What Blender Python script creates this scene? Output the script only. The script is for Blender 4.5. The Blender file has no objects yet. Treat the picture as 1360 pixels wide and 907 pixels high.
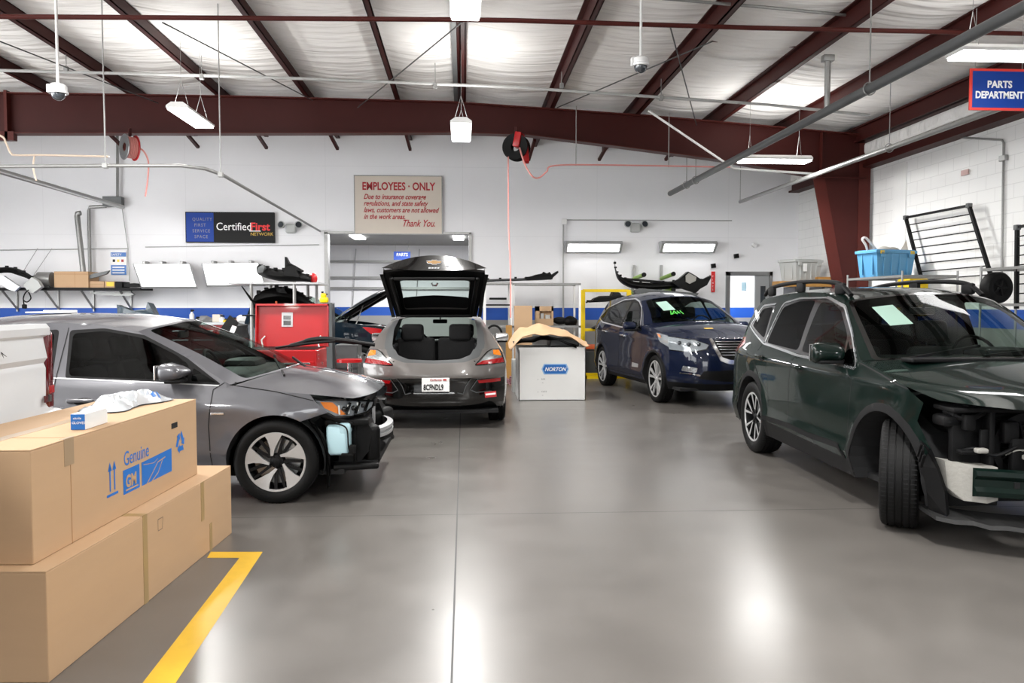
import bpy, bmesh, math, random
from mathutils import Vector, Matrix
from mathutils.geometry import delaunay_2d_cdt
random.seed(7)
PI = math.pi
SC = bpy.context.scene
COL = SC.collection
# ---------------------------------------------------------------- camera
FPX = 1070.0; YAW = math.atan(65/FPX); PIT = math.atan(48.5/FPX); EYE = 1.52
cd = bpy.data.cameras.new('camera'); cam = bpy.data.objects.new('camera', cd); COL.objects.link(cam)
cd.sensor_width = 36; cd.lens = FPX*36/1360; cd.clip_start = .05; cd.clip_end = 200
cam.location = (0, 0, EYE); cam.rotation_euler = (PI/2-PIT, 0, -YAW)
SC.camera = cam
_F = Vector((math.sin(YAW)*math.cos(PIT), math.cos(YAW)*math.cos(PIT), -math.sin(PIT)))
_R = Vector((math.cos(YAW), -math.sin(YAW), 0)); _U = _R.cross(_F)
def ray(px, py): return _F+_R*((px-680)/FPX)-_U*((py-453.5)/FPX)
def P(px, py, y):                       # point at world depth y seen at that pixel of the photo
    r = ray(px, py); t = y/r.y; return Vector((r.x*t, y, EYE+r.z*t))
def PX(px, py, x):
    r = ray(px, py); t = x/r.x; return Vector((x, r.y*t, EYE+r.z*t))
# ---------------------------------------------------------------- world, exposure
SC.view_settings.view_transform = 'Standard'; SC.view_settings.look = 'None'
SC.view_settings.gamma = 1; SC.view_settings.use_curve_mapping = False
SC.view_settings.exposure = 0.92
WORLD_STRENGTH = 4.4
LAMP_W = 94; UP_W = 14
wd = bpy.data.worlds.new('daylight'); SC.world = wd; wd.use_nodes = True
bg = wd.node_tree.nodes['Background']; bg.inputs[0].default_value = (.97, .985, 1, 1); bg.inputs[1].default_value = WORLD_STRENGTH
# ---------------------------------------------------------------- materials
def lin(h):
    h = h.lstrip('#'); o = []
    for i in (0, 2, 4):
        c = int(h[i:i+2], 16)/255; o.append(c/12.92 if c <= .04045 else ((c+.055)/1.055)**2.4)
    return (*o, 1)
MATS = {}
def mat(name, hexc, rough=.5, metal=0, coat=0, var=0, vscale=4, bump=0, bscale=40, emit=0, spec=.5, stretch=None, ior=1.5):
    if name in MATS: return MATS[name]
    m = bpy.data.materials.new(name); m.use_nodes = True; nt = m.node_tree; b = nt.nodes['Principled BSDF']
    c = lin(hexc); b.inputs['Base Color'].default_value = c; b.inputs['Roughness'].default_value = rough
    b.inputs['Metallic'].default_value = metal; b.inputs['Coat Weight'].default_value = coat; b.inputs['Coat Roughness'].default_value = .04
    b.inputs['Specular IOR Level'].default_value = spec
    tc = nt.nodes.new('ShaderNodeTexCoord'); mp = nt.nodes.new('ShaderNodeMapping'); nt.links.new(tc.outputs['Object'], mp.inputs[0])
    if stretch: mp.inputs['Scale'].default_value = stretch
    n = nt.nodes.new('ShaderNodeTexNoise'); n.inputs['Scale'].default_value = vscale; n.inputs['Detail'].default_value = 5; nt.links.new(mp.outputs[0], n.inputs[0])
    v = max(var, .03)
    mx = nt.nodes.new('ShaderNodeMix'); mx.data_type = 'RGBA'
    nt.links.new(n.outputs[0], mx.inputs[0])
    mx.inputs[6].default_value = tuple(max(0, x*(1-v)) for x in c[:3])+(1,); mx.inputs[7].default_value = tuple(min(1, x*(1+v)) for x in c[:3])+(1,)
    nt.links.new(mx.outputs[2], b.inputs['Base Color'])
    if bump:
        n2 = nt.nodes.new('ShaderNodeTexNoise'); n2.inputs['Scale'].default_value = bscale; nt.links.new(mp.outputs[0], n2.inputs[0])
        bp = nt.nodes.new('ShaderNodeBump'); bp.inputs['Strength'].default_value = bump; bp.inputs['Distance'].default_value = .02 if name != 'insulation' else .12
        nt.links.new(n2.outputs[0], bp.inputs['Height']); nt.links.new(bp.outputs[0], b.inputs['Normal'])
    if emit: b.inputs['Emission Color'].default_value = c; b.inputs['Emission Strength'].default_value = emit
    MATS[name] = m; return m
def glassmat(name, tint, refl=1.0):
    if name in MATS: return MATS[name]
    m = bpy.data.materials.new(name); m.use_nodes = True; nt = m.node_tree; nt.nodes.clear()
    o = nt.nodes.new('ShaderNodeOutputMaterial'); t = nt.nodes.new('ShaderNodeBsdfTransparent'); t.inputs[0].default_value = (*tint, 1)
    g = nt.nodes.new('ShaderNodeBsdfGlossy'); g.inputs['Roughness'].default_value = .02
    fr = nt.nodes.new('ShaderNodeFresnel'); fr.inputs[0].default_value = 1.5
    mu = nt.nodes.new('ShaderNodeMath'); mu.operation = 'MULTIPLY'; mu.inputs[1].default_value = refl; mu.use_clamp = True
    # the backside of a pane must reflect like its front: fresnel from the incoming angle
    geo = nt.nodes.new('ShaderNodeNewGeometry'); dt = nt.nodes.new('ShaderNodeVectorMath'); dt.operation = 'DOT_PRODUCT'
    nt.links.new(geo.outputs['Normal'], dt.inputs[0]); nt.links.new(geo.outputs['Incoming'], dt.inputs[1])
    ab = nt.nodes.new('ShaderNodeMath'); ab.operation = 'ABSOLUTE'; nt.links.new(dt.outputs['Value'], ab.inputs[0])
    om = nt.nodes.new('ShaderNodeMath'); om.operation = 'SUBTRACT'; om.inputs[0].default_value = 1; nt.links.new(ab.outputs[0], om.inputs[1])
    pw = nt.nodes.new('ShaderNodeMath'); pw.operation = 'POWER'; nt.links.new(om.outputs[0], pw.inputs[0]); pw.inputs[1].default_value = 5
    ma = nt.nodes.new('ShaderNodeMath'); ma.operation = 'MULTIPLY_ADD'; nt.links.new(pw.outputs[0], ma.inputs[0]); ma.inputs[1].default_value = .8; ma.inputs[2].default_value = .045
    nt.links.new(ma.outputs[0], mu.inputs[0]); nt.nodes.remove(fr)
    mx = nt.nodes.new('ShaderNodeMixShader'); nt.links.new(mu.outputs[0], mx.inputs[0]); nt.links.new(t.outputs[0], mx.inputs[1]); nt.links.new(g.outputs[0], mx.inputs[2])
    nt.links.new(mx.outputs[0], o.inputs[0]); MATS[name] = m; return m
def M_(n): return MATS[n]
mat('red_steel', '#3a1411', .5, var=.15, spec=.2); mat('red_steel_flange', '#4c1f1a', .5, var=.12, spec=.2)
mat('insulation', '#f6f4f1', .8, var=.05, vscale=1.2, bump=1, bscale=2.2, stretch=(.35, 2.4, 1))
mat('galv', '#9a9a98', .4, metal=.6, var=.15, vscale=30); mat('galv_dark', '#5a5c5c', .45, metal=.3, var=.15)
mat('conduit', '#a9a9a7', .5, var=.05); mat('white_paint', '#eeeeec', .45); mat('white_plastic', '#e9e9e8', .35)
mat('black_plastic', '#090909', .5, bump=.1, bscale=60, spec=.18); mat('black_rubber', '#0b0b0b', .6, bump=.1, spec=.2); mat('black_gloss', '#060606', .12, coat=1)
mat('black_trim', '#0e0e0f', .55, spec=.2); mat('dark_fabric', '#0f0f10', .9, bump=.2, bscale=120); mat('under', '#08080a', .8)
mat('cardboard', '#bd9c79', .75, var=.05, vscale=2, stretch=(1, 1, 6)); mat('cardboard_inner', '#a3794f', .8); mat('tape', '#a58a5c', .4, var=.05)
mat('clear_tape', '#a58d70', .35); mat('yellow_paint', '#dcb02c', .45, var=.1, vscale=12); mat('yellow_steel', '#e8c400', .4)
mat('blue_ink', '#1f6fc4', .5); mat('label_blue', '#1767b8', .35); mat('tool_red', '#b00810', .35, coat=.15); mat('dark_grey_steel', '#4b4d4e', .4)
mat('chrome', '#d8d8d8', .12, metal=1); mat('alu', '#b4b5b6', .35, metal=.35); mat('machined', '#b9b9b9', .3, metal=.35); mat('cast', '#8d8f90', .35, metal=.7)
mat('grey_plastic', '#b4b6b4', .45); mat('bin_blue', '#5797c2', .45); mat('green_steel', '#7fa53a', .4); mat('wood', '#a97c3e', .6, var=.2, vscale=8, stretch=(1, 12, 12))
mat('paper', '#dfe9e6', .6); mat('sign_cream', '#d9cec0', .5); mat('sign_red', '#b3242b', .5); mat('sign_blue', '#0d3a90', .5, spec=.3); mat('sign_black', '#070707', .5, spec=.25)
mat('letter_white', '#f2f2f0', .5); mat('letter_grey', '#8a8a8a', .5); mat('letter_yellow', '#c9a53a', .5); mat('letter_red', '#e0282a', .5); mat('sign_border', '#d8392f', .4)
mat('pink_hose', '#d98f88', .45); mat('cream_hose', '#d8c4b0', .5); mat('washer_tank', '#bcdfe8', .35); mat('amber', '#ff8a1f', .2, coat=1)
mat('lens_red', '#a51218', .12, coat=1); mat('lens_red_dark', '#5c0d13', .12, coat=1); mat('chrome_soft', '#cfd2d4', .2, metal=.9)
mat('lamp_on', '#ffffff', .5, emit=4); mat('panel_on', '#ffffff', .5, emit=2.2); mat('tube_on', '#ffffff', .5, emit=4); mat('steel_brushed', '#a5a7a8', .3, metal=.8)
mat('plastic_bag', '#c4c8cc', .2, coat=.6, bump=.2, bscale=14)
mat('lamp_housing', '#8d9196', .15, coat=1); mat('scuffed_tray', '#1b1b1b', .6, var=.5, vscale=14); mat('gold_badge', '#a5835a', .25, metal=.5); mat('foam', '#97958f', .7, bump=.2); mat('green_marker', '#3fae35', .6)
mat('hair_wire', '#3c3c3c', .5); mat('orange', '#d9602b', .5); mat('glove_blue', '#3f86c6', .5); mat('glass_lens', '#3a3f45', .05, coat=1)
mat('grey_wall_paint', '#8b8b89', .6)
glassmat('glass', (.55, .63, .60), .7); glassmat('glass_dark', (.05, .055, .055), .4); glassmat('glass_clear', (.93, .95, .95)); glassmat('windshield', (.66, .76, .71), .42)
# ---------------------------------------------------------------- objects
WM = {}
def tag(o, label=None, cat=None, group=None, kind=None):
    if label: o['label'] = label
    if cat: o['category'] = cat
    if group: o['group'] = group
    if kind: o['kind'] = kind
    return o
def thing(name, label, cat, loc=(0, 0, 0), rz=0, group=None):
    o = bpy.data.objects.new(name, None); COL.objects.link(o); o.empty_display_size = .1
    o.location = loc; o.rotation_euler = (0, 0, rz); WM[o] = Matrix.Translation(loc) @ Matrix.Rotation(rz, 4, 'Z')
    return tag(o, label, cat, group)
def dup(root, loc, label, rz=None, group=None):
    r = root.copy(); COL.objects.link(r); r.location = loc
    if rz is not None: r.rotation_euler = (0, 0, rz)
    r['label'] = label
    if group: r['group'] = group
    def rec(s, d):
        for ch in s.children:
            c = ch.copy(); COL.objects.link(c); c.parent = d; rec(ch, c)
    rec(root, r); WM[r] = Matrix.Translation(loc) @ Matrix.Rotation(r.rotation_euler.z, 4, 'Z')
    return r
class MB:
    def __init__(s): s.v = []; s.f = []; s.m = []
    def add(s, vs, fs, mi=0):
        n = len(s.v); s.v += [Vector(v) for v in vs]; s.f += [[i+n for i in f] for f in fs]; s.m += [mi]*len(fs); return s
    def box(s, c, d, rot=None, bev=0, mi=0, seg=2):
        bm = bmesh.new(); bmesh.ops.create_cube(bm, size=1)
        for v in bm.verts: v.co = Vector((v.co.x*d[0], v.co.y*d[1], v.co.z*d[2]))
        if bev: bmesh.ops.bevel(bm, geom=bm.edges[:], offset=min(bev, min(d)*.49), segments=seg, affect='EDGES', profile=.5)
        Mx = Matrix.Translation(Vector(c)) @ (rot.to_4x4() if rot else Matrix())
        bm.verts.index_update()
        s.add([Mx @ v.co for v in bm.verts], [[v.index for v in f.verts] for f in bm.faces], mi); bm.free(); return s
    def bb(s, a, b, bev=0, mi=0):
        a = Vector(a); b = Vector(b); d = b-a
        return s.box((a+b)/2, [max(abs(x), 1e-4) for x in d], None, bev, mi)
    def beam(s, a, b, w, h, bev=0, mi=0):     # rectangular bar from a to b
        a = Vector(a); b = Vector(b); d = b-a; x = d.normalized(); up = Vector((0, 0, 1))
        if abs(x.z) > .95: up = Vector((0, 1, 0))
        y = up.cross(x).normalized(); z = x.cross(y)
        return s.box((a+b)/2, (d.length, w, h), Matrix((x, y, z)).transposed(), bev, mi)
    def tube(s, pts, r, n=8, mi=0, caps=True, smooth=False):
        pts = [Vector(p) for p in pts]
        if smooth: pts = spline(pts, 8)
        rs = r if isinstance(r, (list, tuple)) else [r]*len(pts)
        if len(rs) != len(pts): rs = [rs[min(len(rs)-1, int(i*(len(rs))/len(pts)))] for i in range(len(pts))]
        vs = []; fs = []; prev = None
        for i, p in enumerate(pts):
            t = (pts[min(i+1, len(pts)-1)]-pts[max(i-1, 0)])
            t = t.normalized() if t.length > 1e-9 else Vector((0, 0, 1))
            if prev is None:
                u = Vector((0, 0, 1)) if abs(t.z) < .9 else Vector((1, 0, 0))
                a = t.cross(u).normalized()
            else: a = (prev-t*prev.dot(t)); a = a.normalized() if a.length > 1e-6 else t.orthogonal().normalized()
            prev = a; b = t.cross(a)
            vs += [p+(a*math.cos(2*PI*k/n)+b*math.sin(2*PI*k/n))*rs[i] for k in range(n)]
        for i in range(len(pts)-1):
            for k in range(n): fs.append([i*n+k, i*n+(k+1) % n, (i+1)*n+(k+1) % n, (i+1)*n+k])
        if caps: fs.append(list(range(n))[::-1]); fs.append([(len(pts)-1)*n+k for k in range(n)])
        return s.add(vs, fs, mi)
    def cyl(s, a, b, r, r2=None, n=24, mi=0): return s.tube([a, b], [r, r if r2 is None else r2], n, mi)
    def lathe(s, prof, c=(0, 0, 0), axis='Z', n=32, mi=0, a0=0, a1=2*PI):   # prof: (radius, height)
        c = Vector(c); vs = []; fs = []; full = abs(a1-a0-2*PI) < 1e-6; k = n if full else n+1
        for j in range(k):
            a = a0+(a1-a0)*j/n
            for r, h in prof:
                x, y = r*math.cos(a), r*math.sin(a)
                vs.append(c+Vector({'Z': (x, y, h), 'Y': (x, h, y), 'X': (h, x, y)}[axis]))
        m = len(prof)
        for j in range(n):
            for i in range(m-1): fs.append([j*m+i, ((j+1) % k)*m+i, ((j+1) % k)*m+i+1, j*m+i+1])
        return s.add(vs, fs, mi)
    def prism(s, poly, fn0, fn1, mi=0):       # polygon in 2D, lifted to two faces
        n = len(poly); vs = [fn0(*p) for p in poly]+[fn1(*p) for p in poly]
        fs = [list(range(n)), [2*n-1-i for i in range(n)]]+[[i, i+n, (i+1) % n+n, (i+1) % n] for i in range(n)]
        return s.add(vs, fs, mi)
    def sphere(s, c, r, mi=0, n=16, m=10, sc=(1, 1, 1), half=None):
        c = Vector(c); vs = []; fs = []; t0, t1 = (0, PI) if half is None else ((PI/2, PI) if half < 0 else (0, PI/2))
        for i in range(m+1):
            t = t0+(t1-t0)*i/m
            for k in range(n):
                p = 2*PI*k/n; vs.append(c+Vector((r*sc[0]*math.sin(t)*math.cos(p), r*sc[1]*math.sin(t)*math.sin(p), r*sc[2]*math.cos(t))))
        for i in range(m):
            for k in range(n): fs.append([i*n+k, (i+1)*n+k, (i+1)*n+(k+1) % n, i*n+(k+1) % n])
        return s.add(vs, fs, mi)
    def rough(s, amt, sc=3.0):
        from mathutils import noise
        for v in s.v:
            d = noise.noise_vector(v*sc)*amt; v += d
        return s
    def split(s):      # loose pieces, merged by coincident vertices, as separate builders
        key = {}; par = list(range(len(s.v)))
        def find(a):
            while par[a] != a: par[a] = par[par[a]]; a = par[a]
            return a
        for i, v in enumerate(s.v):
            k = (round(v.x, 4), round(v.y, 4), round(v.z, 4))
            if k in key: par[find(i)] = find(key[k])
            else: key[k] = i
        for f in s.f:
            for a in f[1:]: par[find(a)] = find(f[0])
        out = {}
        for f, m in zip(s.f, s.m): out.setdefault(find(f[0]), []).append((f, m))
        res = []
        for fs in out.values():
            b = MB(); mp = {}
            for f, m in fs:
                for a in f:
                    if a not in mp: mp[a] = len(b.v); b.v.append(s.v[a])
                b.f.append([mp[a] for a in f]); b.m.append(m)
            res.append(b)
        return res
    def build(s, name, mats, parent=None, smooth=False, world=True, label=None, kind=None, fixn=True, angle=40):
        me = bpy.data.meshes.new(name)
        vs = s.v
        if parent is not None and world:
            iv = WM[parent].inverted(); vs = [iv @ v for v in vs]
        me.from_pydata([tuple(v) for v in vs], [], s.f); me.validate()
        if fixn:
            bm = bmesh.new(); bm.from_mesh(me); bmesh.ops.remove_doubles(bm, verts=bm.verts, dist=1e-5); bmesh.ops.recalc_face_normals(bm, faces=bm.faces); bm.to_mesh(me); bm.free()
        elif len(s.m) == len(me.polygons): pass
        if not isinstance(mats, (list, tuple)): mats = [mats]
        for m in mats: me.materials.append(MATS[m] if isinstance(m, str) else m)
        if len(mats) > 1 and len(me.polygons) == len(s.m): me.polygons.foreach_set('material_index', s.m)
        if smooth:
            me.polygons.foreach_set('use_smooth', [True]*len(me.polygons))
            if angle and angle < 180:
                bm = bmesh.new(); bm.from_mesh(me); ca = math.radians(angle)
                for e in bm.edges:
                    if len(e.link_faces) == 2 and e.calc_face_angle(0) > ca: e.smooth = False
                bm.to_mesh(me); bm.free()
        o = bpy.data.objects.new(name, me); COL.objects.link(o)
        if parent is not None: o.parent = parent; WM[o] = WM[parent]
        else: WM[o] = Matrix()
        if label: o['label'] = label
        if kind: o['kind'] = kind
        return o
def solo(name, mb, mats, label, cat, group=None, **k):
    return tag(mb.build(name, mats, **k), label, cat, group)
def struct(name, mb, mats, **k): return tag(mb.build(name, mats, **k), kind='structure')
def text(s, size, Mx, m, parent, name='lettering', shear=0, ext=.002, sx=1, align='LEFT', bold=0, space=1):
    cu = bpy.data.curves.new('txt', 'FONT'); cu.body = s; cu.size = size; cu.shear = shear; cu.extrude = ext; cu.align_x = align; cu.resolution_u = 3
    cu.offset = bold; cu.space_character = space
    t = bpy.data.objects.new('txt', cu); COL.objects.link(t); dg = bpy.context.evaluated_depsgraph_get(); dg.update()
    me = bpy.data.meshes.new_from_object(t.evaluated_get(dg)); bpy.data.objects.remove(t)
    me.transform(Matrix.Diagonal((sx, 1, 1, 1))); me.transform(WM[parent].inverted() @ Mx)
    me.materials.clear(); me.materials.append(MATS[m]); o = bpy.data.objects.new(name, me); COL.objects.link(o); o.parent = parent; WM[o] = WM[parent]
    return o
def face_mx(o, right, up):       # text frame: origin, right and up directions
    r = Vector(right).normalized(); u = Vector(up); u = (u-r*u.dot(r)).normalized(); n = r.cross(u)
    m = Matrix((r, u, n)).transposed().to_4x4(); m.translation = Vector(o); return m
def spline(pts, k=8):
    out = []; n = len(pts)
    for i in range(n-1):
        p0, p1, p2, p3 = pts[max(i-1, 0)], pts[i], pts[i+1], pts[min(i+2, n-1)]
        for j in range(k):
            t = j/k; out.append(.5*((2*p1)+(p2-p0)*t+(2*p0-5*p1+4*p2-p3)*t*t+(3*p1-p0-3*p2+p3)*t**3))
    out.append(pts[-1]); return out
def interp(pts, x):              # smooth monotone interpolation through (x, y) pairs
    if x <= pts[0][0]: return pts[0][1]
    if x >= pts[-1][0]: return pts[-1][1]
    n = len(pts); d = [(pts[i+1][1]-pts[i][1])/(pts[i+1][0]-pts[i][0]) for i in range(n-1)]
    def tan(i):
        if i == 0: return d[0]
        if i == n-1: return d[-1]
        return 0 if d[i-1]*d[i] <= 0 else 2*d[i-1]*d[i]/(d[i-1]+d[i])
    for i in range(n-1):
        if x <= pts[i+1][0]:
            h = pts[i+1][0]-pts[i][0]; t = (x-pts[i][0])/h
            return ((2*t**3-3*t*t+1)*pts[i][1]+(t**3-2*t*t+t)*h*tan(i)+(-2*t**3+3*t*t)*pts[i+1][1]+(t**3-t*t)*h*tan(i+1))
def inpoly(x, y, poly):
    c = False; j = len(poly)-1
    for i in range(len(poly)):
        xi, yi = poly[i]; xj, yj = poly[j]
        if (yi > y) != (yj > y) and x < (xj-xi)*(y-yi)/(yj-yi)+xi: c = not c
        j = i
    return c
def rnd(poly, r, n=4):           # round the corners of a 2D polygon
    out = []; N = len(poly)
    for i in range(N):
        p = Vector(poly[i]); a = Vector(poly[i-1])-p; b = Vector(poly[(i+1) % N])-p
        k = min(r, a.length*.45, b.length*.45); A = p+a.normalized()*k; B = p+b.normalized()*k
        for j in range(n+1):
            t = j/n; out.append(tuple(A*(1-t)**2+p*2*t*(1-t)+B*t*t))
    return out
def circ(cx, cy, r, n=28, a0=0, a1=2*PI): return [(cx+r*math.cos(a0+(a1-a0)*i/n), cy+r*math.sin(a0+(a1-a0)*i/n)) for i in range(n if abs(a1-a0) > 6.28 else n+1)]
def patch(lift, outline, regions, du, dv, default='body'):
    """mesh a 2D domain split in regions [(key, polygon)]; returns {key: MB}"""
    pts = []; edges = []
    def addpoly(pl):
        n0 = len(pts); m = []
        for i, p in enumerate(pl):
            q = pl[(i+1) % len(pl)]; L = max(abs(q[0]-p[0])/du, abs(q[1]-p[1])/dv); k = max(1, int(L+.5))
            for j in range(k): m.append((p[0]+(q[0]-p[0])*j/k, p[1]+(q[1]-p[1])*j/k))
        pts.extend([Vector(x) for x in m]); edges.extend([(n0+i, n0+(i+1) % len(m)) for i in range(len(m))])
    addpoly(outline)
    for k, pl in regions: addpoly(pl)
    x0 = min(p[0] for p in outline); x1 = max(p[0] for p in outline); y0 = min(p[1] for p in outline); y1 = max(p[1] for p in outline)
    nb = len(pts)
    nx = max(1, int((x1-x0)/du)); ny = max(1, int((y1-y0)/dv))
    cells = {}
    for p in pts[:nb]: cells.setdefault((int(p.x/du), int(p.y/dv)), []).append(p)
    for i in range(nx+1):
        for j in range(ny+1):
            x = x0+(x1-x0)*(i+.001)/nx; y = y0+(y1-y0)*(j+.001)/ny
            if not inpoly(x, y, outline): continue
            cx, cy = int(x/du), int(y/dv); ok = True
            for a in (-1, 0, 1):
                for b in (-1, 0, 1):
                    for q in cells.get((cx+a, cy+b), ()):
                        if abs(q.x-x) < du*.35 and abs(q.y-y) < dv*.35: ok = False
            if ok: pts.append(Vector((x, y)))
    r = delaunay_2d_cdt(pts, edges, [], 0, 1e-6)
    V, Fc = r[0], r[2]; out = {}; L = [Vector(lift(p.x, p.y)) for p in V]; maps = {}
    for f in Fc:
        cx = sum(V[i].x for i in f)/3; cy = sum(V[i].y for i in f)/3
        if not inpoly(cx, cy, outline): continue
        key = default
        for k, pl in regions:
            if inpoly(cx, cy, pl): key = k; break
        if key is None: continue
        mb = out.setdefault(key, MB()); mp = maps.setdefault(key, {})
        idx = []
        for i in f:
            if i not in mp: mp[i] = len(mb.v); mb.v.append(L[i])
            idx.append(mp[i])
        mb.f.append(idx); mb.m.append(0)
    return out
def ribbon(mb, lift, pl, w, closed=False):     # thin strip following a polyline of the domain
    P2 = [Vector(p) for p in pl]; n = len(P2); out = []
    Q = []
    for i in range(n-(0 if closed else 1)):
        a = P2[i]; b = P2[(i+1) % n]; k = max(1, int((b-a).length/.05))
        for j in range(k): Q.append(a+(b-a)*j/k)
    if not closed: Q.append(P2[-1])
    m = len(Q); vs = []
    for i in range(m):
        t = (Q[(i+1) % m]-Q[i-1]) if closed else (Q[min(i+1, m-1)]-Q[max(i-1, 0)])
        t = t.normalized() if t.length > 1e-9 else Vector((1, 0)); nn = Vector((-t.y, t.x))*w/2
        vs += [Vector(lift(*(Q[i]+nn))), Vector(lift(*(Q[i]-nn)))]
    fs = [[2*i, 2*i+1, 2*((i+1) % m)+1, 2*((i+1) % m)] for i in range(m if closed else m-1)]
    mb.add(vs, fs)
# ---------------------------------------------------------------- room shell
YW = 18.0; XR = 7.62; YB = -9.0; XL = -13.0
ROOF = [(-13.2, 5.17), (-3.6, 5.17), (-.2, 5.12), (3.35, 4.93), (7.8, 4.62)]
def roofz(x):
    for (a, b), (c, d) in zip(ROOF, ROOF[1:]):
        if x <= c: return b+(d-b)*(x-a)/(c-a)
    return ROOF[-1][1]
def floor_mat():
    m = mat('polished_concrete', '#67635f', .3, var=.10, vscale=.9); nt = m.node_tree; b = nt.nodes['Principled BSDF']
    tc = nt.nodes.new('ShaderNodeTexCoord'); n = nt.nodes.new('ShaderNodeTexNoise'); n.inputs['Scale'].default_value = 2.2; n.inputs['Detail'].default_value = 4; n.inputs['Roughness'].default_value = .5
    nt.links.new(tc.outputs['Object'], n.inputs[0])
    r = nt.nodes.new('ShaderNodeMapRange'); r.inputs['From Min'].default_value = .1; r.inputs['From Max'].default_value = .9; r.inputs['To Min'].default_value = .25; r.inputs['To Max'].default_value = .36
    nt.links.new(n.outputs[0], r.inputs['Value']); nt.links.new(r.outputs[0], b.inputs['Roughness'])
    src = b.inputs['Base Color'].links[0].from_socket
    mx = nt.nodes.new('ShaderNodeMix'); mx.data_type = 'RGBA'; mx.blend_type = 'MULTIPLY'; mx.inputs[0].default_value = 1
    cr = nt.nodes.new('ShaderNodeMapRange'); cr.inputs['From Min'].default_value = .1; cr.inputs['From Max'].default_value = .9; cr.inputs['To Min'].default_value = .8; cr.inputs['To Max'].default_value = 1.16
    nt.links.new(n.outputs[0], cr.inputs['Value']); nt.links.new(src, mx.inputs[6]); nt.links.new(cr.outputs[0], mx.inputs[7]); nt.links.new(mx.outputs[2], b.inputs['Base Color'])
    b.inputs['Coat Weight'].default_value = .12; b.inputs['Coat Roughness'].default_value = .2
    return m
def wall_mat(name, white, blocks):
    m = mat(name, white, .55, var=.03, vscale=1.5); nt = m.node_tree; b = nt.nodes['Principled BSDF']; N = nt.nodes.new; L = nt.links.new
    geo = N('ShaderNodeNewGeometry'); sp = N('ShaderNodeSeparateXYZ'); L(geo.outputs['Position'], sp.inputs[0])
    src = b.inputs['Base Color'].links[0].from_socket
    def step(z):
        k = N('ShaderNodeMath'); k.operation = 'LESS_THAN'; k.inputs[1].default_value = z; L(sp.outputs['Z'], k.inputs[0]); return k.outputs[0]
    m1 = N('ShaderNodeMix'); m1.data_type = 'RGBA'; L(step(1.455), m1.inputs[0]); L(src, m1.inputs[6]); m1.inputs[7].default_value = lin('#0f4fae')
    m2 = N('ShaderNodeMix'); m2.data_type = 'RGBA'; L(step(1.185), m2.inputs[0]); L(m1.outputs[2], m2.inputs[6]); m2.inputs[7].default_value = lin('#8f8f8d')
    out = m2.outputs[2]
    cmb = N('ShaderNodeCombineXYZ')
    if blocks: L(sp.outputs['Y'], cmb.inputs[0]); L(sp.outputs['Z'], cmb.inputs[1])
    else: L(sp.outputs['X'], cmb.inputs[0]); L(sp.outputs['Z'], cmb.inputs[1])
    br = N('ShaderNodeTexBrick'); L(cmb.outputs[0], br.inputs[0]); br.inputs['Scale'].default_value = 1
    br.inputs['Brick Width'].default_value = .40 if blocks else 3.0; br.inputs['Row Height'].default_value = .20 if blocks else 1.52; br.inputs['Mortar Size'].default_value = .006 if blocks else .004
    br.offset = .5 if blocks else 0; br.inputs['Color1'].default_value = br.inputs['Color2'].default_value = (1, 1, 1, 1); br.inputs['Mortar'].default_value = (.86, .86, .86, 1) if blocks else (.9, .9, .9, 1)
    m3 = N('ShaderNodeMix'); m3.data_type = 'RGBA'; m3.blend_type = 'MULTIPLY'; m3.inputs[0].default_value = 1; L(out, m3.inputs[6]); L(br.outputs[0], m3.inputs[7]); L(m3.outputs[2], b.inputs['Base Color'])
    if blocks:
        bp = N('ShaderNodeBump'); bp.inputs['Strength'].default_value = .35; bp.inputs['Distance'].default_value = .01; L(br.outputs[0], bp.inputs['Height']); L(bp.outputs[0], b.inputs['Normal'])
    return m
FM = floor_mat(); WB = wall_mat('wall_far_paint', '#f0f0f2', False); WR = wall_mat('wall_block_paint', '#eeeeec', True)
struct('floor', MB().bb((XL-.2, YB, -.1), (XR+.2, 30, 0)), FM)
oL = P(435.5, 400, YW).x; oR = P(624, 400, YW).x; oT = P(530, 311, YW).z
dL = P(969, 400, YW).x; dR = P(1021, 400, YW).x; dT = P(990, 366, YW).z; H0 = 5.6
w = MB().bb((XL, YW, 0), (oL, YW+.2, H0)).bb((oL, YW, oT), (oR, YW+.2, H0)).bb((oR, YW, 0), (dL, YW+.2, H0)).bb((dL, YW, dT), (dR, YW+.2, H0)).bb((dR, YW, 0), (XR, YW+.2, H0))
struct('wall_back', w, WB)
struct('wall_right', MB().bb((XR, YB, 0), (XR+.2, YW+.2, H0)), WR)
struct('wall_left', MB().bb((XL-.2, YB, 0), (XL, -6, H0)).bb((XL-.2, -6, 4.7), (XL, 11.5, H0)).bb((XL-.2, -.2, 0), (XL, .3, 4.7)).bb((XL-.2, 5.5, 0), (XL, 6.2, 4.7)).bb((XL-.2, 11.5, 0), (XL, YW+.2, H0)), WB)
struct('wall_front', MB().bb((XL, YB-.2, 0), (-7, YB, H0)).bb((-7, YB-.2, 3.0), (6.5, YB, H0)).bb((-1.4, YB-.2, 0), (6.5, YB, 3.0)).bb((6.5, YB-.2, 0), (XR+.2, YB, H0)), WB)
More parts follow.
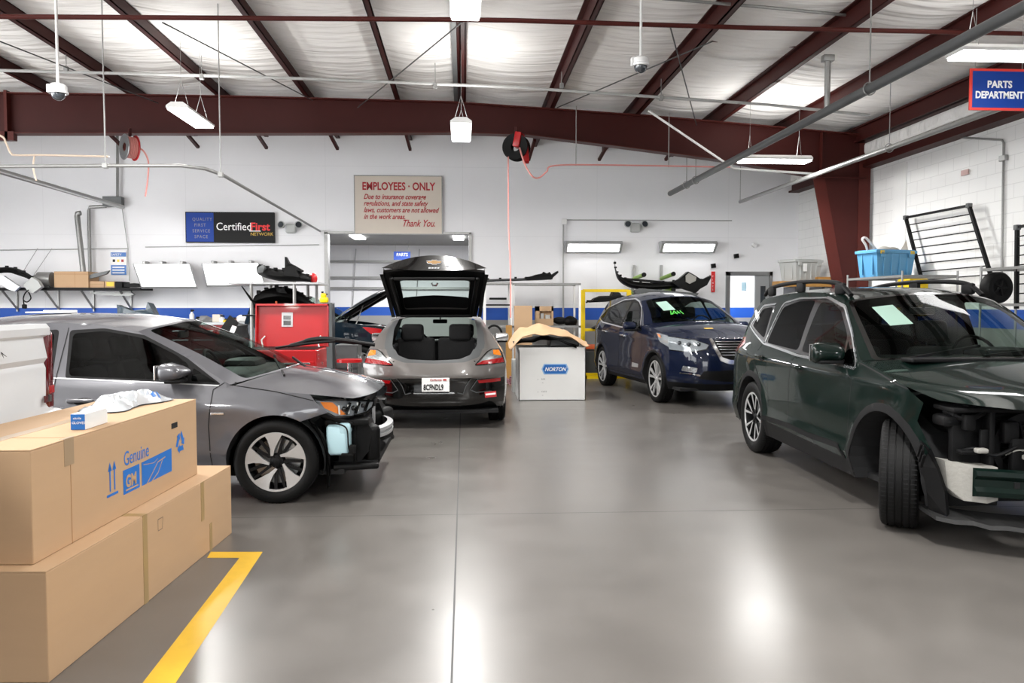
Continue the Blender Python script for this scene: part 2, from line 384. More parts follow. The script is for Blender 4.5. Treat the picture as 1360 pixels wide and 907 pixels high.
# rooms seen through the two openings
struct('wall_storeroom', MB().bb((oL-2.5, 26, 0), (oR+2.5, 26.2, 3.6)).bb((oL-2.6, YW+.2, 0), (oL-2.4, 26, 3.6)).bb((oR+2.4, YW+.2, 0), (oR+2.6, 26, 3.6)), WB)
struct('ceiling_storeroom', MB().bb((oL-2.6, YW+.2, 3.42), (oR+2.6, 26.2, 3.5)), mat('store_ceiling', '#9a9a98', .8))
struct('wall_hallway', MB().bb((dL-1.4, 21, 0), (dR+1, 21.1, 2.9)).bb((dL-1.5, YW+.2, 0), (dL-1.4, 21, 2.9)).bb((dR+.9, YW+.2, 0), (dR+1, 21, 2.9)), WB)
struct('ceiling_hallway', MB().bb((dL-1.5, YW+.2, 2.8), (dR+1, 21.1, 2.9)), 'white_paint')
t = MB()
for z in (2.86, 2.35, 2.02): t.bb((oL-2.3, 25.85, z), (oR+2.3, 26, z+.07))
for x in (-3.5, -1.5, .5): t.tube([(x, 25.9, 1.5), (x+.12, 25.9, 3.3)], .012, 6)
struct('trim_storeroom', t, 'galv')
o = MB().bb((oL-.06, YW-.05, 0), (oL+.02, YW+.2, oT+.03)).bb((oR-.02, YW-.05, 0), (oR+.04, YW+.2, oT+.03)).bb((oL-.06, YW-.05, oT), (oR+.04, YW+.2, oT+.05))
struct('trim_1', o, 'galv')
o = MB().bb((dL-.10, YW-.04, 0), (dL, YW+.2, dT+.09)).bb((dR, YW-.04, 0), (dR+.07, YW+.2, dT+.09)).bb((dL-.1, YW-.04, dT), (dR+.07, YW+.2, dT+.09))
struct('trim_2', o, 'steel_brushed')
dm = struct('door_1', MB().bb((P(1002.5, 400, YW).x, YW-.0, 0), (dR, YW+.05, dT), .005), mat('door_grey', '#a2a4a5', .4))
MB().bb((dR-.2, YW-.03, 1.5), (dR-.09, YW, 1.95)).build('door_window', 'glass_lens', dm); MB().cyl((dR-.30, YW-.07, 1.0), (dR-.30, YW, 1.0), .03).build('door_handle', 'chrome', dm)
# corner and pilaster
struct('trim_3', MB().bb((XR-.03, 13.5, 0), (XR, 13.9, P(1166, 216, 13.6).z)), 'white_paint')
# ceiling: insulation sagging between the purlins
PY = 14.6
purl = [P(x, 130, PY).x for x in (-75, 62, 172, 289, 407, 526, 612, 730, 843, 953, 1052)]
purl = [purl[0]-3.2, purl[0]-1.6]+purl
xs = []; allp = purl+[7.7]
mb = MB(); K = 10; rows = 60; grid = []
cols = []
for a, b in zip(allp, allp[1:]):
    for i in range(K): cols.append((a+(b-a)*i/K, math.sin(PI*i/K)))
cols = [(XL-.2, 0)]+cols+[(7.8, 0)]
from mathutils import noise
for j in range(rows+1):
    y = YB+(YW+.1-YB)*j/rows
    for x, sg in cols:
        z = roofz(x)+.235-.07*sg-.02*sg*noise.noise(Vector((x*.7, y*2.2, 0)))
        mb.v.append(Vector((x, y, z)))
n = len(cols); mb.f = [[j*n+i, j*n+i+1, (j+1)*n+i+1, (j+1)*n+i] for j in range(rows) for i in range(n-1)]; mb.m = [0]*len(mb.f)
struct('ceiling', mb, 'insulation', smooth=True, angle=180)
dk = MB(); n = len(ROOF)
for y in (YB, YW+.2):
    for h in (.27, .31): dk.v += [Vector((x, y, z+h)) for x, z in ROOF]
for i in range(n-1):
    for a, b in ((0, 1), (1, 3), (3, 2), (2, 0)): dk.f.append([a*n+i, a*n+i+1, b*n+i+1, b*n+i])
dk.m = [0]*len(dk.f); struct('roof_deck', dk, 'galv')
for i, x in enumerate(purl):
    z = roofz(x); u = MB(); c = abs(x+.04) < .5
    u.bb((x-.008, YB, z), (x+.008, YW, z+.22)).bb((x-.008, YB, z), (x+.075, YW, z+.014)).bb((x-.075, YB, z+.205), (x+.008, YW, z+.22)).bb((x+.062, YB, z), (x+.075, YW, z+.03))
    if c: u.bb((x+.008, YB, z+.01), (x+.09, YW, z+.2))
    struct('purlin', u, 'red_steel')
    if c: struct('ridge_rail', MB().bb((x-.12, YB, z+.02), (x-.05, YW, z+.16)), 'galv_dark')
# eave struts on the right wall
struct('eave_beam', MB().bb((7.25, YB, 4.50), (7.30, YW, 4.78)).bb((7.20, YB, 4.50), (7.42, YW, 4.53)).bb((7.20, YB, 4.75), (7.42, YW, 4.78)), 'red_steel')
struct('eave_rail', MB().bb((7.45, YB, 4.08), (7.5, YW, 4.30)).bb((7.38, YB, 4.06), (7.62, YW, 4.10)), 'red_steel')
mb = MB().box((7.48, 4.5, 4.40), (.16, 27, .22), None, .05); struct('eave_insulation', mb, 'insulation')
# rigid frame: rafter, haunch and tapered column
top = [(XL, 5.16), (-3.6, 5.16), (-.19, 5.12), (3.35, 4.93), (5.3, 4.79), (7.42, 4.63)]
bot = [(XL, 4.46), (-7.7, 4.478), (-3.63, 4.53), (-.19, 4.587), (1.16, 4.564), (2.8, 4.382), (4.68, 4.159), (6.55, 3.86)]
poly = top+[(7.42, 0), (7.18, 0), (6.93, 2.0)]+bot[::-1]
fr_ = MB(); tri = patch(lambda a, b: (a, PY, b), poly, [], 5, 5)['body']
n = len(tri.v); fr_.add(tri.v, tri.f); fr_.add([v+Vector((0, .015, 0)) for v in tri.v], tri.f)
frame = struct('frame_beam', fr_, 'red_steel', fixn=False)
fl = MB()
def plate(a, b, t=.018, w=.22): fl.beam((a[0], PY, a[1]), (b[0], PY, b[1]), w, t)
for q in (top, bot): [plate(a, b) for a, b in zip(q, q[1:])]
plate((6.55, 3.86), (6.93, 2.0)); plate((6.93, 2.0), (7.18, 0)); plate((7.42, 4.63), (7.42, 0)); plate((6.55, 3.86), (7.42, 3.86), .012, .16)
fl.bb((6.56, PY-.09, 3.86), (6.575, PY, 4.7)).bb((-7.85, PY-.12, 4.35), (-7.80, PY, 5.2)).bb((-8.1, PY-.12, 4.35), (-7.7, PY, 4.5))
fl.build('frame_flange', 'red_steel_flange', frame)
for px, dx in ((252, .12), (345, .1), (440, .1), (540, .06), (707, -.06), (804, -.1), (893, -.1), (150, .12)):
    p = P(px, 190, PY+.5); z = 4.5 if px < 700 else P(px, 197, PY).z
    MB().beam((p.x, PY+.02, z+.15), (p.x+dx, PY+.6, z-.10+(.0)), .05, .05).build('flange_brace', 'red_steel', frame)
# saw cuts in the slab
struct('trim_4', MB().add([(-.062, -2, .0006), (-.052, -2, .0006), (-.025, 18, .0006), (-.035, 18, .0006)], [[0, 1, 2, 3]]), 'hair_wire')
struct('trim_5', MB().add([(XL, 5.86, .0006), (7.6, 5.76, .0006), (7.6, 5.768, .0006), (XL, 5.868, .0006)], [[0, 1, 2, 3]]), 'hair_wire')
struct('trim_6', MB().add([(XL, 11.6, .0006), (7.6, 11.6, .0006), (7.6, 11.608, .0006), (XL, 11.608, .0006)], [[0, 1, 2, 3]]), 'hair_wire')
ym = MB().add([(-1.18, 1.6, .001), (-1.03, 1.6, .001), (-1.236, 4.984, .001), (-1.555, 5.003, .001), (-1.541, 4.884, .001), (-1.346, 4.872, .001)], [[0, 1, 2, 5], [2, 3, 4, 5]])
ym.v[0].x = -1.235; ym.v[1].x = -1.085
solo('floor_marking', ym, 'yellow_paint', 'yellow painted line turning a corner on the concrete floor', 'floor marking')
# ---------------------------------------------------------------- lamps
def lamp(loc, rz, label, roof_, L=1.2, W=.30, group='hanging high bay lamps', power=None):
    t = thing('hanging_lamp', label, 'lamp', loc, rz, group); roof = roofz(loc[0])+.15
    m = MB(); pr = [(-W/2, 0), (W/2, 0), (W/2, .03), (W/2-.07, .08), (-W/2+.07, .08), (-W/2, .03)]
    m.prism(pr, lambda a, b: (a, -L/2, b), lambda a, b: (a, L/2, b)); m.build('housing', 'white_paint', t, world=False)
    MB().bb((-W/2+.012, -L/2+.012, -.03), (W/2-.012, L/2-.012, .0), .01).build('diffuser', 'lamp_on', t, world=False)
    for y in (-L*.35, L*.35):
        for s in (-1, 1): MB().tube([(s*.1, y, .06), (0, y, .42)], .003, 5).build('hanger_wire', 'galv', t, world=False)
        MB().tube([(0, y, .42), (0, y, roof-loc[2])], .003, 5).build('hanger_wire', 'galv', t, world=False)
    ld = bpy.data.lights.new('lamp_light', 'AREA'); ld.shape = 'RECTANGLE'; ld.size = W*.9; ld.size_y = L*.95; ld.energy = power or LAMP_W; ld.color = (1, .985, .96)
    lo = bpy.data.objects.new('lamp_light', ld); COL.objects.link(lo); lo.parent = t; lo.location = (0, 0, -.045)
    ld = bpy.data.lights.new('ceiling_fill_light', 'AREA'); ld.shape = 'RECTANGLE'; ld.size = W*.5; ld.size_y = L*.9; ld.energy = UP_W; ld.color = (1, .985, .96)  # upward fill added to each fixture to brighten ceiling and upper walls
    lo = bpy.data.objects.new('ceiling_fill_light', ld); COL.objects.link(lo); lo.parent = t; lo.location = (0, 0, .09); lo.rotation_euler = (PI, 0, 0)
    return t
lamp((-3.93, 12.1, 4.24), 0, 'hanging lamp in front of the red beam on the left', 5.2)
lamp((-.02, 11.95, 4.05), 0, 'square looking hanging lamp seen end on, below the middle of the red beam', 5.2)
lamp((.03, 7.6, 4.38), 0, 'hanging lamp cut by the top edge in the middle of the photo', 5.1)
lamp((5.2, 13.3, 3.93), PI/2, 'hanging lamp in front of the red column, seen lengthwise', 4.8)
lamp((5.42, 7.75, 3.98), PI/2, 'hanging lamp at the right, above the parts department sign', 4.8, power=8)
lamp((-4.45, 7.6, 4.42), PI/2, 'hanging lamp cut by the top left corner of the photo', 5.2)
for x, y in ((-4.2, 3), (1.9, 3), (-4.2, -1.5), (4.2, -1.5), (-8.5, 8), (-8.5, 3), (-8.5, 12.5)):  # extra lamps out of view, added to light the shop
    lamp((x, y, 3.75), 0, 'unseen hanging lamp added to light the shop', roofz(x))
# small lamps in the two rooms behind
for px, py in ((475, 314), (609, 317)):
    p = P(px, py, 22.6); m = MB().bb((p.x-.15, 22, 3.37), (p.x+.15, 23.2, 3.42))
    solo('ceiling_lamp', m, 'lamp_on', 'small lit ceiling lamp in the far room, '+('left' if px < 500 else 'right')+' end of the opening', 'lamp', 'lamps in the far room')
for nm, x, y, z, e_ in (('store_light', -1.4, 22, 3.3, 260), ('hall_light', dL+.2, 19.6, 2.7, 60)):
    ld = bpy.data.lights.new(nm, 'AREA'); ld.size = 1.2; ld.energy = e_; lo = bpy.data.objects.new(nm, ld); COL.objects.link(lo); lo.location = (x, y, z)
solo('ceiling_lamp', MB().bb((dL-.3, 19, 2.74), (dL+.5, 20.2, 2.8)), 'lamp_on', 'lamp in the hallway ceiling behind the grey door', 'lamp')
# ---------------------------------------------------------------- vehicles
class Car:
    def __init__(s, name, label, loc, rz, W, D, rows, paint, wb, Rw, crease=(), flare=.012, arch=None, cat='car'):
        s.t = thing(name, label, cat, loc, rz); s.W = W; s.D = D; s.rows = rows; s.paint = paint; s.wb = wb; s.Rw = Rw
        s.crease = crease; s.flare = flare; s.arch = arch or Rw+.045; s.gap = MB(); s.cache = {}
    def f(s, x, z):
        y = interp(s.W, x)-interp(s.D, z)
        for z0, x0, sl, h, w in s.crease:
            zz = z0+(x-x0)*sl; y += h*math.exp(-((z-zz)/w)**2)
        for ax in (0, -s.wb):
            r = math.hypot(x-ax, z-s.Rw); y += s.flare*math.exp(-((r-s.arch)/.05)**2)
        return y
    def side(s, sg, off=0): return lambda x, z: (x, sg*(s.f(x, z)+off), z)
    def strip(s, key, off=0):
        R = [Vector(r) for r in s.rows[key]]; n = len(R)
        c = s.cache.get(key)
        if c is None:
            S = []
            for i in range(n-1):
                p0, p1, p2, p3 = R[max(i-1, 0)], R[i], R[i+1], R[min(i+2, n-1)]
                if i == 0: p0 = 2*p1-p2
                if i == n-2: p3 = 2*p2-p1
                for j in range(12):
                    t = j/12; S.append(.5*((2*p1)+(p2-p0)*t+(2*p0-5*p1+4*p2-p3)*t*t+(3*p1-p0-3*p2+p3)*t**3))
            S.append(R[-1]); L = [0]
            for a, b in zip(S, S[1:]): L.append(L[-1]+math.hypot(b[2]-a[2], b[3]-a[3])+1e-9)
            c = s.cache[key] = (S, [l/L[-1] for l in L], L[-1])
        S, L, T = c
        def row(u):
            u = max(0, min(1, u)); i = 0
            while i < len(L)-2 and L[i+1] < u: i += 1
            t = (u-L[i])/(L[i+1]-L[i]); return S[i].lerp(S[i+1], t)
        def lift(U, v):
            xe, ze, xc, zc, p = row(U/T); a = min(1, abs(v)); x = xe+(xc-xe)*(1-a**p); z = ze+(zc-ze)*(1-a**min(p, 2.4))
            q = Vector((x, v*s.f(xe, ze), z))
            if off:
                e = row(min(1, U/T+.01)); dx, dz = e[2]-xc, e[3]-zc
                if U/T > .985: e = row(U/T-.01); dx, dz = xc-e[2], zc-e[3]
                nn = Vector((dz, 0, -dx)); nn = nn if nn.length > 1e-9 else Vector((0, 0, 1)); nn.normalize()
                # rows run front to back, outward normal is up / forward / backward
                if s.rows[key][0][0] > s.rows[key][-1][0] or 1: nn = -nn if (nn.z < 0 and key in ('hood', 'windshield', 'roof', 'backlight')) else nn
                if key == 'nose': nn = Vector((abs(nn.x), 0, nn.z if nn.x >= 0 else -nn.z))
                if key == 'tail': nn = Vector((-abs(nn.x), 0, 0)).normalized()
                q += nn*off
            return q
        lift.T = T; return lift
    def edge(s, key, k=14):
        l = s.strip(key); return [(lambda p: (p[0], p[2]))(l(l.T*i/k, 1)) for i in range(k+1)]
    def top(s, key, regions=(), mats={}, default='panel', name=None, off=0, outline=None, parent=None, du=.05, dv=.07):
        l = s.strip(key, off); T = l.T
        sc = lambda pl: [(a*T, b) for a, b in pl]
        o = sc(outline) if outline else [(0, -1), (T, -1), (T, 1), (0, 1)]
        r = patch(l, o, [(k, sc(pl)) for k, pl in regions], du, dv, default)
        res = {}
        for k, mb in r.items():
            m = mats.get(k, s.paint)
            if m is None: continue
            nm = k.split('.')[0]
            if nm == default: nm = name or default
            sp = mb.split(); big = [q for q in sp if len(q.f) > 3]
            for q in (sp if len(big) > 1 else [mb]): res[k] = q.build(nm, m, parent or s.t, smooth=True, world=False, angle=180)
        return res
    def outline(s, keys, zb=.2, x0=None, x1=None, cut=None):
        e = []
        for k in keys: e += s.edge(k)[(1 if e else 0):]
        # e: front bottom corner up, over the top, down to the rear bottom corner; then back along the rocker with arches
        def arc(ax):
            a = math.asin(max(-1, min(1, (zb-s.Rw)/s.arch)))
            return circ(ax, s.Rw, s.arch, 22, PI-a, a)[:]
        return e+arc(-s.wb)+arc(0)
    def sides(s, outline, regions, mats, both=True, default='body', du=.05, dv=.045, sgs=(-1, 1)):
        res = {}
        for sg in sgs:
            r = patch(s.side(sg), outline, regions, du, dv, default)
            for k, mb in r.items():
                m = mats.get(k, s.paint)
                if m is None: continue
                res[(k, sg)] = mb.build(k.split('.')[0], m, s.t, smooth=True, world=False, angle=180)
        return res
    def seam(s, lines, w=.007, sgs=(-1, 1), off=.0025):
        for sg in sgs:
            for pl in lines: ribbon(s.gap, s.side(sg, off), pl, w)
    def trim(s, name, pls, w, m, off=.006, closed=False, sgs=(-1, 1)):
        for sg in sgs:
            mb = MB()
            for pl in pls:
                ribbon(mb, s.side(sg, off), pl, w, closed); ribbon(mb, s.side(sg, off-.006), pl, w*1.5, closed)
            mb.build(name, m, s.t, smooth=True, world=False)
    def finish(s):
        if s.gap.f: s.gap.build('panel_gap', 'under', s.t, world=False)
    def liner(s, keys=(0, 1), inner=True, zb=.2):
        for ax in [(0, -s.wb)[k] for k in keys]:
            for sg in (-1, 1):
                mb = MB(); y1 = sg*(s.f(ax, s.Rw+s.arch)-.004); y0 = sg*.35; a = -.3
                A = circ(0, 0, s.arch, 20, PI-a, a); vs = []; fs = []
                for i, (cx, cz) in enumerate(A):
                    for y in (y1, y0): vs.append((ax+cx, y if y == y0 else sg*(s.f(ax+cx, s.Rw+cz)-.004), s.Rw+cz))
                fs = [[2*i, 2*i+1, 2*i+3, 2*i+2] for i in range(len(A)-1)]
                mb.add(vs, fs); mb.add([(ax+cx, y0, s.Rw+cz) for cx, cz in A], [list(range(len(A)))])
                mb.build('wheel_liner', 'under', s.t, world=False)
    def pan(s, x0, x1, z=.2, hw=.78):
        MB().bb((x0, -hw, z), (x1, hw, z+.04)).build('floor_pan', 'under', s.t, world=False)
    def inner(s, x0, x1, z1, z0=.22, off=-.035, sgs=(-1, 1), extra=None):
        for sg in sgs:
            ol = [(x0, z0), (x0, z1), (x1, z1), (x1, z0)]
            if extra: ol = extra
            r = patch(s.side(sg, off), ol, [(None, circ(0, s.Rw, s.arch+.01)), (None, circ(-s.wb, s.Rw, s.arch+.01))], .1, .08, 'inner_panel')
            for k, mb in r.items(): mb.build('inner_panel', 'under', s.t, smooth=True, world=False)
    def wheel(s, ax, sg, w=.215, rr=None, style='ten', steer=0, y=None, mats=('machined', 'black_trim'), rot=0, hubz=None):
        R = s.Rw; rr = rr or R-.1; yo = (y if y is not None else s.f(ax, R+s.arch)-.02)
        c = Vector((ax, sg*(yo-w/2), hubz or R)); h = w/2
        S = Matrix.Translation(c) @ Matrix.Rotation(steer, 4, 'Z')
        def fin(mb): mb.v = [S @ v for v in mb.v]; return mb
        rim = MB(); O = sg*h*.78
        # barrel, dished back, outer lip
        rim.lathe([(rr+.006, O*1.08), (rr-.008, O*1.1), (rr-.016, O*.98), (rr-.022, O*.3), (rr-.03, -O*.9)], axis='Y', n=48, mi=1)
        rim.lathe([(.0, -O*.1), (rr-.02, -O*.1)], axis='Y', n=32, mi=2)
        rim.lathe([(rr+.008, O*1.04), (rr+.002, O*1.14), (rr-.012, O*1.12), (rr-.014, O*1.0)], axis='Y', n=48, mi=0)
        def spoke(pts, y0, y1, mi):
            pl = [(r*math.cos(a), r*math.sin(a)) for r, a in pts]
            # dish: spokes sit deeper near the hub
            dd = lambda x, z: O*(.80+.28*min(1, math.hypot(x, z)/rr))
            rim.prism(pl, lambda x, z: (x, dd(x, z)+sg*y0, z), lambda x, z: (x, dd(x, z)+sg*y1, z), mi)
        if style == 'petal':
            for k in range(5):
                a = rot+2*PI*k/5
                outer = [(rr-.012, a+t) for t in (-.36, -.24, -.12, 0, .12, .24)]
                spoke([(.05, a+.35), (.10, a-.05), (.15, a-.24)]+outer+[(.17, a+.20), (.11, a+.26), (.06, a+.62)], -.014, .004, 0)
                b = a+PI/5-.02
                spoke([(.05, b-.3), (.12, b-.26), (rr-.012, b-.18), (rr-.012, b-.07), (.12, b-.05), (.06, b+.1)], -.02, -.004, 1)
                spoke([(.05, b-.1), (.12, b+.14), (rr-.012, b+.16), (rr-.012, b+.25), (.12, b+.30), (.06, b+.4)], -.02, -.004, 1)
        elif style == 'ten':
            for k in range(10):
                a = rot+2*PI*(k//2)/5+(-.17 if k % 2 else .17)
                b = a+(-.06 if k % 2 else .06)
                spoke([(.05, a-.30), (.10, a-.09), (rr-.010, b-.075), (rr-.010, b+.075), (.10, a+.09), (.05, a+.30)], -.02, .004, 0)
        elif style == 'five':
            for k in range(5):
                a = rot+2*PI*k/5
                for sd in (-1, 1):
                    b = a+sd*.27
                    spoke([(.045, a-.4), (.09, a+sd*.06-.16), (rr-.01, b-.10), (rr-.01, b+.10), (.09, a+sd*.06+.16), (.045, a+.4)], -.016, .0, 1)
                    c1 = b+sd*.02
                    spoke([(.08, a+sd*.12-.07), (rr-.012, c1-.055), (rr-.012, c1+.055), (.08, a+sd*.12+.07)], .0, .004, 0)
        ro = fin(rim).build('wheel', [mats[0], mats[1], 'under'], s.t, world=False, fixn=False)
        # fix normals but keep materials
        bm = bmesh.new(); bm.from_mesh(ro.data); bmesh.ops.recalc_face_normals(bm, faces=bm.faces); bm.to_mesh(ro.data); bm.free()
        g = []; tw = h; n4 = [-.56, -.19, .19, .56]
        prof = [(rr, -tw*.82), (rr+.012, -tw*.93), ((rr+R)/2, -tw*1.02), (R-.03, -tw*.98), (R-.010, -tw*.88), (R-.003, -tw*.76)]
        for q in n4: prof += [(R, tw*q-.005), (R-.008, tw*q-.004), (R-.008, tw*q+.004), (R, tw*q+.005)]
        prof += [(R-.003, tw*.76), (R-.010, tw*.88), (R-.03, tw*.98), ((rr+R)/2, tw*1.02), (rr+.012, tw*.93), (rr, tw*.82)]
        ty = MB().lathe(prof, axis='Y', n=72)
        for k in range(72):      # sipes across the shoulders
            a = 2*PI*k/72
            for sd in (-1, 1):
                for yy0, yy1 in ((.60, .90), (.23, .50)):
                    for dx in (0,):
                        r0 = R+.0006; da = .009
                        ty.add([(r0*math.cos(a+q)*(1 if yy < .8 else .985), sd*tw*yy, r0*math.sin(a+q)*(1 if yy < .8 else .985)) for q, yy in ((-da, yy0), (da, yy0), (da, yy1), (-da, yy1))], [[0, 1, 2, 3]], 1)
        to = fin(ty).build('tire', ['black_rubber', 'under'], ro, smooth=True, world=False, fixn=False, angle=50)
        hc = MB().lathe([(0, O*.93), (.024, O*.92), (.03, O*.88), (.034, O*.80), (.05, O*.72), (.056, O*.5)], axis='Y', n=24)
        for k in range(5):
            a = rot+.3+2*PI*k/5; hc.cyl((.042*math.cos(a), O*.7, .042*math.sin(a)), (.042*math.cos(a), O*.86, .042*math.sin(a)), .008, n=8)
        fin(hc).build('hub_cap', mats[1] if style != 'ten' else mats[0], ro, smooth=True, world=False)
        bd = MB().lathe([(.06, O*.2), (rr-.05, O*.2), (rr-.05, O*.08), (.06, O*.08)], axis='Y', n=32)
        fin(bd).build('brake_disc', 'steel_brushed', ro, world=False)
        WM[ro] = WM[s.t]
        return ro
    def seat(s, x, y, zb, w=.5, hh=.58, head=True, lean=.25, m='dark_fabric'):
        mb = MB(); rx = Matrix.Rotation(-lean, 3, 'Y')
        mb.box((x+.22, y, zb), (.5, w, .16), None, .05, seg=3)
        mb.box((x-.06, y, zb+hh*.5), (.14, w*.95, hh), rx, .055, seg=3)
        o = mb.build('seat', m, s.t, smooth=True, world=False)
        if head:
            hx = x-.06-math.sin(lean)*(hh*.5+.12)
            MB().box((hx, y, zb+hh+.13), (.10, .27, .19), rx, .045, seg=3).cyl((hx+.01, y-.05, zb+hh-.02), (hx, y-.05, zb+hh+.1), .007, n=8).cyl((hx+.01, y+.05, zb+hh-.02), (hx, y+.05, zb+hh+.1), .007, n=8).build('headrest', m, o, smooth=True, world=False)
    def cabin(s, dx, belt, sx=-1.35, rx=-2.25, top=1.3, drv=1, hh=.56):
        mb = MB().box((dx-.12, 0, belt-.12), (.5, 1.42, .26), None, .08, seg=3).box((dx-.2, drv*.37, belt+.02), (.3, .4, .1), None, .05)
        mb.build('dashboard', 'black_trim', s.t, smooth=True, world=False)
        sw = MB(); c = Vector((dx-.47, drv*.37, belt-.02)); T = Matrix.Rotation(-.45, 3, 'Y')
        sw.tube([c+T @ Vector((0, .18*math.cos(a), .18*math.sin(a))) for a in [2*PI*i/24 for i in range(25)]], .014, 8)
        sw.beam(c+T @ Vector((0, -.17, 0)), c+T @ Vector((0, .17, 0)), .03, .03).tube([c, c+Vector((.3, 0, -.1))], .03, 10)
        sw.build('steering_wheel', 'black_plastic', s.t, smooth=True, world=False)
        for y in (-.37, .37): s.seat(sx, y, belt-.5, hh=hh)
        s.seat(rx, 0, belt-.48, w=1.25, hh=hh, head=False)
        for y in (-.35, .35): MB().box((rx-.23, y, belt-.48+hh+.06), (.1, .26, .16), Matrix.Rotation(-.25, 3, 'Y'), .04, seg=3).build('headrest', 'dark_fabric', s.t, smooth=True, world=False)
        MB().box((dx-.62, 0, top-.09), (.03, .22, .06), None, .02).cyl((dx-.6, 0, top-.07), (dx-.55, 0, top), .01).build('rear_view_mirror', 'black_trim', s.t, smooth=True, world=False)
    def mirrors(s, x, z, paint, w=.13, lab=None, sgs=(-1, 1), sc=(1, 1, 1)):
        for sg in sgs:
            y = s.f(x, z); mb = MB().box((x, sg*(y+.13), z+.02), (.13*sc[0], .22*sc[1], .135*sc[2]), Matrix.Rotation(sg*.18, 3, 'Z'), .055, seg=4)
            for v in mb.v:
                if v.x > x: v.x += .0; v.z = z+.02+(v.z-z-.02)*(1-.45*max(0, (v.x-x)/.07))
            o = mb.build('side_mirror', paint, s.t, smooth=True, world=False, angle=180)
            MB().box((x-.062*sc[0], sg*(y+.13), z+.02), (.012, .19*sc[1], .11*sc[2]), Matrix.Rotation(sg*.18, 3, 'Z'), .005).build('mirror_glass', 'chrome', o, world=False)
            MB().beam((x+.02, sg*(y-.02), z-.045), (x+.01, sg*(y+.14), z-.035), .06, .035, .012).box((x+.01, sg*(y+.12), z-.045), (.12, .19, .03), None, .012).build('mirror_base', 'black_trim', o, smooth=True, world=False)
    def handle(s, x, z, sgs=(-1, 1), m=None, w=.2):
        for sg in sgs:
            y = s.f(x, z); MB().box((x, sg*(y+.022), z+.006), (w, .02, .028), None, .01, seg=3).box((x-w*.4, sg*(y+.01), z), (.02, .03, .02)).box((x+w*.4, sg*(y+.01), z), (.02, .03, .02)).build('door_handle', m or s.paint, s.t, smooth=True, world=False)
            cup = patch(s.side(sg, .0015), circ(x+.02, z-.004, 1, 16), [], 1, 1) if 0 else None
            mb = MB(); n = 14
            for i in range(n): pass
            e = [(x+.02+.075*math.cos(2*PI*i/n), z-.004+.03*math.sin(2*PI*i/n)) for i in range(n)]
            l = s.side(sg, .0018); mb.add([l(*p) for p in e], [list(range(n))]); mb.build('handle_recess', 'black_trim', s.t, world=False)
def mir(regs):
    out = []
    for k, pl in regs: out.append((k+'.r' if k else k, pl)); out.append((k+'.l' if k else k, [(a, -b) for a, b in pl]))
    return out
def mirm(d): return {**d, **{k+e: v for k, v in d.items() for e in ('.r', '.l')}}
def ang(v): return math.radians(v)

# ============ grey hatchback, side on, bumper off
mat('paint_iron_grey', '#57575c', .32, metal=.3, coat=1, var=.02); mat('paint_warm_grey', '#6c6865', .32, metal=.3, coat=1, var=.02)
mat('paint_navy', '#040f28', .5, metal=.1, coat=.8, spec=.08, var=.02); mat('paint_green', '#071612', .5, metal=.0, coat=.6, spec=.05, var=.02)
mat('paint_teal', '#081620', .5, metal=.0, coat=.6, spec=.05, var=.02); mat('paint_white', '#d6d8da', .35, coat=.6)
A = Car('hatchback', 'iron grey hatchback seen side on, front bumper removed', (-1.43, 7.08, 0), 0,
  W=[(-3.6, .72), (-3.2, .84), (-2.5, .90), (-1.3, .91), (-.3, .905), (.3, .885), (.6, .83), (.8, .7)],
  D=[(.18, .06), (.3, .02), (.5, 0), (.7, .0), (.85, .025), (.93, .05), (1.1, .14), (1.3, .25), (1.4, .30)],
  rows={'hood': [(.58, .80, .72, .80, 3), (.33, .83, .52, .885, 2.8), (0, .865, .25, .955, 2.4), (-.32, .905, -.02, 1.0, 2.2)],
        'windshield': [(-.34, .915, 0, 1.0, 2.2), (-.7, 1.12, -.42, 1.21, 2.2), (-1.10, 1.315, -.90, 1.395, 2.2)],
        'roof': [(-1.10, 1.315, -.90, 1.395, 2.2), (-1.5, 1.375, -1.4, 1.445, 2.2), (-2.2, 1.365, -2.2, 1.44, 2.2), (-2.9, 1.25, -2.95, 1.34, 2.2)],
        'backlight': [(-2.9, 1.25, -2.95, 1.34, 2.2), (-3.36, 1.02, -3.52, 1.06, 2.6)],
        'tail': [(-3.36, 1.02, -3.52, 1.06, 2.6), (-3.4, .8, -3.6, .8, 3), (-3.36, .28, -3.56, .28, 3)]},
  paint='paint_iron_grey', wb=2.70, Rw=.322, crease=((.72, 0, -.01, .012, .06), (.40, -1.3, 0, .015, .05)), arch=.365)
ol = A.edge('hood')+A.edge('windshield')[1:]+A.edge('roof')[1:]+A.edge('backlight')[1:]+A.edge('tail')[1:]
def arcpts(c, ax, zb=.2):
    a = math.asin((zb-c.Rw)/c.arch); return circ(ax, c.Rw, c.arch, 22, PI-a, a)
def arc_l(c, ax, zb=.2):     # from the rear foot of the arch over to the front foot
    a = math.asin((zb-c.Rw)/c.arch); return circ(ax, c.Rw, c.arch, 24, -PI+(-a) if 0 else PI-a, a)
ol = [(.20, .627), (.34, .70), (.28, .80)]  # placeholder replaced below
a1 = math.asin((.2-A.Rw)/A.arch)
frontarc = circ(0, A.Rw, A.arch, 22, PI-a1, math.acos(.19/A.arch))
ol = [(.40, .70), (.30, .785)]+[p for p in A.edge('hood') if p[0] < .29]+A.edge('windshield')[1:]+A.edge('roof')[1:]+A.edge('backlight')[1:]+A.edge('tail')[1:]+arcpts(A, -A.wb)+frontarc
gl_f = rnd([(-1.54, .985), (-1.58, 1.30), (-1.35, 1.318), (-1.05, 1.265), (-.78, 1.14), (-.66, 1.06), (-.66, .945)], .04)
gl_q = rnd([(-.63, .943), (-.63, 1.04), (-.44, .93)], .015)
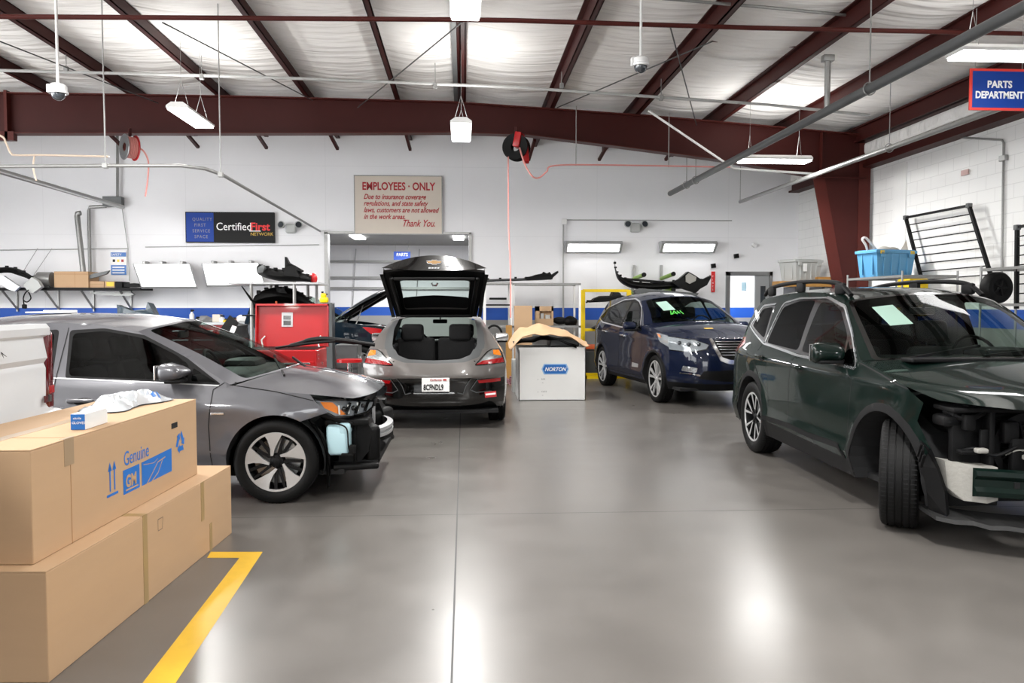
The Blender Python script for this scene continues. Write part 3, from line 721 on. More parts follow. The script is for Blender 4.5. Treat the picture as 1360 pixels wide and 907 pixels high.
gl_r = rnd([(-2.5, 1.03), (-2.42, 1.20), (-2.1, 1.28), (-1.72, 1.31), (-1.68, .99)], .04)
fr = rnd([(-1.56, .965), (-1.61, 1.325), (-1.35, 1.340), (-1.03, 1.285), (-.74, 1.15), (-.40, .915), (-.7, .925)], .03)
fr_r = rnd([(-2.56, 1.01), (-2.46, 1.22), (-2.1, 1.30), (-1.69, 1.332), (-1.655, .965)], .03)
fd = [(-1.64, .27), (-1.62, 1.345), (-1.35, 1.352), (-1.0, 1.30), (-.38, .93), (-.46, .88), (-.49, .6), (-.47, .27)]
rd = [(-2.33, .27), (-2.4, .6), (-2.62, .9), (-2.56, 1.2), (-2.1, 1.32), (-1.62, 1.345), (-1.64, .27)]
A.sides(ol, [('side_window.f', gl_f), ('quarter_window', gl_q), ('side_window.r', gl_r), ('window_frame.f', fr), ('window_frame.r', fr_r), ('front_door', fd), ('rear_door', rd)],
  {'side_window.f': 'glass_dark', 'side_window.r': 'glass_dark', 'quarter_window': 'glass_dark', 'window_frame.f': 'black_trim', 'window_frame.r': 'black_trim'})
A.seam([fd[:2]+[], [fd[4], fd[5], fd[6], fd[7], fd[0]], [rd[0], rd[1], rd[2]], [(-.34, .915), (0, .862), (.29, .79)]])
A.trim('belt_trim', [[(-2.56, 1.015), (-1.66, .972), (-.9, .936), (-.42, .908)]], .006, 'alu')
A.top('hood', name='hood'); A.top('roof', name='roof')
A.top('windshield', [('windshield', rnd([(.02, -.86), (.97, -.90), (.97, .90), (.02, .86)], .05))], {'windshield': 'windshield'}, name='windshield_frame')
A.top('backlight', [('rear_window', rnd([(.05, -.85), (.95, -.85), (.95, .85), (.05, .85)], .05))], {'rear_window': 'glass_dark'}, name='liftgate')
A.top('tail', name='rear_bumper')
A.liner(); A.pan(-3.4, .5); A.inner(-3.3, -.3, .95, extra=[(-3.25, .22), (-3.25, 1.0), (-.3, .93), (-.3, .22)])
A.cabin(-.35, .97, sx=-1.5, rx=-2.35, top=1.36)
A.mirrors(-.72, 1.0, A.paint, sc=(1.5, 1, 1)); A.handle(-1.42, .80); A.handle(-2.3, .83)
for ax in (0, -A.wb):
    for sg in (-1, 1): A.wheel(ax, sg, style='petal', rr=.225, rot=.45)
MB().box((-.42, -A.f(-.42, .70)-.002, .70), (.10, .006, .018), None, .008).build('fender_badge', 'chrome_soft', A.t, world=False)
# wipers, cowl
MB().beam((.0, -.55, .955), (-.22, .1, 1.045), .015, .02).beam((.06, .0, .985), (-.16, .55, 1.03), .015, .02).build('wiper', 'black_trim', A.t, world=False)
# roof box of paper lying on the roof is a separate thing (below)
# headlamps: housing, lens, amber reflector
def hl_A(sg):
    def L(x, z, off=0):   # lamp face sweeps from the fender round to the nose
        t = max(0, min(1, (x-.28)/.46)); y = .865-.36*t**2.2-.02*math.sin(t*PI)
        return (x, sg*(y+off), z)
    shape = [(.29, .792), (.34, .72), (.44, .655), (.55, .645), (.66, .665), (.70, .70), (.71, .745), (.62, .765), (.47, .785)]
    r = patch(lambda x, z: L(x, z, -.03), shape, [('amber', [(.33, .775), (.36, .725), (.47, .665), (.52, .66), (.47, .71), (.42, .765)])], .04, .03, 'housing')
    ho = r['housing'].build('headlight', 'lamp_housing', A.t, smooth=True, world=False)
    r['amber'].build('turn_signal', 'amber', ho, smooth=True, world=False)
    lens = patch(lambda x, z: L(x, z, 0), shape, [], .04, .03)['body']; lens.build('headlight_lens', 'glass_clear', ho, smooth=True, world=False)
    bz = MB(); ribbon(bz, lambda x, z: L(x, z, .001), shape, .014, True)
    for x, z, q in ((.50, .71, .026), (.565, .71, .026), (.63, .72, .024)):
        l = Vector(L(x, z, -.045)); bz.sphere(l+Vector((0, sg*.02, 0)), q*.8, n=12, m=6)
        a = Vector(L(x+.045, z+.045, -.012)); b = Vector(L(x+.015, z-.045, -.012)); bz.beam(a, b, .014, .02)
        dr = MB(); dr.beam(Vector(L(x-.035, z+.03, -.014)), Vector(L(x-.03, z-.04, -.014)), .012, .012); dr.build('light_strip', 'letter_white', ho, world=False)
    bz.build('headlight_bezel', 'black_gloss', ho, smooth=True, world=False)
for sg in (-1, 1): hl_A(sg)
# exposed front end
g = MB()
g.box((.52, 0, .50), (.16, 1.05, .50), None, .03).box((.56, 0, .70), (.10, 1.28, .09), None, .02).box((.50, 0, .26), (.5, 1.3, .06), None, .02)
g.box((.60, -.38, .52), (.06, .28, .3), None, .03).box((.60, .38, .52), (.06, .28, .3), None, .03)
for i in range(9): g.box((.60, 0, .36+i*.035), (.02, .9, .008))
g.build('radiator_support', 'black_plastic', A.t, smooth=True, world=False)
pts = [(.28, .70), (.40, .60), (.52, .60), (.70, .62), (.78, .58), (.80, .36), (.74, .26), (.42, .20), (.38, .30)]
for sg in (-1, 1):
    g = MB()
    # lower undertray and duct at each corner, splash shield behind the wheel opening
    g.box((.55, sg*.55, .25), (.36, .42, .05), Matrix.Rotation(sg*-.2, 3, 'Z'), .02)
    g.box((.64, sg*.42, .40), (.12, .46, .32), Matrix.Rotation(sg*-.35, 3, 'Z'), .04, seg=3)
    g.tube([(.24, sg*.80, .64), (.33, sg*.80, .52), (.375, sg*.78, .36), (.38, sg*.77, .10)], [.012, .02, .022, .012], 6)
    g.add([(.21, sg*.86, .645), (.30, sg*.84, .60), (.375, sg*.82, .45), (.40, sg*.80, .22), (.37, sg*.80, .08), (.34, sg*.6, .30), (.30, sg*.6, .55)], [[0, 1, 6], [1, 2, 5, 6], [2, 3, 4, 5]])
    g.prism([(.50, .62), (.66, .62), (.70, .52), (.68, .36), (.60, .26), (.44, .22), (.44, .34), (.52, .40)], lambda a, b: (a, sg*.66, b), lambda a, b: (a-.0, sg*.36, b))
    g.box((.43, sg*.76, .635), (.3, .05, .045), Matrix.Rotation(.35, 3, 'Y'), .01)
    g.box((.52, sg*.68, .60), (.34, .16, .05), None, .01).box((.57, sg*.62, .42), (.03, .10, .34), None, .005)
    g.build('splash_shield', 'black_plastic', A.t, smooth=True, world=False)
g = MB().box((.455, -.72, .47), (.18, .16, .24), None, .03, seg=3).box((.51, -.74, .56), (.09, .13, .09), None, .02).cyl((.46, -.74, .57), (.46, -.74, .61), .03)
g.build('washer_tank', 'washer_tank', A.t, smooth=True, world=False, label='pale blue washer fluid tank')
g = MB().tube([(.40, -.80, .60), (.47, -.82, .60), (.53, -.82, .56), (.54, -.82, .44), (.55, -.81, .38)], .006, 6, smooth=True).box((.57, -.8, .40), (.05, .05, .07), None, .01).box((.53, -.8, .36), (.09, .05, .02), None, .004)
g.build('wiring', 'black_rubber', A.t, smooth=True, world=False)
g = MB()
bp = [Vector((.76-.24*(abs(y)/.62)**2.2, y, 0)) for y in [-.62+1.24*i/16 for i in range(17)]]
for z0, z1, o in ((.41, .505, 0),):
    vs = []
    for p in bp:
        for dx, z in ((0, z0), (.05, z0+.01), (.052, z0+.035), (.03, z0+.042), (.03, z1-.042), (.052, z1-.035), (.05, z1-.01), (0, z1)): vs.append((p.x+dx, p.y, z))
    k = 8; fs = []
    for i in range(16):
        for j in range(k): fs.append([i*k+j, i*k+(j+1) % k, (i+1)*k+(j+1) % k, (i+1)*k+j])
    fs += [list(range(k)), [16*k+j for j in range(k)]]
    g.add(vs, fs)
g.box((.555, -.60, .46), (.07, .02, .13)).box((.68, -.30, .60), (.02, .05, .14))
g.build('bumper_beam', 'alu', A.t, world=False, label='bare aluminium bumper beam')
A.finish()

# ============ warm grey hatch seen from behind, liftgate open
B = Car('hatchback', 'warm grey hatchback seen from behind with its rear liftgate raised', (-.35, 13.33, 0), PI/2,
  W=[(-3.66, .80), (-3.3, .875), (-2.7, .905), (-1.3, .905), (-.3, .90), (.4, .87), (.8, .7)],
  D=[(.18, .05), (.3, .02), (.5, 0), (.75, .0), (.88, .02), (.97, .06), (1.1, .15), (1.25, .25), (1.38, .33)],
  rows={'nose': [(.42, .25, .82, .28, 3), (.45, .55, .92, .5, 3), (.40, .80, .86, .80, 3)],
        'hood': [(.40, .80, .86, .80, 3), (.1, .86, .5, .93, 2.6), (-.30, .92, -.02, 1.0, 2.2)],
        'windshield': [(-.30, .92, -.02, 1.0, 2.2), (-1.1, 1.30, -.92, 1.385, 2.2)],
        'roof': [(-1.10, 1.30, -.92, 1.385, 2.2), (-1.5, 1.355, -1.5, 1.43, 2.2), (-2.2, 1.335, -2.2, 1.415, 2.2), (-2.5, 1.30, -2.5, 1.385, 2.2)],
        'backlight': [(-2.5, 1.30, -2.5, 1.385, 2.2), (-2.95, 1.17, -3.05, 1.22, 2.4), (-3.30, .98, -3.52, .98, 3)],
        'tail': [(-3.30, .98, -3.52, .98, 3), (-3.34, .86, -3.60, .86, 3.2), (-3.36, .66, -3.66, .66, 3.4), (-3.33, .60, -3.62, .60, 3.4), (-3.33, .36, -3.60, .36, 3.4), (-3.25, .26, -3.5, .26, 3.4)]},
  paint='paint_warm_grey', wb=2.69, Rw=.32, arch=.36, crease=((.80, -3, .03, .012, .05),))
e = []
for k in ('nose', 'hood', 'windshield', 'roof', 'backlight', 'tail'): e += B.edge(k)[(1 if e else 0):]
ol = e+arcpts(B, -B.wb)+arcpts(B, 0)
gB = rnd([(-.75, 1.0), (-1.15, 1.22), (-1.6, 1.27), (-2.2, 1.25), (-2.6, 1.12), (-2.55, 1.03)], .04)
B.sides(ol, [('side_window', gB), ('window_frame', rnd([(-.68, .98), (-1.15, 1.25), (-1.6, 1.295), (-2.25, 1.27), (-2.75, 1.1), (-2.6, 1.0)], .03)), ('front_door', [(-.5, .27), (-.55, .97), (-1.6, .98), (-1.6, .27)]), ('rear_door', [(-1.6, .27), (-1.6, .98), (-2.45, .98), (-2.25, .27)]),
  ('taillight', rnd([(-3.5, .93), (-3.22, .98), (-3.16, .93), (-3.25, .80), (-3.5, .77)], .02))], {'side_window': 'glass_dark', 'window_frame': 'black_trim', 'taillight': 'lens_red'})
B.top('nose'); B.top('hood', name='hood'); B.top('roof', name='roof')
B.top('windshield', [('windshield', rnd([(.02, -.86), (.97, -.90), (.97, .90), (.02, .86)], .05))], {'windshield': 'windshield'}, name='windshield_frame')
op = rnd([(-.01, -.80), (.5, -.76), (.9, -.66), (1.01, -.60), (1.01, .60), (.9, .66), (.5, .76), (-.01, .80)], .02)
B.top('backlight', [(None, op), ('hatch_frame', [(-.01, -.93), (.6, -.86), (.85, -.80), (1.01, -.74), (1.01, .74), (.85, .80), (.6, .86), (-.01, .93)])], {'hatch_frame': 'dark_grey_steel'}, name='quarter_panel')
T = B.strip('tail').T
lt = mir([('taillight', rnd([(.0, .985), (.0, .90), (.05, .80), (.255, .60), (.25, .73), (.235, .985)], .02)), ('taillight_red', rnd([(.26, .57), (.24, .995), (.16, .995), (.20, .68)], .01))])
blk = rnd([(.46, -.99), (.50, -.62), (.46, -.50), (.46, .50), (.50, .62), (.46, .99), (1.0, .99), (1.0, -.99)], .01)
B.top('tail', [(None, rnd([(-.02, -.60), (.10, -.52), (.17, -.36), (.19, 0), (.17, .36), (.10, .52), (-.02, .60)], .03)),
    ('hatch_frame', rnd([(-.02, -.74), (.14, -.64), (.22, -.42), (.235, 0), (.22, .42), (.14, .64), (-.02, .74)], .03))]+
    [(k, pl) for k, pl in lt if k.startswith('taillight_red')]+[(k, pl) for k, pl in lt if not k.startswith('taillight_red')]+
    mir([('rear_reflector', [(.52, .60), (.50, .93), (.555, .93), (.565, .62)])])+[('lower_bumper', blk)],
    mirm({'taillight': 'chrome_soft', 'taillight_red': 'lens_red', 'hatch_frame': 'dark_grey_steel', 'lower_bumper': 'black_gloss', 'rear_reflector': 'lens_red'}), name='rear_bumper', du=.03, dv=.05)
lf = B.strip('tail', .006)
for sg in (-1, 1):
    lens = patch(lf, [(a*T, b*sg) for a, b in rnd([(.0, .99), (.0, .88), (.05, .78), (.265, .56), (.26, .73), (.245, .99)], .02)], [], .03, .05)['body']
    o = lens.build('taillight_lens', 'glass_clear', B.t, smooth=True, world=False)
    am = patch(B.strip('tail', .003), [(a*T, b*sg) for a, b in [(.02, .97), (.02, .88), (.10, .86), (.13, .97)]], [], .03, .04)['body']; am.build('turn_signal', 'amber', o, smooth=True, world=False)
    rg = MB(); ribbon(rg, lf, [(a*T, b*sg) for a, b in rnd([(.0, .99), (.0, .88), (.05, .78), (.265, .56), (.26, .73), (.245, .99)], .02)], .012, True)
    rg.build('taillight_bezel', 'black_gloss', o, smooth=True, world=False)
# diffuser chrome lines and plate
bz = MB(); lf2 = B.strip('tail', .008)
for sg in (-1, 1):
    ribbon(bz, lf2, [(a*T, b*sg) for a, b in [(.47, .52), (.60, .44), (.72, .40), (.70, .32)]], .012); ribbon(bz, lf2, [(a*T, b*sg) for a, b in [(.47, .62), (.66, .50), (.70, .58), (.69, .80)]], .012)
[q.build('bumper_trim', 'dark_grey_steel', B.t, smooth=True, world=False) for q in bz.split()]
pl = MB().box((-3.68, -.02, .565), (.012, .33, .165), None, .003).build('license_plate', 'white_paint', B.t, world=False)
mxp = WM[B.t] @ face_mx((-3.69, .125, .505), (0, -1, 0), (0, 0, 1))
text('8CFNDL9', .095, mxp, 'sign_black', pl, shear=0, sx=.60, bold=.002)
text('California', .04, WM[B.t] @ face_mx((-3.69, .05, .612), (0, -1, 0), (0, 0, 1)), 'sign_red', pl, shear=.3, sx=.9)
MB().box((-3.69, -.13, .625), (.004, .04, .02)).build('registration_sticker', 'sign_red', pl, world=False)
MB().box((-3.63, 0, .455), (.02, .5, .012), None, .004).build('plate_trim', 'chrome_soft', B.t, world=False)
st = MB().box((-3.625, -.68, .44), (.012, .14, .07), Matrix.Rotation(-.1, 3, 'X'), .003).build('bumper_sticker', 'sign_red', B.t, world=False)
MB().box((-3.634, -.68, .445), (.004, .12, .02), Matrix.Rotation(-.1, 3, 'X')).build('sticker_print', 'letter_white', st, world=False)
B.liner(); B.pan(-3.5, .6); B.inner(-3.3, .3, .92, extra=[(-3.25, .22), (-3.25, .93), (-2.4, 1.0), (-.3, .92), (.3, .8), (.3, .22)])
# cargo floor, sill, seatbacks
MB().bb((-3.56, -.55, .62), (-2.4, .55, .66), .01).build('cargo_floor', 'dark_fabric', B.t, world=False)
MB().bb((-3.56, -.50, .64), (-3.53, .50, .84), .01).bb((-3.57, -.50, .825), (-3.46, .50, .845), .008).build('cargo_sill', 'black_plastic', B.t, world=False)
for sg in (-1, 1):
    MB().bb((-3.35, sg*.50, .62), (-2.4, sg*.54, 1.02)).build('cargo_side_panel', 'under', B.t, world=False)
    MB().box((-2.62, sg*.27, .86), (.10, .50, .46), Matrix.Rotation(-.15, 3, 'Y'), .04, seg=3).build('seat', 'dark_fabric', B.t, smooth=True, world=False)
    MB().box((-2.69, sg*.31, 1.16), (.12, .29, .22), Matrix.Rotation(-.1, 3, 'Y'), .05, seg=3).build('headrest', 'dark_fabric', B.t, smooth=True, world=False)
    MB().box((-2.9, sg*.51, .95), (.5, .03, .08), None, .01).tube([(-3.0, sg*.53, 1.02), (-3.3, sg*.56, .9)], .015, 8).build('gas_strut', 'black_trim', B.t, world=False)
B.cabin(-.35, .96, sx=-1.45, rx=-2.3, top=1.36)
B.mirrors(-.75, 1.0, B.paint)
for ax in (0, -B.wb):
    for sg in (-1, 1): B.wheel(ax, sg, style='ten', rr=.22)
# raised liftgate: profile lies in the gate's own plane, hinged at the roof's rear edge
G0 = Vector((-2.52, 0, 1.385)); GU = Vector((-.86, 0, .56)).normalized(); GN = Vector((-.56, 0, -.86)).normalized(); Lg = 1.03
def gate(y, t, o=0): return G0+GU*t+Vector((0, y, 0))+GN*o
outer = [(-.53, 0), (.53, 0), (.565, .4), (.60, .8), (.62, Lg), (0, Lg+.03), (-.62, Lg), (-.60, .8), (-.565, .4)]
win = rnd([(-.41, .16), (.41, .16), (.44, .83), (-.44, .83)], .05)
win2 = rnd([(-.41, .16), (.41, .16), (.425, .42), (0, .45), (-.425, .42)], .04)
r = patch(lambda y, t: gate(y, t, -.05*(1-(y/.6)**2)), outer, [('liftgate_glass', win)], .06, .06, 'liftgate')
lgt = r['liftgate'].build('liftgate', 'paint_warm_grey', B.t, smooth=True, world=False)
r2 = patch(lambda y, t: gate(y, t, .035-.03*(1-(y/.6)**2)), outer, [(None, win)], .06, .06, 'in')
r2['in'].build('inner_trim', 'black_plastic', lgt, smooth=True, world=False)
r['liftgate_glass'].build('rear_window', 'glass', lgt, smooth=True, world=False)
mb = MB(); ribbon(mb, lambda y, t: gate(y, t, .05), [(-.57, .03), (-.60, .6), (-.64, Lg-.02)], .05); ribbon(mb, lambda y, t: gate(y, t, .05), [(.57, .03), (.60, .6), (.64, Lg-.02)], .05)
for sg in (-1, 1):
    mb.add([gate(sg*.53, 0, -.03), gate(sg*.53, 0, .06), gate(sg*.62, Lg, .06), gate(sg*.62, Lg, -.05)], [[0, 1, 2, 3]])
    mb.beam(gate(sg*.46, .1, .05), gate(sg*.53, .95, .06), .05, .05, .015)
mb.beam(gate(-.5, .93, .06), gate(.5, .93, .06), .12, .04, .015).beam(gate(-.48, .06, .05), gate(.48, .06, .05), .08, .04, .015)
mb.build('gate_frame', 'black_plastic', lgt, smooth=True, world=False)
r3 = patch(lambda y, t: gate(y, t, .012-.03*(1-(y/.6)**2)), win2, [], .06, .06); r3['body'].build('dark_glass_panel', 'black_trim', lgt, smooth=True, world=False)  # black panel added where the lower part of the glass looks dark
# the gate's tail panel carries the emblem, pointing up and back now
def tailp(y, s): # s 0 at the gate's end, 1 at the free edge
    a = 1-(abs(y)/.65)**2; return G0+GU*(Lg+.02+.03*a-.04*s)+Vector((0, y, 0))+Vector((.25, 0, .96))*(.015+s*(.02+.15*a))-Vector((0, 0, .05))*a*(1-s)
rr_ = patch(lambda y, s_: tailp(y, s_), [(-.645, 0), (.645, 0), (.645, 1), (-.645, 1)], [], .08, .2)['body']
tp = rr_.build('tail_panel', 'black_gloss', lgt, smooth=True, world=False)
c0 = tailp(0, .55)+Vector((-.008, 0, 0))
bt = MB(); W2 = [(-.09, .012), (-.03, .012), (-.03, .022), (.03, .022), (.03, .012), (.09, .012), (.075, -.012), (.03, -.012), (.03, -.022), (-.03, -.022), (-.03, -.012), (-.075, -.012)]
bt.prism(W2, lambda a, b: c0+Vector((0, a, b)), lambda a, b: c0+Vector((-.008, a, b)))
bt.build('emblem', 'gold_badge', tp, world=False)
bt = MB(); ribbon(bt, lambda a, b: c0+Vector((-.006, a, b)), [(p[0]*1.06, p[1]*1.2) for p in W2], .006, True); bt.build('emblem_rim', 'chrome', tp, world=False)
for k in range(4): MB().box(tailp(.055-.036*k, .2)+Vector((-.006, 0, -.005)), (.006, .024, .018), None, .004).build('emblem_letter', 'chrome', tp, world=False)
MB().box(tailp(-.2, .3)+Vector((-.006, 0, 0)), (.004, .09, .012)).build('model_badge', 'chrome', tp, world=False)
MB().tube([gate(-.035, .87, .085), gate(-.02, .84, .10), gate(.02, .84, .10), gate(.035, .87, .085)], .012, 8).build('latch', 'chrome_soft', lgt, smooth=True, world=False)
B.finish()

# ============ navy crossover, three quarter front
C = Car('crossover', 'navy blue crossover with chrome grille and a paper sheet in the windshield', (3.86, 12.5, 0), -ang(82.5),
  W=[(-3.7, .72), (-3.3, .86), (-2.7, .915), (-1.3, .92), (-.3, .915), (.15, .90), (.45, .84), (.8, .7)],
  D=[(.2, .07), (.35, .015), (.6, 0), (.8, .01), (1.0, .02), (1.10, .04), (1.3, .15), (1.5, .26), (1.62, .34)],
  rows={'nose': [(.40, 1.02, .84, .98, 3.0), (.44, .85, .92, .80, 3), (.47, .62, .95, .60, 3), (.45, .40, .92, .38, 3.2), (.41, .24, .82, .24, 3.2)],
        'hood': [(.40, 1.02, .84, .98, 3.0), (.1, 1.075, .45, 1.10, 2.6), (-.2, 1.115, .12, 1.16, 2.4), (-.55, 1.14, -.22, 1.20, 2.2)],
        'windshield': [(-.57, 1.145, -.22, 1.20, 2.2), (-.9, 1.34, -.62, 1.41, 2.2), (-1.28, 1.52, -1.06, 1.60, 2.2)],
        'roof': [(-1.28, 1.52, -1.06, 1.60, 2.2), (-1.7, 1.59, -1.6, 1.665, 2.2), (-2.3, 1.60, -2.3, 1.68, 2.2), (-3.2, 1.52, -3.3, 1.61, 2.2)],
        'backlight': [(-3.2, 1.52, -3.3, 1.61, 2.2), (-3.5, 1.14, -3.66, 1.12, 2.8)],
        'tail': [(-3.5, 1.14, -3.66, 1.12, 2.8), (-3.52, .7, -3.72, .7, 3), (-3.45, .28, -3.62, .28, 3)]},
  paint='paint_navy', wb=2.705, Rw=.355, arch=.40, crease=((.93, 0, -.02, .012, .05), (.42, -1.3, 0, .02, .06)))
noseE = C.edge('nose')
e = noseE[::-1]
for k in ('hood', 'windshield', 'roof', 'backlight', 'tail'): e += C.edge(k)[1:]
ol = e+arcpts(C, -C.wb, .24)+arcpts(C, 0, .24)
gf = rnd([(-1.62, 1.13), (-1.64, 1.50), (-1.4, 1.49), (-1.15, 1.40), (-.86, 1.22), (-.80, 1.09)], .04)
gq = rnd([(-.77, 1.09), (-.80, 1.17), (-.62, 1.07)], .01)
gr = rnd([(-2.75, 1.17), (-2.70, 1.40), (-2.2, 1.50), (-1.74, 1.515), (-1.70, 1.13)], .04)
gc = rnd([(-3.15, 1.24), (-3.0, 1.34), (-2.80, 1.39), (-2.80, 1.19)], .03)
fr = rnd([(-3.28, 1.23), (-2.95, 1.39), (-2.2, 1.53), (-1.62, 1.545), (-1.35, 1.50), (-1.1, 1.41), (-.55, 1.05), (-.8, 1.065), (-2.8, 1.15)], .03)
fd = [(-1.67, .34), (-1.67, 1.09), (-.62, 1.05), (-.52, .95), (-.55, .34)]; rd = [(-1.67, .34), (-1.67, 1.09), (-2.85, 1.14), (-2.8, .85), (-2.4, .6), (-2.3, .34)]
hls = rnd([(.46, 1.0), (.18, 1.04), (.05, 1.045), (.22, .92), (.5, .83)], .02)
C.sides(ol, [('headlight', hls), ('side_window.f', gf), ('side_window.q', gq), ('side_window.r', gr), ('side_window.c', gc), ('window_frame', fr), ('front_door', fd), ('rear_door', rd),
   ('wheel_arch_trim.f', circ(0, C.Rw, C.arch+.035)), ('wheel_arch_trim.r', circ(-C.wb, C.Rw, C.arch+.035)), ('rocker_trim', [(-2.4, .2), (-2.4, .30), (-.3, .30), (-.3, .2)])],
   {'headlight': 'lamp_housing', 'side_window.f': 'glass', 'side_window.q': 'glass_dark', 'side_window.r': 'glass', 'side_window.c': 'glass_dark', 'window_frame': 'black_trim', 'wheel_arch_trim.f': 'black_trim', 'wheel_arch_trim.r': 'black_trim', 'rocker_trim': 'black_trim'})
C.seam([[fd[0], fd[1]], [fd[2], fd[3], fd[4], fd[0]], [rd[2], rd[3], rd[4], rd[5], rd[0]], [(-.57, 1.125), (.05, 1.02), (.25, 1.0)]])
C.trim('window_chrome', [rnd([(-3.3, 1.22), (-2.95, 1.40), (-2.2, 1.545), (-1.62, 1.56), (-1.33, 1.512), (-1.08, 1.42), (-.58, 1.06)], .03)[3:-3], [(-3.25, 1.22), (-2.8, 1.145), (-1.67, 1.09), (-.6, 1.055)]], .016, 'chrome')
C.top('hood', name='hood'); C.top('roof', name='roof'); C.top('tail', name='rear_bumper')
C.top('windshield', [('windshield', rnd([(.02, -.86), (.97, -.90), (.97, .90), (.02, .86)], .05))], {'windshield': 'windshield'}, name='windshield_frame')
C.top('backlight', [('rear_window', rnd([(.08, -.8), (.8, -.8), (.8, .8), (.08, .8)], .05))], {'rear_window': 'glass_dark'}, name='liftgate')
hl = rnd([(.03, 1.0), (.05, .66), (.13, .44), (.21, .50), (.28, .72), (.29, 1.0)], .02)
gri = rnd([(.04, -.34), (.36, -.24), (.40, 0), (.36, .24), (.04, .34)], .02)
lowg = rnd([(.60, -.55), (.57, 0), (.60, .55), (.74, .62), (.80, 0), (.74, -.62)], .02)
fog = rnd([(.55, .64), (.53, .84), (.62, .86), (.64, .66)], .02)
TC = C.strip('nose').T
C.top('nose', [('grille', gri), ('lower_grille', lowg)]+mir([('headlight', hl), ('fog_light', fog)])+[('lower_bumper', [(.84, -1), (.84, 1), (1, 1), (1, -1)])],
  mirm({'grille': 'black_plastic', 'lower_grille': 'black_plastic', 'headlight': 'lamp_housing', 'fog_light': 'chrome_soft', 'lower_bumper': 'black_trim'}), name='front_bumper', du=.03, dv=.04)
cl = C.strip('nose', .012); sc = lambda pl: [(a*TC, b) for a, b in pl]
mb = MB(); vl = sc([(.0, -.40), (.2, -.34), (.38, -.26), (.43, -.12), (.44, 0), (.43, .12), (.38, .26), (.2, .34), (.0, .40)])
ribbon(mb, cl, vl, .045); ribbon(mb, C.strip('nose', .004), vl, .06); mb.build('grille_chrome', 'chrome', C.t, smooth=True, world=False)
mb = MB()
for k in range(6):
    w = .33-.018*k; ribbon(mb, C.strip('nose', .006), sc([(.06+.05*k, -w), (.06+.05*k, 0), (.06+.05*k, w)]), .008)
mb.build('grille_bar', 'chrome_soft', C.t, world=False)
for sg in (-1, 1):
    le = patch(C.strip('nose', .01), [(a, sg*b) for a, b in sc(hl)], [], .03, .04)['body']; le.build('headlight_lens', 'glass_clear', C.t, smooth=True, world=False)
    ls2 = patch(C.side(sg, .01), hls, [], .04, .04)['body']; ls2.build('headlight_lens', 'glass_clear', C.t, smooth=True, world=False)
    mb = MB()
    for a, b in ((.13, .60), (.15, .74), (.14, .86)): mb.sphere(C.strip('nose')(a*TC, sg*b), .032, n=14, m=7)
    mb.build('headlight_projector', 'glass_lens', C.t, smooth=True, world=False)
    am = patch(C.side(sg, .004), [(.08, 1.035), (.20, 1.02), (.24, .97), (.16, .99)], [], .04, .03)['body']; am.build('turn_signal', 'amber', C.t, smooth=True, world=False)
    rb = MB(); ribbon(rb, cl, [(a, sg*b) for a, b in sc([(.68, .60), (.66, .72), (.66, .88)])], .02); rb.build('fog_light_trim', 'chrome', C.t, smooth=True, world=False)
    rb = MB(); ribbon(rb, C.strip('nose', .006), [(a, sg*b) for a, b in sc([(.03, 1.0), (.05, .66), (.13, .43), (.22, .50), (.29, .72), (.30, 1.0)])], .010); rb.build('headlight_bezel', 'black_gloss', C.t, smooth=True, world=False)
C.liner(); C.pan(-3.5, .75, .24); C.inner(-3.4, .35, 1.0, .27, extra=[(-3.4, .27), (-3.4, 1.12), (-.5, 1.05), (.3, .93), (.3, .27)])
C.cabin(-.55, 1.14, sx=-1.5, rx=-2.35, top=1.54); C.mirrors(-.83, 1.10, C.paint)
C.handle(-1.45, .95, m='chrome'); C.handle(-2.5, .99, m='chrome')
for ax in (0, -C.wb):
    for sg in (-1, 1): C.wheel(ax, sg, style='ten', rr=.27, rot=.3)
C.t.scale = (1, 1, 1.045)
for s_, nm in ((.33, 'door_sticker'),): pass
mb = MB(); lp = C.side(-1, .003); mb.add([lp(-.95+.3*a, .47+.07*b) for a, b in ((0, 0), (1, .1), (1, .9), (0, 1))], [[0, 1, 2, 3]]); mb.build('door_sticker', 'letter_grey', C.t, world=False)
lw = C.strip('windshield', -.012); TW = lw.T
def wpatch(name, m, car, pl, off=-.012, **k):
    l = car.strip('windshield', off); o = patch(l, [(a*l.T, b) for a, b in pl], [], .05, .05)['body']; return o.build(name, m, k.get('parent', car.t), smooth=True, world=False)
wpatch('windshield_paper', 'paper', C, [(.46, -.62), (.46, -.38), (.84, -.46), (.84, -.70)])
mb = MB()
for a, b, c_, d in ((.26, -.52, .40, -.50), (.26, -.50, .38, -.44), (.40, -.44, .26, -.40), (.38, -.38, .28, -.34), (.30, -.5, .30, -.36), (.38, -.32, .26, -.28)):
    ribbon(mb, C.strip('windshield', .006), [(a*TW, b), (c_*TW, d)], .018)
mb.build('marker_scrawl', 'green_marker', C.t, world=False)
hd = C.strip('hood', .004); mb = MB(); ribbon(mb, hd, [(.42*hd.T, -.28), (.42*hd.T, -.12)], .05); mb.build('hood_marking', 'yellow_paint', C.t, world=False)
C.top('windshield', [], {}, name='x') if 0 else None
MB().beam((-.27, -.1, 1.18), (-.50, .55, 1.26), .015, .02).beam((-.3, -.62, 1.15), (-.42, -.0, 1.27), .015, .02).build('wiper', 'black_trim', C.t, world=False)
C.finish()

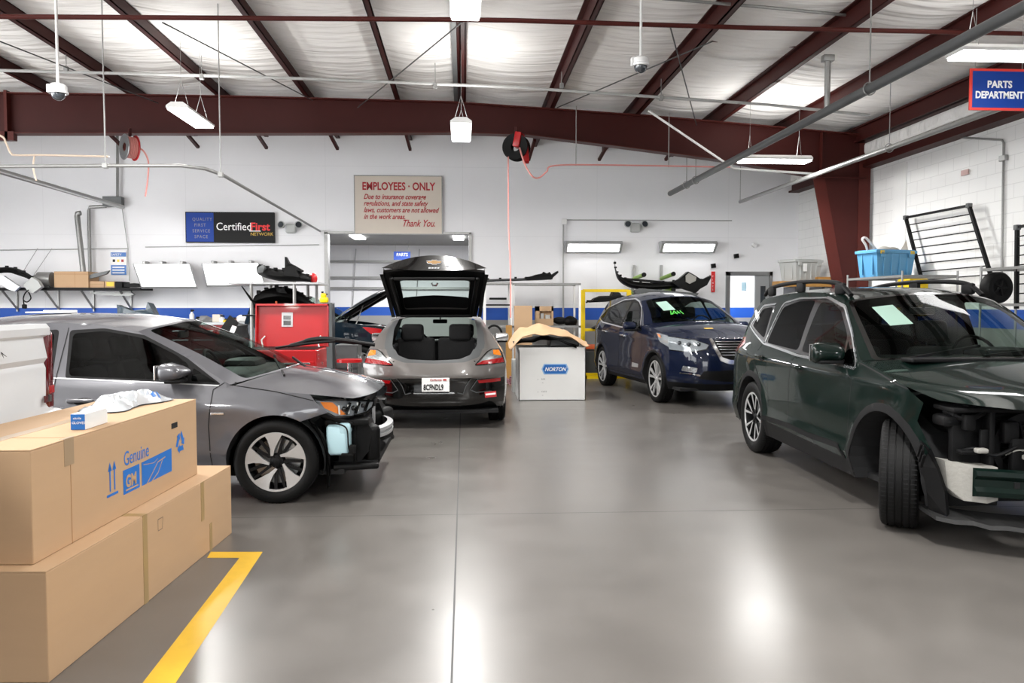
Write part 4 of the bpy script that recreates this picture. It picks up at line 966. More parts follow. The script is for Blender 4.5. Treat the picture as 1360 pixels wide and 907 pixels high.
# ============ dark green SUV, front corner stripped
D = Car('suv', 'dark green SUV missing its front bumper and headlight', (3.765, 5.31, 0), -ang(92.0),
  W=[(-3.75, .74), (-3.3, .86), (-2.7, .90), (-1.3, .905), (-.3, .90), (.15, .89), (.45, .83), (.8, .7)],
  D=[(.2, .05), (.35, .01), (.6, 0), (.85, .005), (.98, .02), (1.08, .08), (1.3, .16), (1.5, .24), (1.66, .33)],
  rows={'hood': [(.52, .93, .90, .90, 3.0), (.25, .99, .6, 1.0, 2.8), (-.1, 1.05, .2, 1.08, 2.4), (-.48, 1.10, -.18, 1.14, 2.2)],
        'windshield': [(-.50, 1.105, -.18, 1.14, 2.2), (-.82, 1.33, -.55, 1.40, 2.2), (-1.15, 1.55, -.95, 1.62, 2.2)],
        'roof': [(-1.15, 1.55, -.95, 1.62, 2.2), (-1.6, 1.625, -1.5, 1.675, 2.4), (-2.4, 1.635, -2.4, 1.69, 2.4), (-3.2, 1.58, -3.25, 1.65, 2.4)],
        'backlight': [(-3.2, 1.58, -3.25, 1.65, 2.4), (-3.42, 1.32, -3.55, 1.35, 2.8), (-3.56, 1.02, -3.66, 1.02, 3)],
        'tail': [(-3.56, 1.02, -3.66, 1.02, 3), (-3.60, .7, -3.7, .7, 3), (-3.52, .30, -3.62, .30, 3)]},
  paint='paint_green', wb=2.67, Rw=.365, arch=.425, crease=((.98, 0, -.02, .014, .05), (.42, -1.3, 0, .02, .06)), cat='car')
e = D.edge('hood')[2:]
for k in ('windshield', 'roof', 'backlight', 'tail'): e += D.edge(k)[1:]
a1 = math.asin((.24-D.Rw)/D.arch)
ol = [(.41, .52), (.47, .60), (.43, .72), (.52, .88)]+e+arcpts(D, -D.wb, .24)+circ(0, D.Rw, D.arch, 22, PI-a1, ang(22))
ol = [(.425, .55), (.47, .62), (.36, .78), (.40, .90)]+[p for p in e if p[0] < .30]+arcpts(D, -D.wb, .24)+circ(0, D.Rw, D.arch, 22, PI-a1, ang(24))
gf = rnd([(-1.60, 1.11), (-1.60, 1.545), (-1.35, 1.54), (-1.12, 1.47), (-.84, 1.28), (-.78, 1.07)], .05)
gq = rnd([(-.75, 1.07), (-.80, 1.24), (-.58, 1.07)], .015)
gr = rnd([(-2.5, 1.14), (-2.42, 1.50), (-2.1, 1.555), (-1.72, 1.56), (-1.68, 1.11)], .05)
gc = rnd([(-3.18, 1.30), (-3.02, 1.48), (-2.70, 1.50), (-2.62, 1.18)], .05)
fr = rnd([(-3.30, 1.28), (-3.08, 1.51), (-2.4, 1.575), (-1.5, 1.575), (-1.1, 1.495), (-.80, 1.29), (-.52, 1.05), (-.8, 1.045), (-2.58, 1.12)], .04)
fd = [(-1.65, .42), (-1.65, 1.07), (-.60, 1.03), (-.46, .97), (-.50, .42)]; rd = [(-1.65, .42), (-1.65, 1.07), (-2.62, 1.12), (-2.62, .95), (-2.35, .72), (-2.25, .42)]
D.sides(ol, [('side_window.f', gf), ('side_window.q', gq), ('side_window.r', gr), ('side_window.c', gc), ('window_frame.c', rnd([(-3.24, 1.29), (-3.05, 1.50), (-2.66, 1.52), (-2.57, 1.14)], .04)), ('window_frame', rnd([(-2.56, 1.13), (-2.46, 1.53), (-2.1, 1.575), (-1.5, 1.575), (-1.1, 1.495), (-.80, 1.29), (-.52, 1.05), (-.8, 1.045)], .04)), ('front_door', fd), ('rear_door', rd),
   ('wheel_arch_trim.f', circ(0, D.Rw, D.arch+.058)), ('wheel_arch_trim.r', circ(-D.wb, D.Rw, D.arch+.058)), ('rocker_trim', [(-2.4, .2), (-2.4, .40), (-.3, .36), (-.3, .2)]),
   ('taillight', rnd([(-3.66, 1.18), (-3.30, 1.17), (-3.22, 1.10), (-3.36, 1.0), (-3.66, .95)], .02))],
   {'side_window.f': 'glass', 'side_window.q': 'glass_dark', 'side_window.r': 'glass_dark', 'side_window.c': 'glass_dark', 'window_frame': 'black_gloss', 'window_frame.c': 'black_gloss', 'wheel_arch_trim.f': 'black_trim', 'wheel_arch_trim.r': 'black_trim', 'rocker_trim': 'black_trim', 'taillight': 'lens_red'})
D.seam([[fd[0], fd[1]], [fd[2], fd[3], fd[4]], [rd[2], rd[3], rd[4], rd[5]], [(-.50, 1.09), (-.1, 1.035), (.28, .975)]])
D.trim('window_chrome', [rnd([(-2.56, 1.125), (-2.46, 1.54), (-2.1, 1.585), (-1.5, 1.585), (-1.08, 1.505), (-.78, 1.30), (-.50, 1.045)], .04)[3:-3], [(-3.26, 1.29), (-2.58, 1.13), (-1.65, 1.07), (-.5, 1.045)], rnd([(-3.26, 1.29), (-3.06, 1.51), (-2.66, 1.53)], .03)[3:-3]], .016, 'chrome_soft')
D.trim('rocker_edge', [[(-2.28, .42), (-1.65, .44), (-1.2, .43), (-.62, .44), (-.52, .36)]], .03, 'black_trim')
D.top('hood', name='hood'); D.top('roof', name='roof'); D.top('tail', name='rear_bumper')
D.top('windshield', [('windshield', rnd([(.02, -.88), (.97, -.92), (.97, .92), (.02, .88)], .05)), ('windshield_band', rnd([(.0, -.92), (1, -.96), (1, .96), (.0, .92)], .05))], {'windshield': 'windshield', 'windshield_band': 'black_gloss'}, name='windshield_frame')
D.top('backlight', [('rear_window', rnd([(.08, -.8), (.62, -.8), (.62, .8), (.08, .8)], .05))], {'rear_window': 'glass_dark'}, name='liftgate')
D.t.scale = (1.045, 1, 1)
# roof rails
for sg in (-1, 1):
    mb = MB(); Y = sg*.56
    pts = [(-1.20, Y, 1.60), (-1.32, Y, 1.665), (-1.5, Y, 1.715), (-2.0, Y, 1.74), (-2.6, Y, 1.735), (-3.05, Y, 1.70), (-3.22, Y, 1.63)]
    mb.tube([Vector(p) for p in pts], .021, 10, smooth=True)
    for x, z in ((-1.40, 1.66), (-2.25, 1.69), (-3.02, 1.665)): mb.box((x, Y, z), (.16, .045, .1), None, .02)
    mb.build('roof_rail', 'black_trim', D.t, smooth=True, world=False)
D.liner(); D.pan(-3.5, .3, .24)
D.inner(0, 0, 0, extra=[(-3.4, .27), (-3.4, 1.12), (-.5, 1.02), (.2, .93), (.2, .27)])
D.cabin(-.50, 1.12, sx=-1.45, rx=-2.3, top=1.56, hh=.54); D.mirrors(-.78, 1.12, D.paint, sc=(1.4, 1.1, 1.25))
D.handle(-1.45, .97); D.handle(-2.42, 1.0)
for ax in (0, -D.wb):
    for sg in (-1, 1): D.wheel(ax, sg, w=.235, style='five', rr=.25, steer=(-ang(30) if ax == 0 else 0), y=(.875 if ax == 0 else None), rot=.2)
wpatch('windshield_paper', 'paper', D, [(.50, -.68), (.50, -.48), (.84, -.55), (.84, -.755)])
MB().beam((-.22, -.05, 1.155), (-.44, .62, 1.20), .015, .02).beam((-.24, -.62, 1.13), (-.38, .02, 1.22), .015, .02).box((-.2, 0, 1.13), (.16, 1.25, .03), None, .01).build('wiper', 'black_trim', D.t, world=False)
# torn front end
for sg in (-1, 1):
    sh_ = MB()
    sh_.lathe([(.17, .0), (.215, .0), (.215, .05), (.17, .05)], c=(.505, sg*.27, .64), axis='X', n=36)
    for k in range(7): a = 2*PI*k/7; sh_.beam((.515, sg*.27, .64), (.515, sg*.27+.17*math.cos(a), .64+.17*math.sin(a)), .05, .012)
    sh_.cyl((.50, sg*.27, .64), (.55, sg*.27, .64), .05, n=20)
    sh_.build('cooling_fan', 'black_trim', D.t, smooth=True, world=False)
    MB().tube([(.46, sg*.74, .86), (.55, sg*.66, .82), (.56, sg*.55, .86), (.50, sg*.44, .90)], .018, 8, smooth=True).tube([(.48, sg*.70, .58), (.58, sg*.62, .64), (.60, sg*.50, .60), (.62, sg*.38, .66)], .012, 8, smooth=True).build('hose', 'black_trim', D.t, smooth=True, world=False)
    MB().box((.56, sg*.645, .80), (.05, .07, .10), None, .012).box((.58, sg*.56, .70), (.03, .05, .12), None, .01).box((.575, sg*.66, .62), (.06, .10, .025), None, .006).build('lamp_bracket', 'black_trim', D.t, smooth=True, world=False)
g = MB()
g.box((.35, 0, .62), (.18, 1.1, .62), None, .04).box((.52, 0, .88), (.08, 1.3, .06), None, .02)
for i in range(12): g.box((.50, 0, .45+i*.035), (.02, .95, .01))
g.box((.15, -.55, .80), (.45, .25, .22), None, .06, seg=3).box((.15, .55, .80), (.45, .25, .22), None, .06, seg=3)
g.build('radiator_support', 'black_plastic', D.t, smooth=True, world=False)
g = MB()
for sg in (-1, 1):
    g.box((.50, sg*.62, .70), (.05, .20, .34), None, .01).box((.56, sg*.52, .66), (.09, .035, .42), None, .01).box((.58, sg*.40, .74), (.06, .10, .14), None, .02)
    g.box((.50, sg*.60, .88), (.22, .34, .03), None, .008).box((.60, sg*.34, .60), (.05, .14, .22), None, .02)
    g.box((.46, sg*.72, .80), (.14, .12, .07), None, .02)
    g.cyl((.44, sg*.60, .72), (.50, sg*.60, .72), .10, n=20).cyl((.50, sg*.60, .72), (.52, sg*.60, .72), .075, n=20)
g.box((.60, 0, .62), (.04, .04, .5), None, .01).beam((.62, -.3, .42), (.58, -.22, .9), .03, .02).beam((.62, .3, .42), (.58, .22, .9), .03, .02)
g.build('radiator_brackets', 'black_trim', D.t, smooth=True, world=False)
for sg in (-1, 1):
    g = MB()
    # fender liner hanging down with its slots, ragged lower edge
    vs = [(.40, sg*.85, .66), (.47, sg*.84, .62), (.50, sg*.80, .50), (.52, sg*.76, .36), (.52, sg*.74, .20), (.40, sg*.78, .20), (.41, sg*.83, .36), (.40, sg*.86, .50)]
    g.add(vs+[(x-.02, y-sg*.03, z) for x, y, z in vs], [[0, 1, 2, 7], [7, 2, 3, 6], [6, 3, 4, 5]]+[[8, 15, 10, 9], [15, 14, 11, 10], [14, 13, 12, 11]]+[[i, (i+1) % 8, (i+1) % 8+8, i+8] for i in range(8)])
    for k in range(3): g.box((.425+.018*k, sg*.868, .60-.03*k), (.012, .02, .09), Matrix.Rotation(.4, 3, 'Y'), .003)
    g.build('fender_liner', 'black_trim', D.t, world=False)
g = MB()
vs = []; N = 22
for i in range(N+1):
    y = -.80+1.6*i/N; xx = .50+.36*(1-(abs(y)/.80)**2.5); j = random.uniform(-.012, .012)
    vs += [(xx-.22, y, .23), (xx, y, .205+j), (xx+.01, y, .18+j), (xx-.22, y, .20)]
g.add(vs, [[4*i+a, 4*i+(a+1) % 4, 4*i+4+(a+1) % 4, 4*i+4+a] for i in range(N) for a in range(4)]+[[0, 1, 2, 3], [4*N+3, 4*N+2, 4*N+1, 4*N]])
g.build('undertray', 'scuffed_tray', D.t, world=False, label='scuffed grey splash tray hanging low')
def foam(sg):
    g = MB()
    vs = [(.50, sg*.75, .55), (.58, sg*.70, .55), (.64, sg*.60, .54), (.66, sg*.52, .54), (.51, sg*.73, .38), (.59, sg*.68, .32), (.66, sg*.58, .32), (.67, sg*.52, .34)]
    b_ = [(x-.12, y, z) for x, y, z in vs]
    g.add(vs+b_, [[0, 1, 5, 4], [1, 2, 6, 5], [2, 3, 7, 6], [8, 12, 13, 9], [9, 13, 14, 10], [10, 14, 15, 11], [0, 8, 9, 1], [1, 9, 10, 2], [2, 10, 11, 3], [4, 5, 13, 12], [5, 6, 14, 13], [6, 7, 15, 14], [0, 4, 12, 8], [3, 11, 15, 7]])
    g.build('washer_reservoir', 'foam', D.t, smooth=False, world=False, label='white plastic reservoir behind the beam')
foam(-1); foam(1)
g = MB(); pts = [(-.66, .64), (-.4, .74), (0, .80), (.4, .74), (.66, .64)]
for i in range(len(pts)-1):
    (y0, x0), (y1, x1) = pts[i], pts[i+1]; vs = []
    for y, x in ((y0, x0), (y1, x1)): vs += [(x, y, .36), (x+.035, y, .37), (x+.04, y, .40), (x+.02, y, .425), (x+.02, y, .47), (x+.04, y, .495), (x+.035, y, .525), (x, y, .535)]
    g.add(vs, [[a, (a+1) % 8, (a+1) % 8+8, a+8] for a in range(8)]+[list(range(8)), [15-a for a in range(8)]])
bo = g.build('bumper_beam', 'paint_green', D.t, world=False, label='dark green steel bumper beam')
g = MB()
for y, x in ((-.45, .72), (-.36, .75), (-.18, .795), (-.02, .812)): g.box((x+.015, y, .448), (.02, .04, .035))
g.build('beam_slot', 'under', bo, world=False)
g = MB().tube([(.60, -.36, .62), (.66, -.32, .66), (.62, -.27, .70), (.64, -.22, .64), (.66, -.30, .60)], .005, 6, smooth=True).tube([(.58, -.42, .60), (.64, -.38, .64), (.66, -.30, .63)], .005, 6, smooth=True).box((.62, -.6, .635), (.05, .07, .03), None, .01).box((.66, -.34, .60), (.04, .05, .03), None, .008)
g.build('wiring', 'foam', D.t, smooth=True, world=False)
D.finish()

# ============ dark teal wagon with its hood up, far behind
sq = lambda x: x if x > -1.3 else -1.3+(x+1.3)*.38
G = Car('compact_car', 'dark teal small car with its hood propped open behind the red tool chest', (-1.93, 16.05, 0), 0,
  W=[(sq(x), w) for x, w in C.W], D=C.D, rows={k: [(sq(a), b, sq(c), d, e_) for a, b, c, d, e_ in v] for k, v in C.rows.items()}, paint='paint_teal', wb=-sq(-2.7), Rw=.355, arch=.40)
noseE = G.edge('nose'); e = noseE[::-1]
for k in ('hood', 'windshield', 'roof', 'backlight', 'tail'): e += G.edge(k)[1:]
ol = e+arcpts(G, -G.wb, .24)+arcpts(G, 0, .24)
gf = rnd([(-1.62, 1.13), (-1.64, 1.50), (-1.4, 1.49), (-1.15, 1.40), (-.80, 1.15)], .04)
G.sides(ol, [('side_window.f', gf), ('side_window.r', [(sq(a)+.02, b) for a, b in gr]), ('window_frame', rnd([(-2.05, 1.1), (-1.95, 1.48), (-1.62, 1.545), (-1.35, 1.50), (-1.1, 1.41), (-.6, 1.08)], .03)), ('headlight', hls)], {'side_window.f': 'glass_dark', 'side_window.r': 'glass_dark', 'window_frame': 'black_trim', 'headlight': 'lens_red'}, du=.08, dv=.07)
G.top('roof'); G.top('nose', name='front_bumper'); G.top('tail', name='rear_bumper'); G.top('backlight', name='liftgate')
G.top('windshield', [('windshield', rnd([(.02, -.86), (.97, -.90), (.97, .90), (.02, .86)], .05))], {'windshield': 'windshield'}, name='windshield_frame')
l = G.strip('hood'); Th = l.T; hm = patch(l, [(0, -1), (Th, -1), (Th, 1), (0, 1)], [], .1, .12)['body']
hub = Vector((-.50, 0, 1.12)); RR = Matrix.Rotation(-ang(37), 3, 'Y')
hm.v = [hub+RR @ (v-hub) for v in hm.v]; up = MB(); up.v = [v+RR @ Vector((0, 0, -.045)) for v in hm.v]; up.f = [list(x) for x in hm.f]; up.m = list(hm.m)
ho = hm.build('hood', 'paint_teal', G.t, smooth=True, world=False)
up.beam(hub+RR @ Vector((.2, -.6, -.04)), hub+RR @ Vector((1.0, -.5, -.14)), .08, .04).beam(hub+RR @ Vector((.2, .6, -.04)), hub+RR @ Vector((1.0, .5, -.14)), .08, .04)
up.build('hood_lining', 'black_trim', ho, smooth=True, world=False)
MB().cyl((-.1, -.7, 1.05), hub+RR @ Vector((.65, -.6, -.05)), .012, n=8).build('hood_prop', 'galv', G.t, world=False)
eb = MB().box((.15, 0, .85), (.7, 1.3, .25), None, .05).box((.1, .1, 1.0), (.4, .6, .12), None, .04).box((.35, -.4, 1.0), (.2, .25, .1), None, .03).box((-.2, .3, 1.02), (.2, .5, .1), None, .03)
for k in range(8): eb.tube([(random.uniform(-.2, .5), random.uniform(-.6, .6), 1.0) for _ in range(3)], .02, 6, smooth=True)
eb.build('engine', 'black_plastic', G.t, smooth=True, world=False)
G.liner(); G.pan(-2.1, .75, .24); G.inner(0, 0, 0, extra=[(-2.1, .27), (-2.1, 1.12), (-.5, 1.05), (.3, .93), (.3, .27)]); G.cabin(-.55, 1.14, sx=-1.2, rx=-1.75, top=1.54)
for ax in (0, -G.wb):
    for sg in (-1, 1): G.wheel(ax, sg, style='ten', rr=.245, rot=.3, mats=('cast', 'black_trim'))
G.t.scale = (1, 1, 1.06); G.mirrors(-.83, 1.10, G.paint); G.finish()
# ---------------------------------------------------------------- boxes in the foreground
def carton(name, label, c0, c1, w, z0, z1, grp=None):
    # c0 near right corner, c1 far right corner on the ground plan, width to the left
    a = Vector((c0[0], c0[1], 0)); b = Vector((c1[0], c1[1], 0)); d = (b-a); ln = d.length; rz = math.atan2(-d.x, d.y)
    t = thing(name, label, 'box', (a.x, a.y, z0), rz, grp); h = z1-z0
    # local: y along the length, x negative to the left
    m = MB().bb((-w, 0, 0), (0, ln, h-.006), .004).bb((-w, 0, h-.006), (-w/2-.0015, ln, h), .002).bb((-w/2+.0015, 0, h-.006), (0, ln, h), .002)
    m.build('carton', 'cardboard', t, world=False)
    return t, w, ln, h
t1, w1, l1, h1 = carton('cardboard_box', 'long brown cardboard box on the floor carrying a second one', (-1.668, 3.285), (-1.543, 5.413), .72, 0, .455, 'long cardboard boxes')
t2, w2, l2, h2 = carton('cardboard_box', 'long brown cardboard box with blue print and a small blue carton on it', (-1.76, 3.37), (-1.675, 5.15), .57, .456, .93, 'long cardboard boxes')
def strip_(t, y, w, h, z0=0, z1=None, m='tape', tw=.05):
    z1 = h if z1 is None else z1
    MB().bb((0, y-tw/2, z0), (.0015, y+tw/2, z1)).bb((-w, y-tw/2, h), (.0015, y+tw/2, h+.001)).build('tape_strip', m, t, world=False)
strip_(t1, .87, w1, h1); MB().bb((0, 1.61, .22), (.0015, 1.66, h1)).build('tape_strip', 'tape', t1, world=False); MB().bb((0, 1.74, .0), (.0015, 1.78, .17)).build('tape_strip', 'tape', t1, world=False)
MB().bb((-w1/2-.03, 0, h1), (-w1/2+.03, l1, h1+.001)).build('tape_strip', 'clear_tape', t1, world=False)
m = MB(); ribbon(m, lambda a, b: (.0012, a, b), [(1.02, .33), (1.07, .33), (1.08, .39), (1.02, .39)], .004, True); m.build('printed_mark', 'hair_wire', t1, world=False)
MB().bb((0, .298, 0), (.001, .302, h2)).bb((-w2, .298, h2), (0, .302, h2+.001)).build('flap_edge', 'cardboard_inner', t2, world=False)
MB().bb((-.02, .25, h2), (.001, .34, h2+.0012)).bb((0, .25, h2-.12), (.0012, .33, h2)).build('tape_strip', 'clear_tape', t2, world=False)
MB().bb((-w2/2-.03, 0, h2), (-w2/2+.03, l2, h2+.001)).build('tape_strip', 'clear_tape', t2, world=False)
hh = MB().box((.0, 1.44, h2-.115), (.004, .085, .032), None, .0015); hh.build('hand_hole', 'under', t2, world=False)
# printed artwork on the long side: local plane x=0, y right, z up
def onside(y, z): return WM[t2] @ face_mx((.001, y, z), (0, 1, 0), (0, 0, 1))
text('Genuine', .105, onside(.80, .245), 'blue_ink', t2, 'print_lettering', sx=.82, ext=.0004)
m = MB(); f2 = lambda a, b: (.0012, a, b)
m.add([f2(*p) for p in ((.79, .10), (.975, .10), (.975, .225), (.79, .225))], [[0, 1, 2, 3]]); m.add([f2(*p) for p in ((1.0, .10), (1.39, .10), (1.39, .235), (1.0, .225))], [[0, 1, 2, 3]])
m.build('print_panel', 'blue_ink', t2, world=False)
text('GM', .085, WM[t2] @ face_mx((.002, .815, .132), (0, 1, 0), (0, 0, 1)), 'cardboard', t2, 'print_lettering', sx=.95, ext=.0004, bold=.003)
m = MB(); f3 = lambda a, b: (.0022, a, b); ribbon(m, f3, [(.815, .118), (.955, .118)], .008)
ribbon(m, f3, [(1.06, .10), (1.14, .15), (1.20, .19), (1.30, .20)], .006); ribbon(m, f3, [(1.12, .10), (1.20, .13), (1.27, .20)], .006); ribbon(m, f3, [(1.02, .21), (1.15, .195), (1.20, .21)], .003)
m.build('print_line', 'cardboard', t2, world=False)
m = MB()
for y in (.655, .70):
    m.add([f2(*p) for p in ((y-.006, .15), (y+.006, .15), (y+.006, .27), (y-.006, .27))], [[0, 1, 2, 3]]); m.add([f2(*p) for p in ((y-.02, .25), (y+.02, .25), (y, .295))], [[0, 1, 2]])
m.add([f2(*p) for p in ((.62, .125), (.735, .125), (.735, .138), (.62, .138))], [[0, 1, 2, 3]]); m.build('print_arrow', 'blue_ink', t2, world=False)
m = MB()
for k in range(3):
    a = PI/2+k*2*PI/3; c = Vector((1.52, .245)); R_ = .055
    # each arrow lies along one side of a triangle
    A_ = Vector((math.cos(a), math.sin(a)))*R_*1.15; B_ = Vector((math.cos(a-2*PI/3), math.sin(a-2*PI/3)))*R_*1.15; d_ = (B_-A_).normalized(); n_ = Vector((d_.y, -d_.x)); L_ = (B_-A_).length
    q = lambda s_, o_: f2(*(c+A_+d_*s_*L_-n_*o_))
    m.add([q(.16, -.010), q(.16, .020), q(.60, .020), q(.60, -.010)], [[0, 1, 2, 3]]); m.add([q(.60, -.024), q(.60, .034), q(.92, .005)], [[0, 1, 2]]); m.add([q(.05, .02), q(.16, -.010), q(.16, .02)], [[0, 1, 2]])
m.build('recycling_mark', 'blue_ink', t2, world=False)
# blue carton and plastic bag on the upper box
p = PX(94, 571, -1.93); Zt = .9315
def onz(px, py, z): r = ray(px, py); k = (z-EYE)/r.z; return Vector((r.x*k, r.y*k, z))
c = onz(94, 571, Zt); c2 = onz(115, 570, Zt)
bx = thing('small_carton', 'small blue and white carton on the upper cardboard box', 'box', (c.x, c.y, Zt), 0); bw = (c2-c).length
MB().bb((0, 0, 0), (bw, .24, .075), .002).build('carton', 'white_paint', bx, world=False)
MB().bb((.001, -.0012, .001), (bw-.001, .001, .074)).build('label_panel', 'label_blue', bx, world=False)
text('nitrile', .016, WM[bx] @ face_mx((.012, -.002, .05), (1, 0, 0), (0, 0, 1)), 'letter_white', bx, 'print_lettering', ext=.0003)
text('GLOVES', .017, WM[bx] @ face_mx((.006, -.002, .028), (1, 0, 0), (0, 0, 1)), 'letter_white', bx, 'print_lettering', ext=.0003)
bag = MB(); c0 = onz(140, 549, Zt); c1 = onz(222, 531, Zt); n = 26; mm = 12
for i in range(n+1):
    for j in range(mm+1):
        u, v = i/n, j/mm; q = c0.lerp(c1, u)+Vector((-.22*(v-.15)-.05*math.sin(u*9)*(v-.5), .08*v, 0)); e_ = min(1, 5*min(u, 1-u, v, 1-v)+.02)
        h = .006+.085*e_*max(.12, 1-2.4*abs(noise.noise(Vector((u*4+v*2.2, v*2.4, 3)))))*(.6+.4*math.sin(PI*u))
        bag.v.append(Vector((q.x+.02*noise.noise(Vector((u*5, v*3, 0))), q.y+.02*noise.noise(Vector((u*5, v*3, 9))), Zt+h)))
bag.f = [[i*(mm+1)+j, i*(mm+1)+j+1, (i+1)*(mm+1)+j+1, (i+1)*(mm+1)+j] for i in range(n) for j in range(mm)]
nb = len(bag.v); bag.v += [Vector((v.x, v.y, Zt+.002)) for v in bag.v]; bag.f += [[a+nb for a in f[::-1]] for f in bag.f[:n*mm]]; bag.m = [0]*len(bag.f)
bg_ = solo('plastic_bag', bag, 'plastic_bag', 'crumpled white plastic bag lying on the upper cardboard box', 'bag', smooth=True, angle=50)
bm = MB(); i0 = 18
for i in range(18, 22):
    for j in range(1, 4):
        a = [bag.v[(i+p)*(mm+1)+j+q]+Vector((.001, -.002, .003)) for p, q in ((0, 0), (1, 0), (1, 1), (0, 1))]
        if (i+j) % 2: bm.add(a, [[0, 1, 2, 3]])
bm.build('bag_print', 'blue_ink', bg_)
# ---------------------------------------------------------------- white pickup at the left edge
TK = thing('pickup_truck', 'white pickup truck cut by the left edge, red tail light at its corner', 'truck', (-2.445, 4.95, 0), .05)
m = MB()
prof = [(-.06, .60), (-.01, .66), (0, .90), (-.015, .94), (-.012, 1.15), (-.02, 1.18), (-.005, 1.21), (-.02, 1.33), (-.0, 1.345), (-.0, 1.385), (-.02, 1.41), (-.12, 1.41), (-.12, 1.36), (-1.78, 1.36), (-1.78, 1.41), (-1.88, 1.41), (-1.9, 1.385), (-1.9, .9), (-1.85, .6)]
m.prism(prof, lambda a, b: (a, -.02, b), lambda a, b: (a, -2.0, b)); m.build('bed', 'paint_white', TK, smooth=True, world=False, angle=30)
pr = [(-.10, .45), (-.03, .6), (0, .9), (-.01, 1.0), (-.22, 1.42), (-.32, 1.78), (-.45, 1.84), (-1.45, 1.84), (-1.58, 1.78), (-1.68, 1.42), (-1.89, 1.0), (-1.9, .6), (-1.8, .45)]
m = MB().prism(pr, lambda a, b: (a, -2.04, b), lambda a, b: (a, -4.0, b)); m.prism([(-.10, .45), (-.03, .6), (0, .9), (-.05, 1.08), (-1.85, 1.08), (-1.9, .6), (-1.8, .45)], lambda a, b: (a, -4.0, b), lambda a, b: (a, -5.1, b)); m.build('cab', 'paint_white', TK, smooth=True, world=False, angle=30)
MB().add([(-.035, -2.4, 1.08), (-.035, -3.7, 1.08), (-.205, -3.4, 1.42), (-.29, -3.2, 1.7), (-.29, -2.5, 1.7), (-.205, -2.4, 1.42)], [[0, 1, 2, 5], [5, 2, 3, 4]]).build('side_window', 'glass_dark', TK, world=False)
m = MB().box((-.045, -.015, 1.135), (.085, .10, .47), None, .025, seg=3); m.build('taillight', 'lens_red_dark', TK, smooth=True, world=False)
MB().box((-.005, -.015, 1.02), (.02, .06, .05), None, .006).build('taillight_lens', 'lens_red', TK, world=False)
MB().bb((-1.84, -.03, .66), (-.07, .015, 1.40), .02).build('tailgate', 'paint_white', TK, world=False)
MB().box((-.95, -.02, .78), (1.98, .26, .24), None, .05, seg=3).bb((-.10, -.52, .70), (.02, .03, .885), .03).build('rear_bumper', 'paint_white', TK, smooth=True, world=False)
for k in range(2):
    MB().bb((-.004, -.115+.05*k, .95), (.008, -.085+.05*k, .99), .002).build('side_badge', 'lens_red_dark' if k == 0 else 'dark_grey_steel', TK, world=False)
for y in (-1.15, -4.5):
    for x in (-.14, -1.76):
        w_ = MB().lathe([(.2, -.1), (.24, -.12), (.36, -.12), (.385, -.09), (.385, .09), (.36, .12), (.24, .12), (.2, .1)], c=(x, y, .385), axis='X', n=40); wo = w_.build('tire', 'black_rubber', TK, smooth=True, world=False)
        MB().lathe([(0, .02), (.2, .02), (.21, .1), (.2, -.1), (0, -.05)], c=(x, y, .385), axis='X').build('wheel_rim', 'cast', wo, smooth=True, world=False)
m = MB(); m.tube([(-.012, -.5, 1.24), (-.010, -.56, 1.27), (-.012, -.52, 1.21)], .003, 5); m.build('scuff_mark', 'hair_wire', TK, world=False)
# papers on the grey car's roof
c = Vector((-3.45, 7.0, 1.446))
m = MB().box(c+Vector((0, 0, .012)), (.34, .22, .012), Matrix.Rotation(.2, 3, 'Z'), .004).box(c+Vector((.05, .04, .024)), (.2, .16, .012), Matrix.Rotation(-.3, 3, 'Z'), .004)
solo('paper_stack', m, 'white_paint', 'white folded papers lying on the roof of the grey car', 'paper')
# ---------------------------------------------------------------- signs
def board(name, label, cat, px0, py0, px1, py1, y, m, t=.04, grp=None):
    a = P(px0, py1, y); b = P(px1, py0, y); o = thing(name, label, cat, (a.x, y, a.z), 0, grp)
    MB().bb((0, 0, 0), (b.x-a.x, t, b.z-a.z), .004).build('board', m, o, world=False); return o, b.x-a.x, b.z-a.z
def tx(o, s, x, z, size, m, **k): return text(s, size, WM[o] @ face_mx((x, -.003, z), (1, 0, 0), (0, 0, 1)), m, o, **k)
S1, sw_, sh_ = board('notice_sign', 'cream notice board with red hand lettering high on the far wall', 'sign', 471.5, 234.5, 586.5, 310, 17.94, 'sign_cream')
tx(S1, 'EMPLOYEES · ONLY', .16, sh_-.30, .235, 'sign_red', sx=.78, bold=.006)
for k, s_ in enumerate(('Due to insurance coverage', 'regulations, and state safety', 'laws, customers are not allowed', 'in the work areas.')):
    tx(S1, s_, .19, sh_-.50-.145*k, .155, 'sign_red', shear=.35, sx=.80, bold=.003)
tx(S1, 'Thank You.', 1.02, .16, .21, 'sign_red', shear=.4, sx=.75, bold=.003)
MB().bb((-.015, -.01, -.015), (sw_+.015, .03, 0)).bb((-.015, -.01, sh_), (sw_+.015, .03, sh_+.015)).bb((-.015, -.01, 0), (0, .03, sh_)).bb((sw_, -.01, 0), (sw_+.015, .03, sh_)).build('frame', 'galv', S1, world=False)
S2, w_, h_ = board('shop_sign', 'black and blue shop sign on the far wall above the light panels', 'sign', 246.5, 282, 364, 322, 17.90, 'sign_black', .08)
MB().bb((.02, -.004, .02), (.60, .0, h_-.02)).build('blue_panel', 'sign_blue', S2, world=False)
for k, s_ in enumerate(('QUALITY', 'FIRST', 'SERVICE', 'SPACE')): tx(S2, s_, .15+(.04 if k % 2 else 0), h_-.19-.125*k, .095, 'letter_grey', space=1.25, sx=.9)
tx(S2, 'Certified', .65, .27, .235, 'letter_white', sx=.90); tx(S2, 'First', 1.38, .27, .235, 'letter_red', sx=.98, bold=.006)
